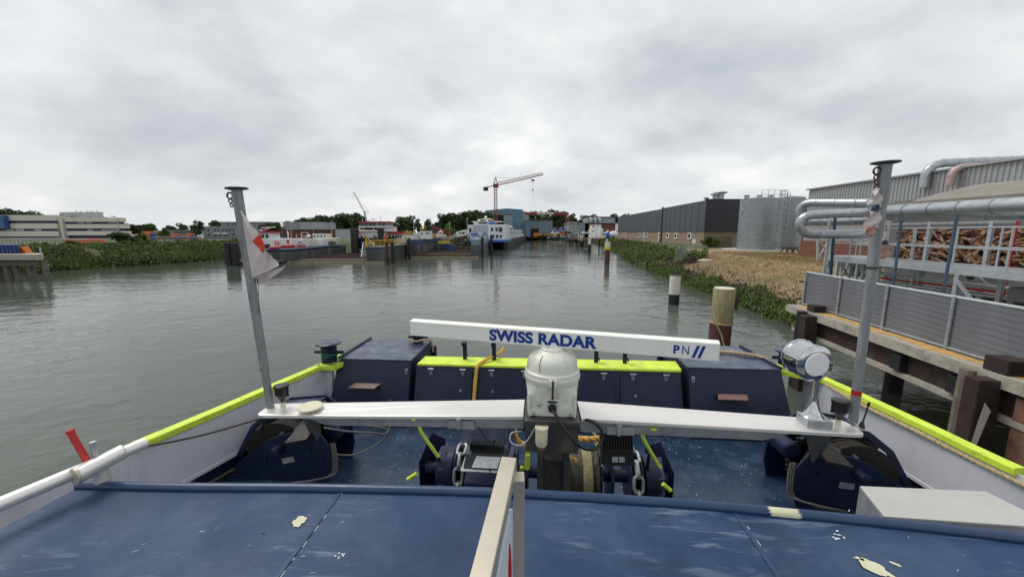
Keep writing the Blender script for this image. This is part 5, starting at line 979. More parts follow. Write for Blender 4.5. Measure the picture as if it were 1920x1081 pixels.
for (y0, z0_, y1, z1_) in [(9.9, 3.6, 8.8, 2.5), (7.5, 3.3, 8.7, 2.5), (12.5, 3.6, 13.6, 2.4), (15, 3.5, 14, 2.4)]: part('brace', MB().bar(cwp(y0, -.07, z0_), cwp(y1, -.07, z1_), .08, .04), m_galvl, cw)
part('column', MB().bar(cwp(9.0, 1.9, 2.3), cwp(9.0, 1.9, 5.7), .22), m_galvl, cw)
# second walkway with stairs, left
cw2 = WT('steel_platform', 'small steel platform with rails and cross braces left of the right flagpole', 'platform', (17, 17.5, 2.3)); a = aty(1575, 482, 17.5); b = aty(1650, 487, 16.5)
part('deck', MB().bar(a, b, 1.2, .12), m_tarp, cw2)
for f in (0, .25, .5, .75, 1): p = Vector(a).lerp(Vector(b), f); part('rail_post', MB().bar((p.x, p.y-.5, p.z), (p.x, p.y-.5, p.z+1.15), .05), m_galvl, cw2)
for h_ in (.6, 1.15): part('hand_rail', MB().tube([(a[0], a[1]-.5, a[2]+h_), (b[0], b[1]-.5, b[2]+h_)], .025, 6), m_galvl, cw2)
for px in (1572, 1596, 1622, 1648): p = aty(px, 484, 17); part('leg', MB().bar((p[0], 17, 2.2), (p[0], 17, p[2]), .12), m_galvl, cw2)
for x0, x1 in ((1572, 1596), (1596, 1572), (1622, 1600), (1622, 1645)): p, q_ = aty(x0, 488, 16.9), aty(x1, 525, 16.9); part('brace', MB().bar(p, q_, .07), m_galvl, cw2)
mch = WT('pump_unit', 'dark pump unit under the small steel platform', 'machine', aty(1608, 515, 17.8)); c_ = aty(1608, 505, 17.8); part('body', MB().obox((c_[0], 17.8, 3.2), (.9, .8, .9)), m_anth, mch, bev=.05); part('motor', MB().lathe((c_[0]-.6, 17.6, 3.4), [(.25, 0), (.25, .7)], 12, (1, 0, 0)), m_galv, mch)
# x-braced frame further left
xf = WT('braced_frame', 'x-braced pale steel frame standing on the dry grass', 'steel frame', aty(1535, 488, 30)); mb = MB(); p = [aty(*q_, 30) for q_ in ((1533, 445), (1533, 488), (1556, 445), (1556, 482))]; mb.bar(p[0], p[1], .14); mb.bar(p[2], p[3], .14); mb.bar(p[0], p[3], .08); mb.bar(p[2], p[1], .08); mb.bar(p[0], p[2], .12); part('frame', mb, m_galvl, xf)
# big ducts along the quay
R1 = .15; zA = 5.36
pa = [(9.55, 4.0, 5.28), (9.72, 6.9, 5.32), (9.95, 10.2, zA)]
pj = Vector(aty(1672, 404, 10.7)); pj2 = Vector(aty(1630, 381, 13.2)); pe = Vector(aty(1527, 380, 14.8))
duct('upper galvanised duct running along the quay and jogging left to a bend', pa+[tuple(pj), tuple(pj.lerp(pj2, .5)), tuple(pj2)]+[tuple(pj2.lerp(pe, .5))]+elbow(pe, aty(1500, 380, 15.2), aty(1500, 400, 15.2), 1)+elbow(aty(1500, 405, 15.2), aty(1500, 418, 15.2), aty(1520, 416, 15.3), 1)+[aty(1625, 415, 15.3)], R1, m_duct, .62, 'galvanised ducts above the quay')
q0 = Vector(aty(1640, 398, 12.6)); q1 = Vector(aty(1535, 402, 13.4))
duct('lower galvanised duct forming a shiny U-bend above the platform', [tuple(q0), tuple(q0.lerp(q1, .5))]+elbow(q1, aty(1499, 403, 13.6), aty(1500, 422, 13.6), 1)+elbow(aty(1500, 424, 13.6), aty(1502, 441, 13.6), aty(1535, 439, 13.6), 1)+[aty(1590, 439, 13.2), aty(1650, 438, 12.9)], .15, m_duct, .6, 'galvanised ducts above the quay')
duct('second duct running parallel behind the quay duct at the right edge', [(10.3, 4, 5.08), (10.35, 7, 5.12), (10.3, 8.4, 5.2), (10.05, 8.9, 5.3)], .13, m_duct, .7, 'galvanised ducts above the quay')
def pole2(p0, p1, r, mat, lab): return solo('duct_support', MB().tube([p0, p1], r, 10), mat, lab, 'support pole', p0)
pole2((9.29, 8.97, 2.4), aty(1690, 412, 9.2), .029, m_bpost, 'blue steel pole holding the quay duct, left of two on the slab'); pole2((9.17, 7.85, 2.4), aty(1795, 402, 8.05), .029, m_bpost, 'blue steel pole holding the quay duct, right of two on the slab')
pole2((*aty(1560, 515, 14.4)[:2], 2.2), aty(1566, 407, 14.2), .05, m_bpost, 'thin blue pole under the two duct bends'); pole2((*aty(1546, 512, 14.4)[:2], 2.2), aty(1556, 412, 14.3), .055, m_galvl, 'pale grey pole under the two duct bends')
# wood pile in the water, near
wp = WT('timber_pile', 'thick pale timber mooring pile on a red-brown base, nearest the bow', 'mooring pile', aty(1348, 640, 12.6)); c_ = aty(1350, 640, 12.6); zt = aty(0, 540, 12.6)[2]; zs = aty(0, 606, 12.6)[2]
part('timber', MB().lathe((c_[0], 12.6, zs), [(.335, 0), (.335, .4), (.342, zt-zs-.03), (.325, zt-zs)], 28), m_pilew, wp); part('top', MB().lathe((c_[0], 12.6, zt), [(.32, .003), (.315, .012)], 24), m_piletop, wp); part('base', MB().lathe((c_[0]-.03, 12.6, -1.5), [(.345, 0), (.345, zs+1.5)], 24), m_pilebr, wp)
part('bracket', MB().box(c_[0]+.34, c_[0]+.45, 12.5, 12.7, zs+.5, zs+.95), m_rust, wp)
solo('mooring_rope', MB().rope([(c_[0]-.45, 12.35, zs+.45), (c_[0]-.42, 12.2, zs+.1), (c_[0]-.25, 12.15, zs-.25), (c_[0]-.05, 12.0, zs-.9), (c_[0]+.1, 11.5, .95)], .03), m_ropet, 'tan rope hanging down the thick timber pile', 'rope', (c_[0]-.3, 12.2, zs))
mb = MB(); mb.torus((c_[0], 12.6, zs+.02), 0.365, .02, (0.05, 0, 1), 28, 6); solo('mooring_rope', mb, m_ropet, 'tan rope looped round the thick timber pile', 'rope', (c_[0], 12.6, zs))

# pipe rack and plant behind the catwalk
prk = WT('pipe_rack', 'dense grey steel pipe rack with diagonal braces behind the catwalk', 'pipe rack', (13.6, 9, 2.3))
for y_ in (6.6, 7.7, 9.3, 10.8, 12.4, 13.9): part('rack_post', MB().bar((13.7, y_, 2.2), (13.7, y_, 5.15), .09), m_galvl, prk)
for z_ in (2.75, 3.55, 5.1): part('rack_beam', MB().bar((13.7, 6.2, z_), (13.7, 14.2, z_), .07), m_galv, prk)
for y0, y1 in ((6.6, 7.7), (9.3, 7.7), (9.3, 10.8), (12.4, 10.8), (12.4, 13.9)): part('rack_brace', MB().bar((13.62, y0, 2.4), (13.62, y1, 3.5), .06, .03), m_galv, prk)
for k, (z_, r_, m_) in enumerate(((3.30, .05, m_galvl), (3.16, .035, m_redp), (3.02, .05, m_duct))): part('small_pipe', MB().tube([(13.5, 6.2, z_), (13.5, 14.2, z_)], r_, 10), m_, prk)
pu = WT('plant_cabinet', 'grey plant cabinet with dark openings under the catwalk at the right edge', 'machine', (12.6, 8.6, 2.3)); part('body', MB().box(12.5, 13.3, 8.0, 9.3, 2.3, 3.45), m_tank, pu, bev=.02); part('opening', MB().box(12.49, 12.5, 8.2, 8.65, 2.5, 3.2), m_dark, pu); part('opening', MB().box(12.49, 12.5, 8.8, 9.15, 2.7, 3.1), m_mural, pu, 'red-brown opening'); part('vent_pipe', MB().tube([(12.7, 8.6, 3.45), (12.7, 8.6, 3.75)], .12, 12), m_galv, pu)
pd = WT('concrete_pad', 'pale concrete strip round the foot of the silos', 'path', (c_[0], 56.6, 2.2)); sx_, _, _ = aty(1413, 469, 57); part('slab', MB().lathe((sx_, 56.6, 2.18), [(4.6, 0), (4.6, .14)], 40, sm=False), m_concg, pd); part('slab', MB().prism([(sx_+3, 52, 2.2), (sx_+14, 46, 2.2), (sx_+14, 47.3, 2.2), (sx_+3.5, 53.4, 2.2)], (0, 0, .12)), m_concg, pd)
# ================================================================ the barge we stand on (authored in its own coordinates)
DZ, GZ_ = 1.55, 2.5
bg = ST('barge_bow', 'dark blue foredeck of the barge with pale bulwarks, lime yellow rails and blue wheelhouse roof', 'barge', (0, 4, DZ))
Lg = [(-6.2, -3), (-5.35, 0), (-4.36, 3.45), (-3.98, 5.0), (-3.76, 5.95), (-3.70, 6.2)]
Rg = [(6.1, -3), (5.35, 0), (4.72, 3.35), (4.62, 4.6), (4.50, 5.9), (4.45, 6.3)]
part('deck', MB().prism([(-6, -3, DZ-.05), (6, -3, DZ-.05), (5.2, 2, DZ-.05), (4.75, 6.2, DZ-.05), (4.2, 7.6, DZ-.05), (-3.6, 7.4, DZ-.05), (-3.95, 6.1, DZ-.05), (-5.0, 2, DZ-.05)], (0, 0, .05)), m_deck, bg)
def strip(path, off, z0, z1, w):      # vertical wall following a path, thickness w outwards
    mb = MB(); n_ = len(path); P = [Vector((p[0], p[1], 0)) for p in path]; sgn_ = 1 if off > 0 else -1
    A = [p for p in P]; nr = []
    for i in range(n_):
        d = (P[min(i+1, n_-1)]-P[max(i-1, 0)]).normalized(); nr.append(Vector((d.y, -d.x, 0))*sgn_)
    vs = []
    for p, q in zip(P, nr): vs += [p+Vector((0, 0, z0)), p+q*w+Vector((0, 0, z0)), p+q*w+Vector((0, 0, z1)), p+Vector((0, 0, z1))]
    fs = [(i*4+a, i*4+(a+1) % 4, i*4+4+(a+1) % 4, i*4+4+a) for i in range(n_-1) for a in range(4)]+[(0, 1, 2, 3), (4*n_-1, 4*n_-2, 4*n_-3, 4*n_-4)]
    return mb.add(vs, fs)
Ls_ = [tuple(p) for p in smooth([(*p, 0) for p in Lg], 6)]; Rs_ = [tuple(p) for p in smooth([(*p, 0) for p in Rg], 6)]
for path, off, inx in ((Ls_, -1, 1), (Rs_, 1, -1)):
    inner = [(p[0]+inx*.015, p[1]) for p in path]
    part('bulwark', strip(inner, off, 1.84, GZ_-.02, .03), m_bulw, bg)
    part('bulwark_foot', strip([(p[0]-inx*.10, p[1]) for p in path], off, DZ-.05, 1.80, .03), m_navy, bg, 'dark recessed strip below the bulwark')
    part('bulwark_ledge', strip([(p[0]+inx*.03, p[1]) for p in path], off, 1.80, 1.84, .17), m_bulw, bg)
    gun = [p for p in path if p[1] > 3.38]
    part('gunwale_rail', strip([(p[0]+inx*.035, p[1]) for p in gun], off, GZ_-.05, GZ_+.03, .135), m_lime, bg, bev=.01)
    part('hull_side', strip([(p[0]-inx*.03, p[1]) for p in path], off, -.6, GZ_-.06, .08), m_navy, bg)
part('rail_corner', MB().prism([(-3.80, 5.9, GZ_-.05), (-3.50, 5.9, GZ_-.05), (-3.42, 6.15, GZ_-.05), (-3.5, 6.6, GZ_-.05), (-3.75, 6.6, GZ_-.05), (-3.86, 6.2, GZ_-.05)], (0, 0, .085)), m_lime, bg, bev=.01)
part('rail_corner', MB().prism([(4.52, 5.9, GZ_-.05), (4.05, 6.25, GZ_-.05), (4.05, 6.6, GZ_-.05), (4.5, 6.6, GZ_-.05), (4.6, 6.2, GZ_-.05)], (0, 0, .085)), m_lime, bg, bev=.01)
part('bulwark', MB().box(-3.80, -3.62, 6.02, 6.1, DZ, GZ_-.06), m_bulw, bg, bev=.03)
part('bow_plate', MB().box(-3.6, -2.15, 7.4, 7.5, -.6, 2.45), m_navy, bg); part('bow_plate', MB().box(2.4, 4.1, 7.4, 7.5, -.6, 2.45), m_navy, bg); part('bow_plate', MB().box(-2.14, 2.39, 6.6, 6.66, -.6, 2.48), m_navy, bg)
# outer lockers
def wedge(x0, x1, yb0, yt0, y1, z0, z1, tx0=0, tx1=0):
    return MB().hexa([(x0, yb0, z0), (x1, yb0, z0), (x1, y1, z0), (x0, y1, z0), (x0+tx0, yt0, z1), (x1+tx1, yt0, z1), (x1+tx1, y1, z1), (x0+tx0, y1, z1)])
for x0, x1, tx0, tx1, px in ((-3.62, -2.20, .08, -.02, 0), (2.46, 4.05, .02, -.1, 1)):
    bx_ = part('locker', wedge(x0, x1, 5.72, 6.13, 7.35, DZ, 2.585, tx0, tx1), m_navy, bg, bev=.01)
    part('locker_lid', wedge(x0+tx0-.01, x1+tx1+.01, 6.11, 6.115, 7.37, 2.587, 2.603), m_navytop, bx_, bev=.004)
    xr = x0+tx0-.005 if px == 0 else x1+tx1-.04; part('lid_edge', MB().box(xr, xr+.05, 6.12, 7.37, 2.604, 2.635), m_navy, bx_)
    xp = -2.98 if px == 0 else 3.12; part('foot_step', MB().prism([(xp-.26, 5.84, 2.17), (xp+.20, 5.84, 2.17), (xp+.26, 5.98, 2.2), (xp-.2, 5.98, 2.2)], (0, 0, .012)), m_brass, bx_)
    xc = x1-.08 if px == 0 else x0+.08; part('lid_catch', MB().box(xc-.02, xc+.02, 6.02, 6.07, 2.38, 2.46), m_galv, bx_)
# centre locker row
cl = part('locker', wedge(-2.14, 2.38, 5.78, 6.17, 6.58, DZ, 2.50), m_navy, bg, 'long centre locker with four doors', bev=.008)
part('lime_top', MB().prism([(-2.12, 6.17, 2.505), (2.40, 6.20, 2.505), (2.45, 6.62, 2.505), (-2.10, 6.56, 2.505)], (0, 0, .02)), m_lime, cl)
part('lime_lip', MB().box(-2.12, 2.38, 6.145, 6.168, 2.495, 2.526), m_lime, cl)
def fpt(x, z): f = (z-DZ)/(2.50-DZ); return (x, 5.78+.39*f-.012, z)
for x0, x1 in ((-2.08, -1.12), (-1.02, -.06), (.28, 1.28), (1.36, 2.30)):
    part('locker_door', MB().prism([fpt(x0, 1.62), fpt(x1, 1.62), fpt(x1-.02, 2.42), fpt(x0+.02, 2.42)], (0, -.022, .008)), m_navy, cl, bev=.006)
    for hx in (x0+.22, x1-.18): hb_ = MB(); p = fpt(hx, 2.42); hb_.box(hx-.025, hx+.025, p[1]-.05, p[1]-.02, 2.36, 2.44); hb_.lathe((hx-.05, p[1]-.045, 2.46), [(.018, 0), (.018, .1)], 8, (1, 0, 0)); part('hinge', hb_, m_chain, cl)
    p = fpt(x1-.2 if x0 < 0 and x0 < -2 else x0+.25, 2.13); part('latch', MB().lathe((p[0], p[1]-.02, p[2]), [(.02, 0), (.02, .03)], 10, (0, -1, 0)), m_galv, cl)
for i, x in enumerate((-1.33, -.80, 1.02, 1.52)):
    b = MB(); b.box(x-.035, x+.035, 6.43, 6.48, 2.527, 2.86); b.box(x-.04, x+.04, 6.35, 6.43, 2.80, 2.865); b.box(x+.036, x+.05, 6.35, 6.45, 2.58, 2.63); part('bracket', b, m_navy, cl, bev=.004)
part('scuff_mark', MB().prism([(1.95, 5.78, 1.80), (2.2, 5.78, 1.80), (2.2, 5.78, 1.84), (1.95, 5.78, 1.84)], (0, .01, 0)), m_navy, cl)
# bollards
def bollard(c, r, h, lab, cord=None):
    t = ST('bollard', lab, 'bollard', c); part('post', MB().lathe(c, [(r*.62, 0), (r*.62, h*.85), (r*.7, h*.9)], 20), m_navy, t); part('cap', MB().lathe((c[0], c[1], c[2]+h*.9), [(r*.6, 0), (r, .02), (r, .045), (r*.9, .055)], 24), m_navytop, t); part('cross_bar', MB().tube([(c[0]-r*1.25, c[1], c[2]+h*.52), (c[0]+r*1.25, c[1], c[2]+h*.52)], .03, 10), m_navy, t); return t
bollard((-3.70, 6.12, 2.535), .21, .34, 'large dark blue bollard with a green cord on the left bulwark corner')
gc = MB(); c_ = (-3.70, 6.12, 2.66)
gc.tube(smooth([(c_[0]-.155, c_[1], c_[2]+.05), (c_[0], c_[1]-.16, c_[2]), (c_[0]+.16, c_[1], c_[2]+.02), (c_[0]+.26, c_[1]-.05, c_[2]+.03), (c_[0]+.25, c_[1]-.2, c_[2]-.08), (c_[0]+.1, c_[1]-.2, c_[2]-.11)]), .009, 6); gc.tube(smooth([(c_[0]-.155, c_[1], c_[2]+.09), (c_[0], c_[1]-.165, c_[2]+.06), (c_[0]+.155, c_[1], c_[2]+.0)]), .009, 6); gc.tube(smooth([(c_[0]-.06, c_[1]-.2, c_[2]-.1), (c_[0]-.13, c_[1]-.26, c_[2]-.2), (c_[0]-.1, c_[1]-.27, c_[2]-.46)]), .008, 6)
solo('green_cord', gc, m_ropeg, 'thin green cord tied round the left bollard', 'cord', c_, 's')
bollard((-2.46, 7.25, 2.61), .16, .15, 'small bollard behind the left locker'); bollard((4.15, 6.35, 2.61), .17, .22, 'bollard half hidden behind the searchlight')
solo('mooring_rope', MB().rope([(-2.63, 7.2, 2.66), (-2.45, 7.08, 2.65), (-2.27, 7.1, 2.68), (-2.17, 7.2, 2.62), (-2.14, 7.2, 2.4)], .02), m_ropet, 'tan rope round the small bollard behind the left locker', 'rope', (-2.4, 7.1, 2.66), 's')
solo('mooring_rope', MB().rope([(-.66, 6.85, 2.62), (-.72, 6.6, 2.60), (-.92, 6.33, 2.57), (-1.04, 6.13, 2.52), (-1.07, 6.06, 2.35), (-1.08, 5.9, 2.0), (-1.1, 5.78, 1.75)], .032), m_ropey, 'yellow rope hanging over the left half of the centre locker', 'rope', (-1, 6.1, 2.5), 's')
solo('mooring_rope', MB().rope([(1.98, 6.9, 2.7), (2.1, 6.7, 2.6), (2.5, 6.85, 2.66), (3.0, 6.9, 2.64), (3.45, 6.85, 2.64), (3.85, 6.7, 2.64), (4.0, 6.55, 2.6)], .033), m_ropet, 'thick pale rope lying across the right locker lid', 'rope', (3, 6.9, 2.64), 's')
solo('mooring_rope', MB().rope([(4.40, 5.8, 2.5), (4.50, 5.3, 2.43), (4.58, 4.6, 2.42), (4.63, 3.9, 2.41), (4.67, 3.3, 2.42), (4.75, 2.6, 2.45)], .026), m_ropet, 'long tan rope lying along the inside of the right lime rail', 'rope', (4.5, 4.6, 2.42), 's')
# ---------------------------------------------------------------- roof
RZ = 3.36
RE = smooth([(-2.62, 1.765, RZ), (-2.0, 1.79, RZ), (-1.3, 1.835, RZ), (-.3, 1.875, RZ), (.5, 1.87, RZ), (1.2, 1.84, RZ), (2.2, 1.755, RZ), (3.2, 1.62, RZ)], 5)
rf = part('roof', MB().prism([tuple(p) for p in RE]+[(3.4, -3, RZ), (-2.75, -3, RZ)], (0, 0, -.06)), m_roof, bg)
part('roof_edge_tube', MB().tube([(p.x, p.y, RZ+.008) for p in RE], .027, 14), m_rail, rf)
rs = random.Random(6)
for (x0, y0), (x1, y1) in (((-1.10, 1.84), (-1.06, -1)), ((1.03, 1.84), (.98, -1))):
    sm_ = MB(); sm_.prism([(x0-.011, y0, RZ), (x0+.011, y0, RZ), (x1+.011, y1, RZ), (x1-.011, y1, RZ)], (0, 0, .005)); part('roof_seam', sm_, m_rail, rf, bev=.002)
    s2 = MB(); 
    for k in range(9): f = rs.uniform(0, .33); x_ = x0+(x1-x0)*f+.013; y_ = y0+(y1-y0)*f; l_ = rs.uniform(.01, .04); s2.add([(x_, y_, RZ+.0015), (x_+.003, y_+.004, RZ+.0015), (x_+.004, y_-l_, RZ+.0015), (x_+.001, y_-l_, RZ+.0015)], [(0, 3, 2, 1)])
    part('seam_scratches', s2, m_chipw, rf)
def blob(c, rx, ry, mat, name, seed, rot=0, n=22, jag=.25, z=.002):
    rs = random.Random(seed); P = []
    for k in range(n):
        a = 2*math.pi*k/n; r = 1+rs.uniform(-jag, jag)*(1 if k % 2 else .5); x, y = rx*r*math.cos(a), ry*r*math.sin(a); P.append((c[0]+x*math.cos(rot)-y*math.sin(rot), c[1]+x*math.sin(rot)+y*math.cos(rot), RZ+z))
    return part(name, MB().prism(P, (0, 0, .0012)), mat, rf)
def rp(px, py): p = sz(px, py, RZ); return (p[0], p[1])
blob(rp(561, 977), .036, .040, m_navy, 'chip_edge', 1, .3, z=.001); blob(rp(1640, 1064), .062, .040, m_navy, 'chip_edge', 2, -.9, z=.001)
blob(rp(561, 977), .031, .035, m_chip, 'paint_patch', 1, .3); blob(rp(1640, 1064), .055, .035, m_chip, 'paint_patch', 2, -.9); blob(rp(1611, 1047), .02, .008, m_chip, 'paint_patch', 3, -.4, 12, .5); blob(rp(1681, 1058), .02, .009, m_chip, 'paint_patch', 4, -.7, 12, .5)
ct = MB(); p0_ = sz(1470, 962, RZ); 
for k in range(14):
    a0, a1 = -.7+k*.13, -.7+(k+1)*.13; pts_ = []
    for a in (a0, a1):
        for s_ in (0, 1): 
            xx = 1.195+.14*s_+ (rs.uniform(-.01, .01)); yc = 1.839-(xx-1.2)*.08; pts_.append((xx, yc-.0278*math.sin(a+.5), RZ+.008+.0278*math.cos(a+.5)))
    ct.add(pts_, [(0, 1, 3, 2)])
part('paint_patch', ct, m_chip, rf, 'bare cream patch on the roof edge tube')
for k, (px, py, sc_) in enumerate([(636, 1041, 1), (1575, 1003, 1.3)]):
    for j in range(7): c_ = rp(px+rs.uniform(-10, 10)*sc_, py+rs.uniform(-6, 6)*sc_); blob(c_, .006*sc_*rs.uniform(.5, 1.4), .003*sc_, m_chipw, 'bird_dropping', 10*k+j, rs.uniform(0, 3), 9, .5)
blob(rp(494, 999), .007, .005, m_rust, 'rust_spot', 31)
fs_ = MB()
for k in range(20):
    px, py = rs.uniform(60, 1900), rs.uniform(945, 1081); c_ = rp(px, py)
    if abs(c_[1]-1.8) < .07: continue
    an = rs.uniform(.2, 1.2); l_, w_ = rs.uniform(.002, .012), rs.uniform(.0004, .0012); dx, dy = math.cos(an)*l_, math.sin(an)*l_; nx_, ny_ = -math.sin(an)*w_, math.cos(an)*w_
    fs_.add([(c_[0]-dx-nx_, c_[1]-dy-ny_, RZ+.0012), (c_[0]+dx-nx_, c_[1]+dy-ny_, RZ+.0012), (c_[0]+dx+nx_, c_[1]+dy+ny_, RZ+.0012), (c_[0]-dx+nx_, c_[1]-dy+ny_, RZ+.0012)], [(0, 1, 2, 3)])
part('paint_scratches', fs_, m_chipw, rf, kind='stuff')
part('wheelhouse_wall', MB().box(-2.4, 3.0, .9, 1.0, DZ, RZ-.07), m_white, bg)
# stainless handrail left
hr = ST('handrail', 'thick stainless handrail tube with a welded sleeve along the left roof edge', 'handrail', (-2.5, 1.7, RZ)); zr = 3.50
pA, pB = Vector(sz(-60, 970, zr)), Vector(sz(272, 830, zr)); dirr = (pB-pA).normalized(); pA2 = pA-dirr*1.2
part('tube', MB().tube([pA2, pB], .035, 20), m_ss, hr); pc0, pc1 = Vector(sz(140, 893, zr)), Vector(sz(232, 846, zr))
part('sleeve', MB().tube([pc0, pc0+dirr*.008, pc0+dirr*.016, pc1-dirr*.016, pc1-dirr*.008, pc1], [.038, .046, .044, .044, .046, .038], 20), m_ss, hr); part('sleeve_ring', MB().tube([pc0-dirr*.004, pc0+dirr*.010], .048, 20), m_sst, hr)
pm = Vector(sz(185, 868, zr)); part('support_post', MB().tube([pm+Vector((0, 0, -.03)), pm+Vector((.0, .05, -.9))], .035, 14), m_ss, hr)
pq = Vector(sz(178, 852, zr+.04)); part('stub', MB().lathe((pq.x, pq.y, zr+.03), [(.013, 0), (.013, .085), (.015, .085), (.015, .09)], 12), m_galv, hr)
a_ = Vector(sz(180, 893, 3.42)); b_ = Vector(sy(130, 806, a_.y-.02)); sh_ = part; t = ST('lever', 'red rubber-coated lever leaning over the left handrail', 'lever', tuple(a_)); part('grip', MB().tube([a_, a_.lerp(b_, .93), a_.lerp(b_, .97), b_], [.0165, .0155, .019, .019], 16), m_red, t)
# railing in the middle of the picture
cr_ = WT('roof_railing', 'square beige stainless rail and post standing on the roof in front of the camera', 'railing', (-.02, 1.2, RZ)); f0 = Vector((-.010, 1.30, 3.938)); f1 = Vector((-.16, .40, 3.815))
part('top_rail', MB().bar(f1, f0, .058, .058), m_sst, cr_, bev=.004); part('post', MB().box(.006, .046, 1.235, 1.29, RZ, 3.912), m_sst, cr_, bev=.004)
ag = MB(); 
sg = part('sign', MB().prism([(-.015, 1.23, 3.80), (.001, 1.23, 3.80), (.001, 1.23, 3.40), (-.09, 1.15, 3.40)], (.002, .004, 0)), m_signw, cr_, 'white and red prohibition sign')
part('red_ring', MB().prism([(-.022, 1.224, 3.70), (-.006, 1.224, 3.66), (-.002, 1.224, 3.55), (-.008, 1.224, 3.42), (-.028, 1.214, 3.42), (-.02, 1.219, 3.53), (-.030, 1.214, 3.58)], (.001, -.002, 0)), m_signr, cr_)
# ---------------------------------------------------------------- radar beam
bm = ST('mast_beam', 'stainless cross beam on a dark steel post carrying the radar and both flagpoles', 'mast', (.13, 2.9, DZ))
def beamseg(xa, za, ya0, ya1, xb, zb_, yb0, yb1, th=.03): return MB().hexa([(xa, ya0, za-th), (xb, yb0, zb_-th), (xb, yb1, zb_-th), (xa, ya1, za-th), (xa, ya0, za), (xb, yb0, zb_), (xb, yb1, zb_), (xa, ya1, za)])
def rounded_end(xe, z, y0, y1, sgn_): 
    P = [(xe, y0, z)]; ym, r = (y0+y1)/2, (y1-y0)/2
    for k in range(9): a = -math.pi/2+math.pi*k/8; P.append((xe+sgn_*r*.8*max(0, math.cos(a))**.5, ym+r*max(-1, min(1, math.copysign(abs(math.sin(a))**.6, math.sin(a)))), z))
    return P
z0_, z1_ = 3.31, 3.40
lb = MB(); P = rounded_end(-2.25, z0_, 2.735, 2.955, -1); P = P[1:]; poly = [(-.11, 2.70, z1_)]+[(-.11, 3.0, z1_)]+[(p[0], p[1], z0_) for p in reversed(P)]; lb.prism(poly, (0, 0, -.028)); part('left_arm', lb, m_ss, bm, bev=.004)
lb = MB(); P = rounded_end(2.33, 3.335, 2.735, 2.955, 1); P = P[1:]; poly = [(.33, 3.0, z1_), (.33, 2.70, z1_)]+[(p[0], p[1], 3.335) for p in P]; lb.prism(poly, (0, 0, -.028)); part('right_arm', lb, m_ss, bm, bev=.004)
part('left_web', MB().hexa([(-1.75, 2.78, 3.22), (-.11, 2.735, 3.28), (-.11, 2.97, 3.28), (-1.75, 2.9, 3.22), (-1.95, 2.77, 3.293), (-.11, 2.725, 3.371), (-.11, 2.98, 3.371), (-1.95, 2.91, 3.293)]), m_galv, bm)
part('right_web', MB().hexa([(.33, 2.735, 3.27), (1.72, 2.78, 3.235), (1.72, 2.9, 3.235), (.33, 2.97, 3.27), (.33, 2.725, 3.371), (1.95, 2.77, 3.318), (1.95, 2.91, 3.318), (.33, 2.98, 3.371)]), m_galv, bm)
part('radar_plate', MB().box(-.10, .315, 2.60, 3.02, 3.385, 3.42), m_grey, bm, bev=.004); part('housing', MB().box(-.09, .305, 2.63, 3.0, 3.15, 3.384), m_grey, bm, bev=.004)
cp = MB(); cp.box(.0, .045, 2.70, 2.95, DZ, 3.149); cp.box(.205, .25, 2.70, 2.95, DZ, 3.149); cp.box(.045, .205, 2.80, 2.84, DZ, 3.149); cp.prism([(.02, 2.70, 3.149), (.23, 2.70, 3.149), (.19, 2.70, 3.04), (.06, 2.70, 3.04)], (0, .08, 0)); part('post', cp, m_grey, bm); 
for x in (-1.95, 2.02):
    part('gusset', MB().prism([(x+.02, 2.80, 3.27), (x+.13, 2.80, 3.27), (x+.13, 2.80, 3.12), (x+.09, 2.8, 3.05)], (0, .012, 0)), m_grey, bm)
for x in (-.62, .62): b = MB(); b.lathe((x, 2.71, 3.27), [(.016, 0), (.016, .07), (.022, .07), (.022, .09)], 8); b.box(x-.09, x+.12, 2.722, 2.732, 3.265, 3.33); part('cable_gland', b, m_galv, bm)
part('lime_drip', MB().box(-1.0, -.97, 2.712, 2.74, 3.325, 3.335), m_lime, bm); part('lime_drip', MB().box(.86, .90, 2.712, 2.74, 3.318, 3.328), m_lime, bm)
# radar
rdr = ST('radar', 'ivory radar gearbox with a long white scanner bar lettered in blue', 'radar', (.105, 2.82, 3.42)); RXc, RYc = .108, 2.82
def ringp(w, d, z, n=28, p=4.0):
    out = []
    for k in range(n):
        a = 2*math.pi*k/n; c, s = math.cos(a), math.sin(a); r = (abs(c)**p+abs(s)**p)**(-1/p); out.append((RXc+w*c*r, RYc+d*s*r, z))
    return out
def loft(rings, caps=True):
    mb = MB(); n_ = len(rings[0]); mb.add([p for r in rings for p in r], [(i*n_+k, i*n_+(k+1) % n_, (i+1)*n_+(k+1) % n_, (i+1)*n_+k) for i in range(len(rings)-1) for k in range(n_)], True)
    if caps: mb.f += [tuple(reversed(range(n_))), tuple((len(rings)-1)*n_+k for k in range(n_))]; mb.s += [False, False]
    return mb
part('gearbox', loft([ringp(.188, .15, 3.425, p=9), ringp(.188, .15, 3.47, p=9), ringp(.190, .160, 3.56, p=6), ringp(.199, .178, 3.62, p=3.2), ringp(.205, .193, 3.66, p=2.3)]), m_ivory, rdr)
part('rim', loft([ringp(.200, .190, 3.66, p=2.1), ringp(.216, .206, 3.685, p=2.1), ringp(.218, .208, 3.715, p=2.05), ringp(.212, .202, 3.717, p=2.05), ringp(.212, .202, 3.745, p=2.05), ringp(.198, .189, 3.758, p=2)]), m_ivory, rdr)
part('dome', loft([ringp(.197, .188, 3.758, p=2), ringp(.194, .185, 3.81, p=2), ringp(.187, .178, 3.84, p=2), ringp(.165, .156, 3.872, p=2), ringp(.12, .115, 3.895, p=2), ringp(.085, .085, 3.925, p=2)]), m_ivory, rdr)
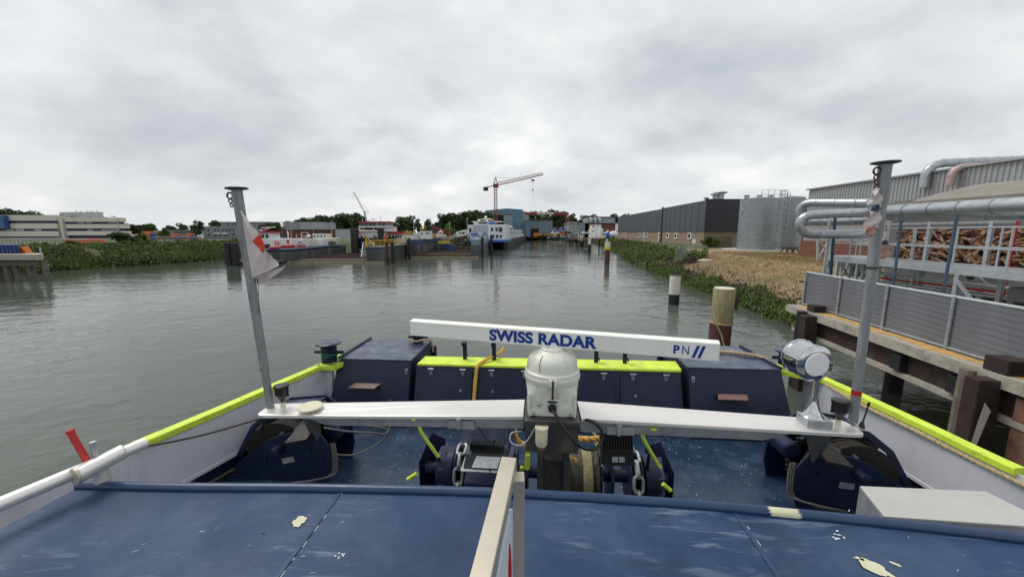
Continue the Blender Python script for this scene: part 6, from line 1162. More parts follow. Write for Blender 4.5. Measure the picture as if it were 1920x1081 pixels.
part('dome_crack', MB().tube([(RXc-.075, RYc-.115, 3.888), (RXc-.09, RYc-.140, 3.867), (RXc-.098, RYc-.158, 3.83), (RXc-.096, RYc-.165, 3.775)], .0022, 5), m_rust, rdr)
fy = RYc-.155
part('front_panel', MB().prism([(RXc-.168, fy, 3.60), (RXc+.168, fy, 3.60), (RXc+.175, fy, 3.425), (RXc+.155, fy, 3.425), (RXc+.075, fy, 3.446), (RXc-.075, fy, 3.446), (RXc-.155, fy, 3.425), (RXc-.175, fy, 3.425)], (0, .02, 0)), m_ivory, rdr, bev=.004)
fr = MB(); 
for s_ in (-1, 1): fr.box(RXc+s_*.17-.006, RXc+s_*.17+.006, fy-.018, fy+.02, 3.43, 3.61)
part('panel_flange', fr, m_ivory, rdr)
for s_ in (-1, 1): part('bolt', MB().lathe((RXc+s_*.135, fy-.004, 3.447), [(.011, 0), (.011, .01)], 6, (0, -1, 0)), m_galv, rdr)
part('connector_cap', MB().lathe((RXc-.10, fy-.002, 3.527), [(.018, 0), (.018, .02), (.012, .024)], 14, (0, -1, 0)), m_galv, rdr)
lt = MB(); lt.box(RXc-.026, RXc-.010, fy-.07, fy-.0, 3.69, 3.735); lt.box(RXc+.010, RXc+.026, fy-.07, fy-.0, 3.69, 3.735); lt.box(RXc-.026, RXc-.012, fy-.03, fy, 3.575, 3.60); lt.box(RXc+.012, RXc+.026, fy-.03, fy, 3.575, 3.60); part('latch_bracket', lt, m_ivory, rdr)
part('latch', MB().bar((RXc, fy-.068, 3.725), (RXc, fy-.038, 3.58), .013), m_rust, rdr); part('name_plate', MB().box(RXc-.035, RXc+.035, fy-.004, fy-.001, 3.535, 3.572), m_black, rdr)
part('cable_gland', MB().lathe((RXc, fy, 3.50), [(.034, 0), (.034, .03), (.024, .032), (.02, .05)], 6, (0, -1, 0), sm=False), m_black, rdr)
part('radar_cable', MB().tube(smooth([(RXc, fy-.04, 3.50), (RXc+.03, fy-.075, 3.47), (RXc+.10, fy-.11, 3.37), (RXc+.2, fy-.11, 3.26), (RXc+.31, fy-.06, 3.21), (RXc+.375, fy-.01, 3.25), (RXc+.37, fy+.01, 3.33), (RXc+.31, fy+.02, 3.385), (RXc+.24, fy+.05, 3.385)]), .0125, 10), m_black, rdr)
# scanner bar: a thing that turns on the gearbox, kept as part of the radar
wa, wb_ = Vector(ship((-.865, 3.10, 3.94))), Vector(ship((1.405, 2.445, 3.94))); d_ = (wb_-wa).normalized(); n_ = Vector((-d_.y, d_.x, 0))
Z0, Z1 = 3.93, 4.056
sec = [(0, 0), (0, Z1-Z0), (.05, Z1-Z0+.012), (.125, Z1-Z0-.012), (.125, .01)]
poly = [wa+n_*s_[0]+Vector((0, 0, Z0-wa.z+s_[1])) for s_ in sec]
part('scanner', MB().prism(list(reversed(poly)), wb_-wa), m_white, rdr, bev=.005)
part('scanner_seam', MB().prism([wa-n_*.0015+d_*.012+Vector((0, 0, Z1-.016-wa.z)), wa-n_*.0015+d_*.012+Vector((0, 0, Z1-.0145-wa.z)), wb_-n_*.0015-d_*.012+Vector((0, 0, Z1-.0145-wa.z)), wb_-n_*.0015-d_*.012+Vector((0, 0, Z1-.016-wa.z))], n_*.002), m_ivory, rdr)
for e_, s_ in ((wa, -1), (wb_, 1)): part('end_cap', MB().prism([q_-Vector(e_ if False else wa)+e_+d_*s_*(.0) for q_ in reversed(poly)], d_*s_*.006), m_white, rdr, bev=.002)
for f_ in (.012, .16, .33, .5, .67, .84, .988):
    for e_ in (.012, .112): q_ = wa+d_*((wb_-wa).length*f_)-n_*.001+Vector((0, 0, Z0+e_-wa.z)); part('screw', MB().lathe(q_, [(.0035, 0), (.003, .003)], 8, -n_), m_galv, rdr)
part('scanner_foot', MB().lathe((RXc, RYc, 3.905), [(.085, 0), (.10, .012), (.085, .028)], 20), m_ivory, rdr)
ang = math.atan2(d_.y, d_.x); ROT = Matrix.Rotation(ang, 4, 'Z')@RX
def onscan(px): # distance along the bar for a picture column
    k = (px-771)/(1345-771); ra, rb = 3.35, 2.72; return k*ra/(k*ra+(1-k)*rb)*(wb_-wa).length
s0, s1_ = onscan(920), onscan(1121); p_ = wa+d_*s0-n_*.0025; lettering('SWISS RADAR', .094, m_txt, rdr, (p_.x, p_.y, Z0+.016), ROT, bold=.045, width=s1_-s0, label='blue SWISS RADAR lettering')
s0, s1_ = onscan(1262), onscan(1282); p_ = wa+d_*(s0)-n_*.0025; lettering('P', .062, m_txt, rdr, (p_.x, p_.y, Z0+.033), ROT, bold=.04, width=.040)
p_ = wa+d_*(s0+.056)-n_*.0025; lettering('N', .062, m_txt, rdr, (p_.x, p_.y, Z0+.033), ROT, bold=.0, width=.044)
for k in range(2): 
    q_ = wa+d_*(s0+.118+k*.036)-n_*.0025+Vector((0, 0, Z0+.014-wa.z)); part('slash', MB().prism([q_, q_+d_*.020, q_+d_*.050+Vector((0, 0, .088)), q_+d_*.030+Vector((0, 0, .088))], n_*.002), m_txt, rdr)
# small camera / beacon under the housing
t = ST('beacon', 'cream beacon with an orange-brown foot hanging under the radar housing', 'beacon', (.045, 2.61, 3.3)); part('body', MB().lathe((.03, 2.585, 3.24), [(.040, 0), (.046, .02), (.046, .12), (.05, .125), (.05, .145)], 20), m_cream, t); part('foot', MB().lathe((.03, 2.585, 3.205), [(.026, 0), (.038, .034)], 16), m_rustlt, t)
solo('white_cable', MB().tube(smooth([(-.02, 2.62, 3.36), (-.07, 2.6, 3.27), (-.13, 2.6, 3.22), (-.2, 2.62, 3.23), (-.2, 2.66, 3.28), (-.12, 2.68, 3.29)]), .005, 6), m_galvl, 'thin pale cable loop left of the radar post', 'cable', (-.1, 2.6, 3.3), 's')
# disc aerial + fog horns + searchlight
t = ST('disc_aerial', 'flat cream disc aerial on the left end of the beam', 'aerial', (-1.90, 2.82, 3.31)); part('disc', MB().lathe((-1.905, 2.82, 3.345), [(.03, -.04), (.03, 0), (.095, .008), (.10, .014), (.09, .022)], 28), m_cream, t)
for i, (x, y, z, lab) in enumerate([(-2.19, 2.88, 3.31, 'black horn speaker beside the left flagpole'), (2.30, 2.86, 3.335, 'black horn speaker between the searchlight and the right flagpole')]):
    t = ST('horn_speaker', lab, 'loudspeaker', (x, y, z)); part('stem', MB().lathe((x, y, z), [(.02, 0), (.018, .05)], 10), m_cream, t); part('horn', MB().lathe((x, y, z+.045), [(.014, 0), (.018, .02), (.03, .045), (.046, .07), (.052, .08), (.052, .135), (.058, .14), (.058, .158), (.04, .163)], 20), m_black, t)
    part('wing_knob', MB().tube([(x-.06, y, z+.115), (x+.06, y, z+.115)], .012, 8), m_black, t)
t = ST('searchlight', 'chrome searchlight on a polished bracket on the right arm of the beam', 'searchlight', (2.12, 2.87, 3.34)); bx_ = (2.11, 2.84)
part('mount_box', MB().obox((2.11, 2.84, 3.375), (.17, .15, .075), (0, 0, rad(-6))), m_galv, t, bev=.004)
part('foot', MB().lathe((2.10, 2.85, 3.412), [(.075, 0), (.06, .015), (.045, .05), (.03, .11), (.02, .18), (.018, .29)], 24), m_chrome, t)
c_ = Vector((2.055, 2.88, 3.835)); ax_ = Vector((.10, -1, -.04)).normalized()
part('housing', MB().lathe(c_-ax_*.12, [(.05, -.03), (.12, -.02), (.136, .0), (.142, .01), (.142, .02), (.134, .025), (.134, .155), (.142, .16), (.142, .172)], 40, ax_), m_chrome, t); part('reflector_rim', MB().lathe(c_+ax_*.05, [(.141, 0), (.136, .006), (.092, .018)], 40, ax_), m_chrome, t); part('lamp_cap', MB().lathe(c_+ax_*.067, [(.092, 0), (.086, .008), (.02, .010)], 36, ax_), m_lamp, t)
part('handle', MB().tube([c_-ax_*.02+Vector((-.12, -.02, 0)), c_-ax_*.02+Vector((-.17, -.03, .0))], .014, 8), m_black, t); part('clamp', MB().lathe(c_+Vector((.05, -.0, -.13)), [(.02, 0), (.02, .04)], 10, (1, 0, 0)), m_black, t)
t = ST('whip_aerial', 'stubby black whip aerial at the right tip of the beam', 'aerial', (2.49, 2.82, 3.33)); part('bracket', MB().tube([(2.39, 2.86, 3.325), (2.46, 2.85, 3.325), (2.50, 2.84, 3.315)], [.014, .014, .008], 10), m_cream, t); part('whip', MB().tube([(2.465, 2.85, 3.33), (2.467, 2.85, 3.37), (2.47, 2.85, 3.38), (2.49, 2.85, 3.50), (2.491, 2.85, 3.51), (2.494, 2.85, 3.535)], [.022, .012, .006, .005, .010, .008], 10), m_black, t)
# flagpoles
def flagpole(b0, b1, b2, lab, lean):
    t = ST('flagpole', lab, 'flagpole', b0); part('lower_tube', MB().tube([b0, b1], .030, 18), m_pole, t); part('upper_tube', MB().tube([b1, b2], [.033, .038], 18), m_pole, t)
    d = (Vector(b2)-Vector(b1)).normalized(); part('top_plate', MB().lathe(b2, [(.05, 0), (.08, .008), (.08, .016), (.03, .018)], 24, d), m_grey, t)
    return t
pl0, pl2 = sy(507, 762, 2.88), sy(444, 356, 2.88); pl1 = Vector(pl0).lerp(Vector(pl2), .18); flagpole(pl0, pl1, pl2, 'leaning grey flagpole with the red and white flag on the left', 0)
pr0, pr2 = sy(1599, 790, 2.86), sy(1660, 308, 2.86); pr1 = Vector(pr0).lerp(Vector(pr2), .62); t = flagpole(pr0, pr1, pr2, 'leaning grey flagpole with a limp flag and red tape band on the right', 0)
q0_, q1_ = Vector(pr0).lerp(Vector(pr2), .115), Vector(pr0).lerp(Vector(pr2), .135); part('red_tape', MB().tube([q0_, q1_], .0312, 18), m_signr, t); q0_ = Vector(pr1); part('cable_tie', MB().tube([q0_, q0_+Vector((0, 0, .012))], .0345, 16), m_black, t)
for pb_, pt_, side, lab in ((pl0, pl2, -1, 'dark shackle and chain at the head of the left flagpole'), (pr0, pr2, -1, 'dark shackle and chain at the head of the right flagpole')):
    top_ = Vector(pt_)+Vector((side*.055, -.01, -.045)); t = ST('shackle', lab, 'shackle', tuple(top_)); part('ring', MB().torus(top_, .024, .007, (0, 1, 0), 14, 6), m_rust, t)
    nl = 2 if pt_ is pl2 else 5
    for k in range(nl): c_ = top_+Vector((.006*k, 0, -.042-.033*k)); part('chain_link', MB().torus(c_, .015, .005, ((0, 1, 0), (1, 0, 0))[k % 2], 10, 5), m_rust, t)
# flags
def cloth(corner_fn, nu, nv, th=.0015): 
    vs = [corner_fn(i/nu, j/nv) for j in range(nv+1) for i in range(nu+1)]; return MB().add(vs, [(j*(nu+1)+i, j*(nu+1)+i+1, (j+1)*(nu+1)+i+1, (j+1)*(nu+1)+i) for j in range(nv) for i in range(nu)], True)
fT, fB, fTip = Vector(sy(457, 396, 2.88)), Vector(sy(478, 520, 2.88)), Vector(sy(531, 497, 2.86))
Mid = Vector(sy(500, 458, 2.87))
def flagp(u, v):    # v runs down the pole, u out to the fly
    p = fT.lerp(fB, v); 
    e = fT.lerp(Mid, min(1, v*2)) if v < .5 else Mid.lerp(fTip, (v-.5)*2)
    q = p.lerp(e, u); y = .022*math.sin(u*7+v*5)*u+.014*math.sin(v*13+u*3)*u+.006*math.sin(v*31+u*17)*u; return (q.x, q.y-.03+y, q.z)
t = ST('signal_flag', 'dirty white flag with a red patch drooping from the left flagpole', 'flag', tuple(fT)); part('cloth', cloth(flagp, 30, 40), m_flag, t)
_FG = [flagp(i/40, j/60) for i in range(41) for j in range(61)]; _PC = [Vector(sy(*q_, 2.86)) for q_ in ((477, 452), (485.6, 436), (502, 461), (495, 474))]
def patch(u, v):
    q_ = _PC[0].lerp(_PC[3], u).lerp(_PC[1].lerp(_PC[2], u), v); n_ = min(_FG, key=lambda g: (g[0]-q_.x)**2+(g[2]-q_.z)**2); return (q_.x, n_[1]-.006, q_.z)
part('red_patch', cloth(lambda u, v: patch(u, v), 14, 10), m_flagr, t)
def lowf(u, v): a, b = Vector(sy(478, 519, 2.9)), Vector(sy(482, 535, 2.9)); p = a.lerp(b, v); q = p.lerp(fTip+Vector((-.005, .03, -.005)), u); return (q.x, q.y+.01+.012*math.sin(u*9), q.z-.02*math.sin(u*3.1)*v)
part('lower_fold', cloth(lowf, 16, 5), m_flag, t); part('eyelet', MB().torus(Vector(sy(481, 526, 2.83)), .012, .004, (0, 1, 0), 12, 6), m_black, t); part('halyard', MB().tube([sy(479, 520, 2.84), sy(484, 530, 2.84), sy(486, 600, 2.88), sy(488, 690, 2.88)], .0025, 5), m_cable, t)
part('cleat', MB().tube([sy(481, 672, 2.84), sy(491, 684, 2.85), sy(486, 695, 2.84)], .006, 6), m_galv, t)
def limp(pts_l, pts_r, y0, seed):
    rs = random.Random(seed); L_ = [Vector(sy(*p, y0)) for p in pts_l]; R_ = [Vector(sy(*p, y0)) for p in pts_r]; n_ = len(L_)-1
    def f(u, v):
        s = v*n_; i = min(int(s), n_-1); a = L_[i].lerp(L_[i+1], s-i); b = R_[i].lerp(R_[i+1], s-i); q = a.lerp(b, u); y = .009*math.sin(u*7+v*6+seed)+.007*math.sin(v*11+u*5); return (q.x, q.y+y, q.z)
    return f
t = ST('limp_flag', 'faded white and orange flag hanging crumpled round the right flagpole', 'flag', sy(1640, 360, 2.8))
part('cloth', cloth(limp([(1640, 353), (1637, 370), (1634, 388)], [(1650, 353), (1652, 370), (1655, 388)], 2.80, 1), 8, 12), m_flag, t); part('cloth', cloth(limp([(1633, 388), (1630, 400), (1621, 416), (1619, 426)], [(1650, 388), (1650, 402), (1652, 416), (1650, 426)], 2.79, 2), 10, 12), m_flag, t)
part('blue_band', cloth(limp([(1634, 383), (1632, 396)], [(1650, 383), (1650, 396)], 2.775, 1), 6, 5), m_bpost, t); part('orange_band', cloth(limp([(1619, 424), (1620, 434), (1628, 443)], [(1640, 424), (1640, 436), (1638, 445)], 2.785, 2), 10, 6), m_flago, t)
part('cloth', cloth(limp([(1650, 420), (1650, 436), (1651, 452)], [(1657, 422), (1662, 438), (1664, 452)], 2.9, 4), 8, 10), m_flag, t); part('dark_band', cloth(limp([(1650, 452), (1651, 460)], [(1664, 450), (1667, 458)], 2.895, 4), 6, 4), m_grey, t); part('orange_band', cloth(limp([(1648, 460), (1648, 472), (1646, 484)], [(1667, 458), (1671, 474), (1658, 486)], 2.9, 5), 8, 8), m_flago, t)
# ---------------------------------------------------------------- mooring winches
def winch(side, lab):
    s = side; mid = .13; mx = lambda x: mid+s*(x-mid) if s == 1 else x
    def X_(x): return x if s < 0 else 2*mid-x+.12      # mirrored for the right-hand winch
    base = (X_(-3.1), 4.4, DZ); t = ST('mooring_winch', lab, 'winch', base, 'mooring winches')
    def poly(P, y, th, nm, mat, bev=.004): 
        pp = [(X_(x), y, z) for x, z in P]; 
        if s > 0: pp = list(reversed(pp))
        return part(nm, MB().prism(pp, (0, th, 0)), mat, t, bev=bev)
    sp_ = [(-4.02, DZ), (-4.02, 1.74), (-3.5, 2.13), (-3.32, 2.20), (-2.92, 2.30), (-2.80, 2.24), (-2.68, 2.06), (-2.66, 1.80), (-2.72, DZ)]
    poly(sp_, 4.28, .03, 'side_plate', m_navy); poly([(x, z-.02) for x, z in sp_], 4.86, .03, 'side_plate', m_navy)
    # toothed gear
    G = []; cx_, cz_, R_ = -3.42, 1.86, .57
    for k in range(208):
        a = 2*math.pi*k/208; r_ = R_*(1.0 if (k % 4) < 2 else .945); G.append((cx_+r_*math.cos(a), cz_+r_*math.sin(a)))
    poly(G, 4.70, .05, 'gear_wheel', m_geard, 0)
    part('drum', MB().lathe((X_(cx_), 4.36, cz_), [(.46, 0), (.46, .02), (.2, .02), (.2, .24), (.46, .24), (.46, .26)], 36, (0, 1, 0)), m_geard, t)
    rr = MB(); 
    for k in range(7): rr.torus((X_(cx_), 4.40+k*.033, cz_), .40+.012*math.sin(k*2.1), .017, (0, 1, 0), 40, 6)
    part('wound_rope', rr, m_wire, t)
    fr_ = MB(); F = [(-4.05, 1.80), (-3.80, 2.22), (-3.52, 2.44), (-3.0, 2.50), (-2.80, 2.32)]
    for y in (4.42, 4.80):
        for a, b in zip(F[:-1], F[1:]): fr_.bar((X_(a[0]), y, a[1]), (X_(b[0]), y, b[1]), .035, .075)
    for p in F[1:4]: fr_.bar((X_(p[0]), 4.42, p[1]), (X_(p[0]), 4.80, p[1]), .04, .03)
    part('guard_frame', fr_, m_navy, t, bev=.003); part('guard_top', MB().hexa([(X_(a), y, z) for a, y, z in ((-3.5, 4.6, 2.43), (-3.0, 4.6, 2.49), (-3.0, 4.8, 2.49), (-3.5, 4.8, 2.43), (-3.5, 4.6, 2.445), (-3.0, 4.6, 2.505), (-3.0, 4.8, 2.505), (-3.5, 4.8, 2.445))]), m_navytop, t)
    for x, z in ((-3.35, 2.26), (-3.15, 2.32), (-3.0, 2.36)): part('spacer', MB().tube([(X_(x), 4.3, z-.08), (X_(x), 4.85, z)], .028, 10), m_navytop, t)
    part('shaft_hub', MB().lathe((X_(-3.35), 4.28, 2.02), [(.062, 0), (.062, .13), (.04, .14)], 18, (0, -1, 0)), m_navy, t)
    for x, z, r_ in ((-3.58, 1.86, .04), (-2.95, 2.0, .035), (-2.78, 1.9, .02), (-3.85, 1.72, .02), (-3.7, 1.62, .015), (-2.85, 2.2, .02)): part('bolt', MB().lathe((X_(x), 4.28, z), [(r_, 0), (r_, .02)], 6, (0, -1, 0), sm=False), m_navy, t)
    xp = X_(-3.25); part('name_plate', MB().obox((xp, 4.274, 1.86), (.17, .006, .075), (0, rad(-14 if s < 0 else 6), 0)), m_galv, t)
    part('motor', MB().lathe((X_(-2.72), 4.45, 2.16), [(.09, 0), (.11, .02), (.11, .3), (.08, .32)], 22, (0, 1, 0)), m_navy, t)
    part('band_brake', MB().hexa([(X_(a), y, z) for a, y, z in ((-3.15, 4.1, 2.18), (-2.86, 4.1, 2.24), (-2.8, 4.45, 2.4), (-3.05, 4.45, 2.36), (-3.15, 4.1, 2.21), (-2.86, 4.1, 2.27), (-2.8, 4.45, 2.43), (-3.05, 4.45, 2.39))]), m_geard, t)
    part('control_lever', MB().prism([(X_(-2.95), 4.2, 2.5), (X_(-2.84), 4.2, 2.55), (X_(-2.80), 4.2, 2.3), (X_(-2.86), 4.2, 2.24)] if s < 0 else list(reversed([(X_(-2.95), 4.2, 2.5), (X_(-2.84), 4.2, 2.55), (X_(-2.80), 4.2, 2.3), (X_(-2.86), 4.2, 2.24)])), (0, .015, 0)), m_grey, t)
    hs = MB()
    for k in range(3): o_ = k*.025; hs.tube(smooth([(X_(-2.68+o_), 4.32, 2.1), (X_(-2.62+o_), 4.25, 1.9), (X_(-2.64+o_), 4.2, 1.74), (X_(-2.85), 4.12-o_, 1.68+o_), (X_(-3.0-k*.06), 4.1, 1.66), (X_(-3.08-k*.07), 4.08, 1.56)]), .010, 6)
    part('hydraulic_hose', hs, m_cable, t)
    for k in range(3): part('hose_fitting', MB().lathe((X_(-3.07-k*.07), 4.08, 1.55), [(.017, 0), (.017, .07)], 8), m_galv, t)
    return t
winch(-1, 'dark blue mooring winch with gear wheel on the left side of the deck'); winch(1, 'dark blue mooring winch with large toothed gear on the right side of the deck')
solo('wire_rope', MB().tube(smooth([(-2.6, 1.9, 3.2), (-4.33, 3.40, 2.52), (-4.15, 3.6, 2.47), (-3.9, 3.9, 2.43), (-3.5, 4.3, 2.44), (-3.2, 4.5, 2.42)][1:]), .014, 8), m_wire, 'dark wire rope running from the left rail to the left winch', 'wire rope', (-3.9, 3.9, 2.43), 's')
solo('wire_rope', MB().tube(smooth([(-4.55, 2.8, 1.62), (-4.3, 3.7, 1.62), (-4.1, 4.2, 1.66), (-3.9, 4.5, 1.72)]), .02, 8), m_wire, 'greasy brown wire rope lying in the left deck corner', 'wire rope', (-4.2, 4, 1.62), 's')
solo('hydraulic_hose', MB().tube(smooth([(-2.75, 4.3, 2.32), (-2.45, 4.4, 2.22), (-2.22, 4.5, 2.16), (-2.05, 4.6, 2.1), (-2.03, 4.7, 2.25), (-2.06, 4.8, 2.5)]), .013, 8), m_cable, 'grey hydraulic hose looping right of the left winch', 'hose', (-2.3, 4.4, 2.2), 's')
solo('hydraulic_hose', MB().tube(smooth([(-2.62, 4.3, 1.95), (-2.4, 4.4, 1.9), (-2.15, 4.55, 1.98), (-2.05, 4.65, 2.12), (-2.35, 4.6, 2.2), (-2.7, 4.5, 2.25)]), .013, 8), m_cable, 'lower grey hose loop right of the left winch', 'hose', (-2.3, 4.4, 1.9), 's')
# ---------------------------------------------------------------- windlass
wn = ST('anchor_windlass', 'dark blue anchor windlass with chain wheels, drums and lime levers behind the roof edge', 'windlass', (.1, 3.9, DZ)); AX, AZ = 3.95, 2.08
def plate(P, x, th, nm='side_frame', mat=None, bev=.004): return part(nm, MB().prism([(x, y, z) for y, z in P], (th, 0, 0)), mat or m_navy, wn, bev=bev)
for x, sg_ in ((-1.36, 1), (1.50, -1)):
    part('side_frame', MB().prism([(x, 3.86, DZ), (x, 3.86, 2.20), (x+sg_*.10, 4.05, 2.46), (x+sg_*.22, 4.2, 2.30), (x+sg_*.22, 4.2, DZ)] if sg_ > 0 else [(x, 3.86, 2.20), (x, 3.86, DZ), (x+sg_*.22, 4.2, DZ), (x+sg_*.22, 4.2, 2.30), (x+sg_*.10, 4.05, 2.46)], (sg_*.012, -.01, 0)), m_navy, wn, bev=.003)
    part('frame_shelf', MB().box(min(x, x+sg_*.3), max(x, x+sg_*.3), 3.8, 4.1, 1.83, 1.86), m_navy, wn)
def drum(x0, L_, prof, mat, nm): return part(nm, MB().lathe((x0, AX, AZ), [(r, z*L_) for r, z in prof], 36, (1, 0, 0)), mat, wn)
part('main_shaft', MB().tube([(-1.3, AX, AZ), (1.45, AX, AZ)], .07, 16), m_navy, wn)
drum(-1.14, .20, [(.2, 0), (.24, .06), (.24, .94), (.2, 1)], m_navy, 'brake_drum'); drum(1.16, .18, [(.2, 0), (.24, .06), (.24, .94), (.2, 1)], m_navy, 'brake_drum')
drum(-.93, .14, [(.27, 0), (.27, .15), (.2, .3), (.18, .5), (.2, .7), (.27, .85), (.27, 1)], m_navy, 'chain_wheel'); drum(1.00, .14, [(.27, 0), (.27, .15), (.2, .3), (.18, .5), (.2, .7), (.27, .85), (.27, 1)], m_navy, 'chain_wheel')
drum(.33, .34, [(.27, 0), (.29, .05), (.25, .1), (.25, .9), (.29, .95), (.29, 1)], m_wire, 'rope_drum'); drum(.50, .10, [(.275, 0), (.285, .2), (.285, .8), (.275, 1)], m_pilew, 'rope_drum')
for x in (-.25, -.13, .29, .68, .80): part('bearing_plate', MB().prism([(x, 3.72, DZ), (x, 4.15, DZ), (x, 4.15, 2.15), (x, 4.05, 2.36), (x, 3.85, 2.36), (x, 3.72, 2.15)], (.03, 0, 0)), m_navy, wn, bev=.004)
for k in range(2): part('guide_hoop', MB().tube(smooth([(.42+.22*k, 3.8, 2.3), (.42+.22*k, 3.83, 2.5), (.42+.22*k, 3.95, 2.58), (.42+.22*k, 4.08, 2.5)]), .012, 8), m_pilew, wn)
gbx = part('gear_case', MB().prism([(-.78, 3.58, DZ), (-.78, 4.2, DZ), (-.78, 4.2, 2.25), (-.78, 3.80, 2.30), (-.78, 3.58, 2.16)], (.52, 0, 0)), m_navy, wn, bev=.02); part('case_seam', MB().box(-.782, -.258, 3.572, 3.585, 1.95, 1.962), m_navytop, wn)
for x0 in (-.86, 1.07):       # anchor chain over each wheel
    n_l = 9
    for k in range(n_l):
        a = rad(200-k*26) ; 
        if k < 5: y_, z_ = AX-math.cos(rad(-12+k*30))*.285, AZ+math.sin(rad(-12+k*30))*.285; tdir = Vector((0, math.sin(rad(-12+k*30)), math.cos(rad(-12+k*30))))
        else: y_, z_ = AX-.29, AZ-.05-.115*(k-4); tdir = Vector((0, 0, 1))
        side = Vector((1, 0, 0)) if k % 2 else tdir.cross(Vector((1, 0, 0))); c_ = Vector((x0, y_, z_)); pts_ = []
        for q in range(16):
            aa = 2*math.pi*q/16; e = math.cos(aa); pts_.append(c_+tdir*(.038*(1 if e > 0 else -1)+.045*e)+side*(.047*math.sin(aa)))
        part('chain_link', MB().tube(pts_, .0185, 8, closed=True), m_chain, wn)
for pts_ in ([(-1.25, 3.6, 2.90), (-1.24, 3.6, 2.76), (-1.20, 3.6, 2.67), (-1.05, 3.6, 2.44)], [(1.05, 3.6, 2.90), (1.06, 3.6, 2.78), (1.09, 3.6, 2.70), (1.25, 3.6, 2.43)], [(-.07, 3.6, 2.78), (-.08, 3.6, 2.66), (-.10, 3.6, 2.60), (-.105, 3.6, 2.35)]): part('brake_lever', MB().tube(smooth(pts_, 4), .018, 10), m_lime, wn)
part('lever_grip', MB().tube([(-.10, 3.59, 2.52), (-.105, 3.59, 2.36)], .027, 10), m_lime, wn)
for a, b in (((-1.30, 3.62, 2.22), (-1.40, 3.6, 2.16)), ((1.29, 3.6, 2.25), (1.37, 3.6, 2.18)), ((-.16, 3.6, 2.37), (-.16, 3.57, 2.36))): part('lever_end', MB().tube([a, b], .022, 10), m_lime, wn)
part('lever_arm', MB().tube([(-1.12, 3.62, 2.55), (-1.1, 3.85, 2.2)], .02, 8), m_navy, wn); part('lever_arm', MB().tube([(1.14, 3.62, 2.6), (1.2, 3.85, 2.2)], .02, 8), m_navy, wn)
part('foot_plate', MB().box(-1.42, -1.0, 3.55, 3.8, 1.78, 1.83), m_navytop, wn, bev=.004)
for x in (-1.1, 1.3): part('band_brake', MB().prism([(x, 3.66, 1.7), (x, 3.74, 2.2), (x, 3.9, 2.36), (x, 3.9, 2.32), (x, 3.78, 2.18), (x, 3.7, 1.7)], (.06, 0, 0)), m_navytop, wn)
# heat sink box (floodlight, left) and black finned unit (right)
fl_ = ST('floodlight', 'finned floodlight with a silver worn case lying on the windlass gear case', 'floodlight', (-.57, 3.6, 2.3)); 
part('mount_plate', MB().prism([(-.82, 3.62, 2.60), (-.30, 3.62, 2.63), (-.30, 3.75, 2.84), (-.80, 3.75, 2.80)], (0, .01, 0)), m_navytop, fl_); part('mount_wing', MB().prism([(-.31, 3.6, 2.5), (-.21, 3.6, 2.9), (-.30, 3.75, 2.84)], (.01, .01, 0)), m_navytop, fl_)
part('case', MB().hexa([(-.75, 3.42, 2.44), (-.30, 3.42, 2.44), (-.30, 3.6, 2.46), (-.75, 3.6, 2.46), (-.73, 3.5, 2.56), (-.32, 3.5, 2.56), (-.32, 3.62, 2.58), (-.73, 3.62, 2.58)]), m_grey, fl_, bev=.01); part('worn_face', MB().prism([(-.66, 3.425, 2.455), (-.40, 3.425, 2.455), (-.37, 3.487, 2.543), (-.62, 3.487, 2.543)], (0, -.004, .003)), m_chipw, fl_, 'worn silver face'); part('rim', MB().box(-.77, -.28, 3.39, 3.63, 2.425, 2.44), m_galv, fl_, bev=.004)
for k in range(15): x_ = -.69+k*.024; part('fin', MB().box(x_, x_+.008, 3.50, 3.62, 2.58, 2.66), m_blackm, fl_)
part('cable', MB().tube(smooth([(-.47, 2.74, 3.28), (-.47, 3.0, 3.05), (-.46, 3.4, 2.75), (-.45, 3.6, 2.66)]), .006, 6), m_black, fl_); part('cable_loop', MB().tube(smooth([(-.48, 3.42, 2.46), (-.45, 3.38, 2.42), (-.39, 3.38, 2.43), (-.38, 3.42, 2.52)]), .008, 6), m_black, fl_)
hs_ = ST('floodlight', 'black finned floodlight seen from above in front of the right chain', 'floodlight', (.72, 3.2, 2.9)); 
def hp(px, py, Y=3.35): return Vector(sy(px, py, Y))
A4 = [hp(1125, 800, 3.40), hp(1184, 800, 3.40), hp(1190, 872, 3.30), hp(1128, 872, 3.30)]
part('back', MB().prism([A4[3], A4[2], A4[1], A4[0]], (0, .06, -.03)), m_blackm, hs_)
for k in range(12):
    f = (k+.5)/12; a, b = A4[0].lerp(A4[1], f), A4[3].lerp(A4[2], f); a2, b2_ = a.lerp(b, .0), a.lerp(b, .6); part('fin', MB().bar(a2+Vector((0, -.015, .01)), b2_+Vector((0, -.015, .01)), .008, .03), m_blackm, hs_)
part('junction_plate', MB().prism([A4[3]+Vector((0.01, -.004, .0)), A4[2]+Vector((-.01, -.004, 0)), A4[2].lerp(A4[1], .3)+Vector((-.01, -.008, 0)), A4[3].lerp(A4[0], .3)+Vector((.01, -.008, 0))], (0, -.006, .004)), m_black, hs_)
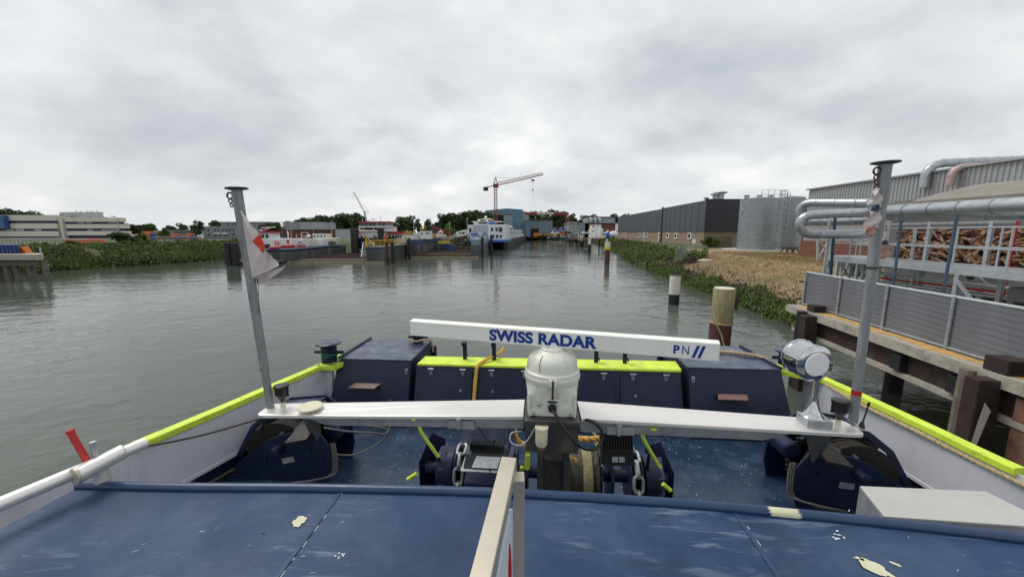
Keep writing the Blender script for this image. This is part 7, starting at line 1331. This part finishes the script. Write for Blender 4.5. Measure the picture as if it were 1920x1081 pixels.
for u0, u1 in ((.32, .50), (.53, .70)): part('label_plate', MB().prism([A4[3].lerp(A4[2], u0).lerp(A4[0].lerp(A4[1], u0), .10)+Vector((0, -.018, .005)), A4[3].lerp(A4[2], u1).lerp(A4[0].lerp(A4[1], u1), .10)+Vector((0, -.018, .005)), A4[3].lerp(A4[2], u1).lerp(A4[0].lerp(A4[1], u1), .24)+Vector((0, -.018, .005)), A4[3].lerp(A4[2], u0).lerp(A4[0].lerp(A4[1], u0), .24)+Vector((0, -.018, .005))], (0, -.002, .001)), m_galvl, hs_)
for q_ in A4: part('screw', MB().sphere(q_+Vector((0, -.02, .01)), .008, 8, 6), m_galvl, hs_)
solo('mooring_rope', MB().rope([(-.25, 3.75, 2.72), (-.22, 3.7, 2.62), (-.12, 3.7, 2.56), (0, 3.75, 2.55)], .03), m_ropey, 'yellow rope bundle left of the radar post', 'rope', (-.2, 3.7, 2.6), 's')
solo('mooring_rope', MB().rope([(.22, 3.6, 2.66), (.35, 3.6, 2.70), (.42, 3.62, 2.70), (.56, 3.62, 2.70), (.66, 3.7, 2.66), (.64, 3.75, 2.5)], .03), m_ropey, 'yellow rope draped over the guide hoops right of the radar post', 'rope', (.4, 3.6, 2.7), 's')
solo('mooring_rope', MB().rope([(.26, 3.6, 2.65), (.28, 3.58, 2.58), (.34, 3.56, 2.52), (.40, 3.6, 2.46)], .026), m_ropey, 'short yellow rope tail on the brown rope drum', 'rope', (.3, 3.6, 2.6), 's')
solo('deck_pipe', MB().tube([(.98, 3.4, 1.6), (.78, 3.75, 1.6)], .02, 8), m_orange, 'orange pipe on the deck below the right floodlight', 'pipe', (.9, 3.5, 1.6), 's')
solo('deck_hose', MB().tube([(-1.55, 3.7, 1.80), (-.95, 3.62, 1.80)], .035, 10), m_black, 'short black rubber hose at the foot of the windlass', 'hose', (-1.3, 3.7, 1.8), 's')
# stainless box bottom right
zb_ = 2.45; q = [sz(*p, zb_) for p in ((1612, 910), (1848, 920), (1990, 990), (1658, 967))]
t = ST('steel_locker', 'brushed stainless locker box at the bottom right behind the roof edge', 'locker', (3.4, 3.1, DZ)); part('body', MB().prism([(p[0], p[1], DZ) for p in reversed(q)], (0, 0, zb_-DZ-.022)), m_galv, t); part('lid', MB().prism(list(reversed([(p[0], p[1], zb_-.02) for p in q])), (0, 0, .02)), m_lid, t, bev=.003)
# tidy up: nothing left without a label
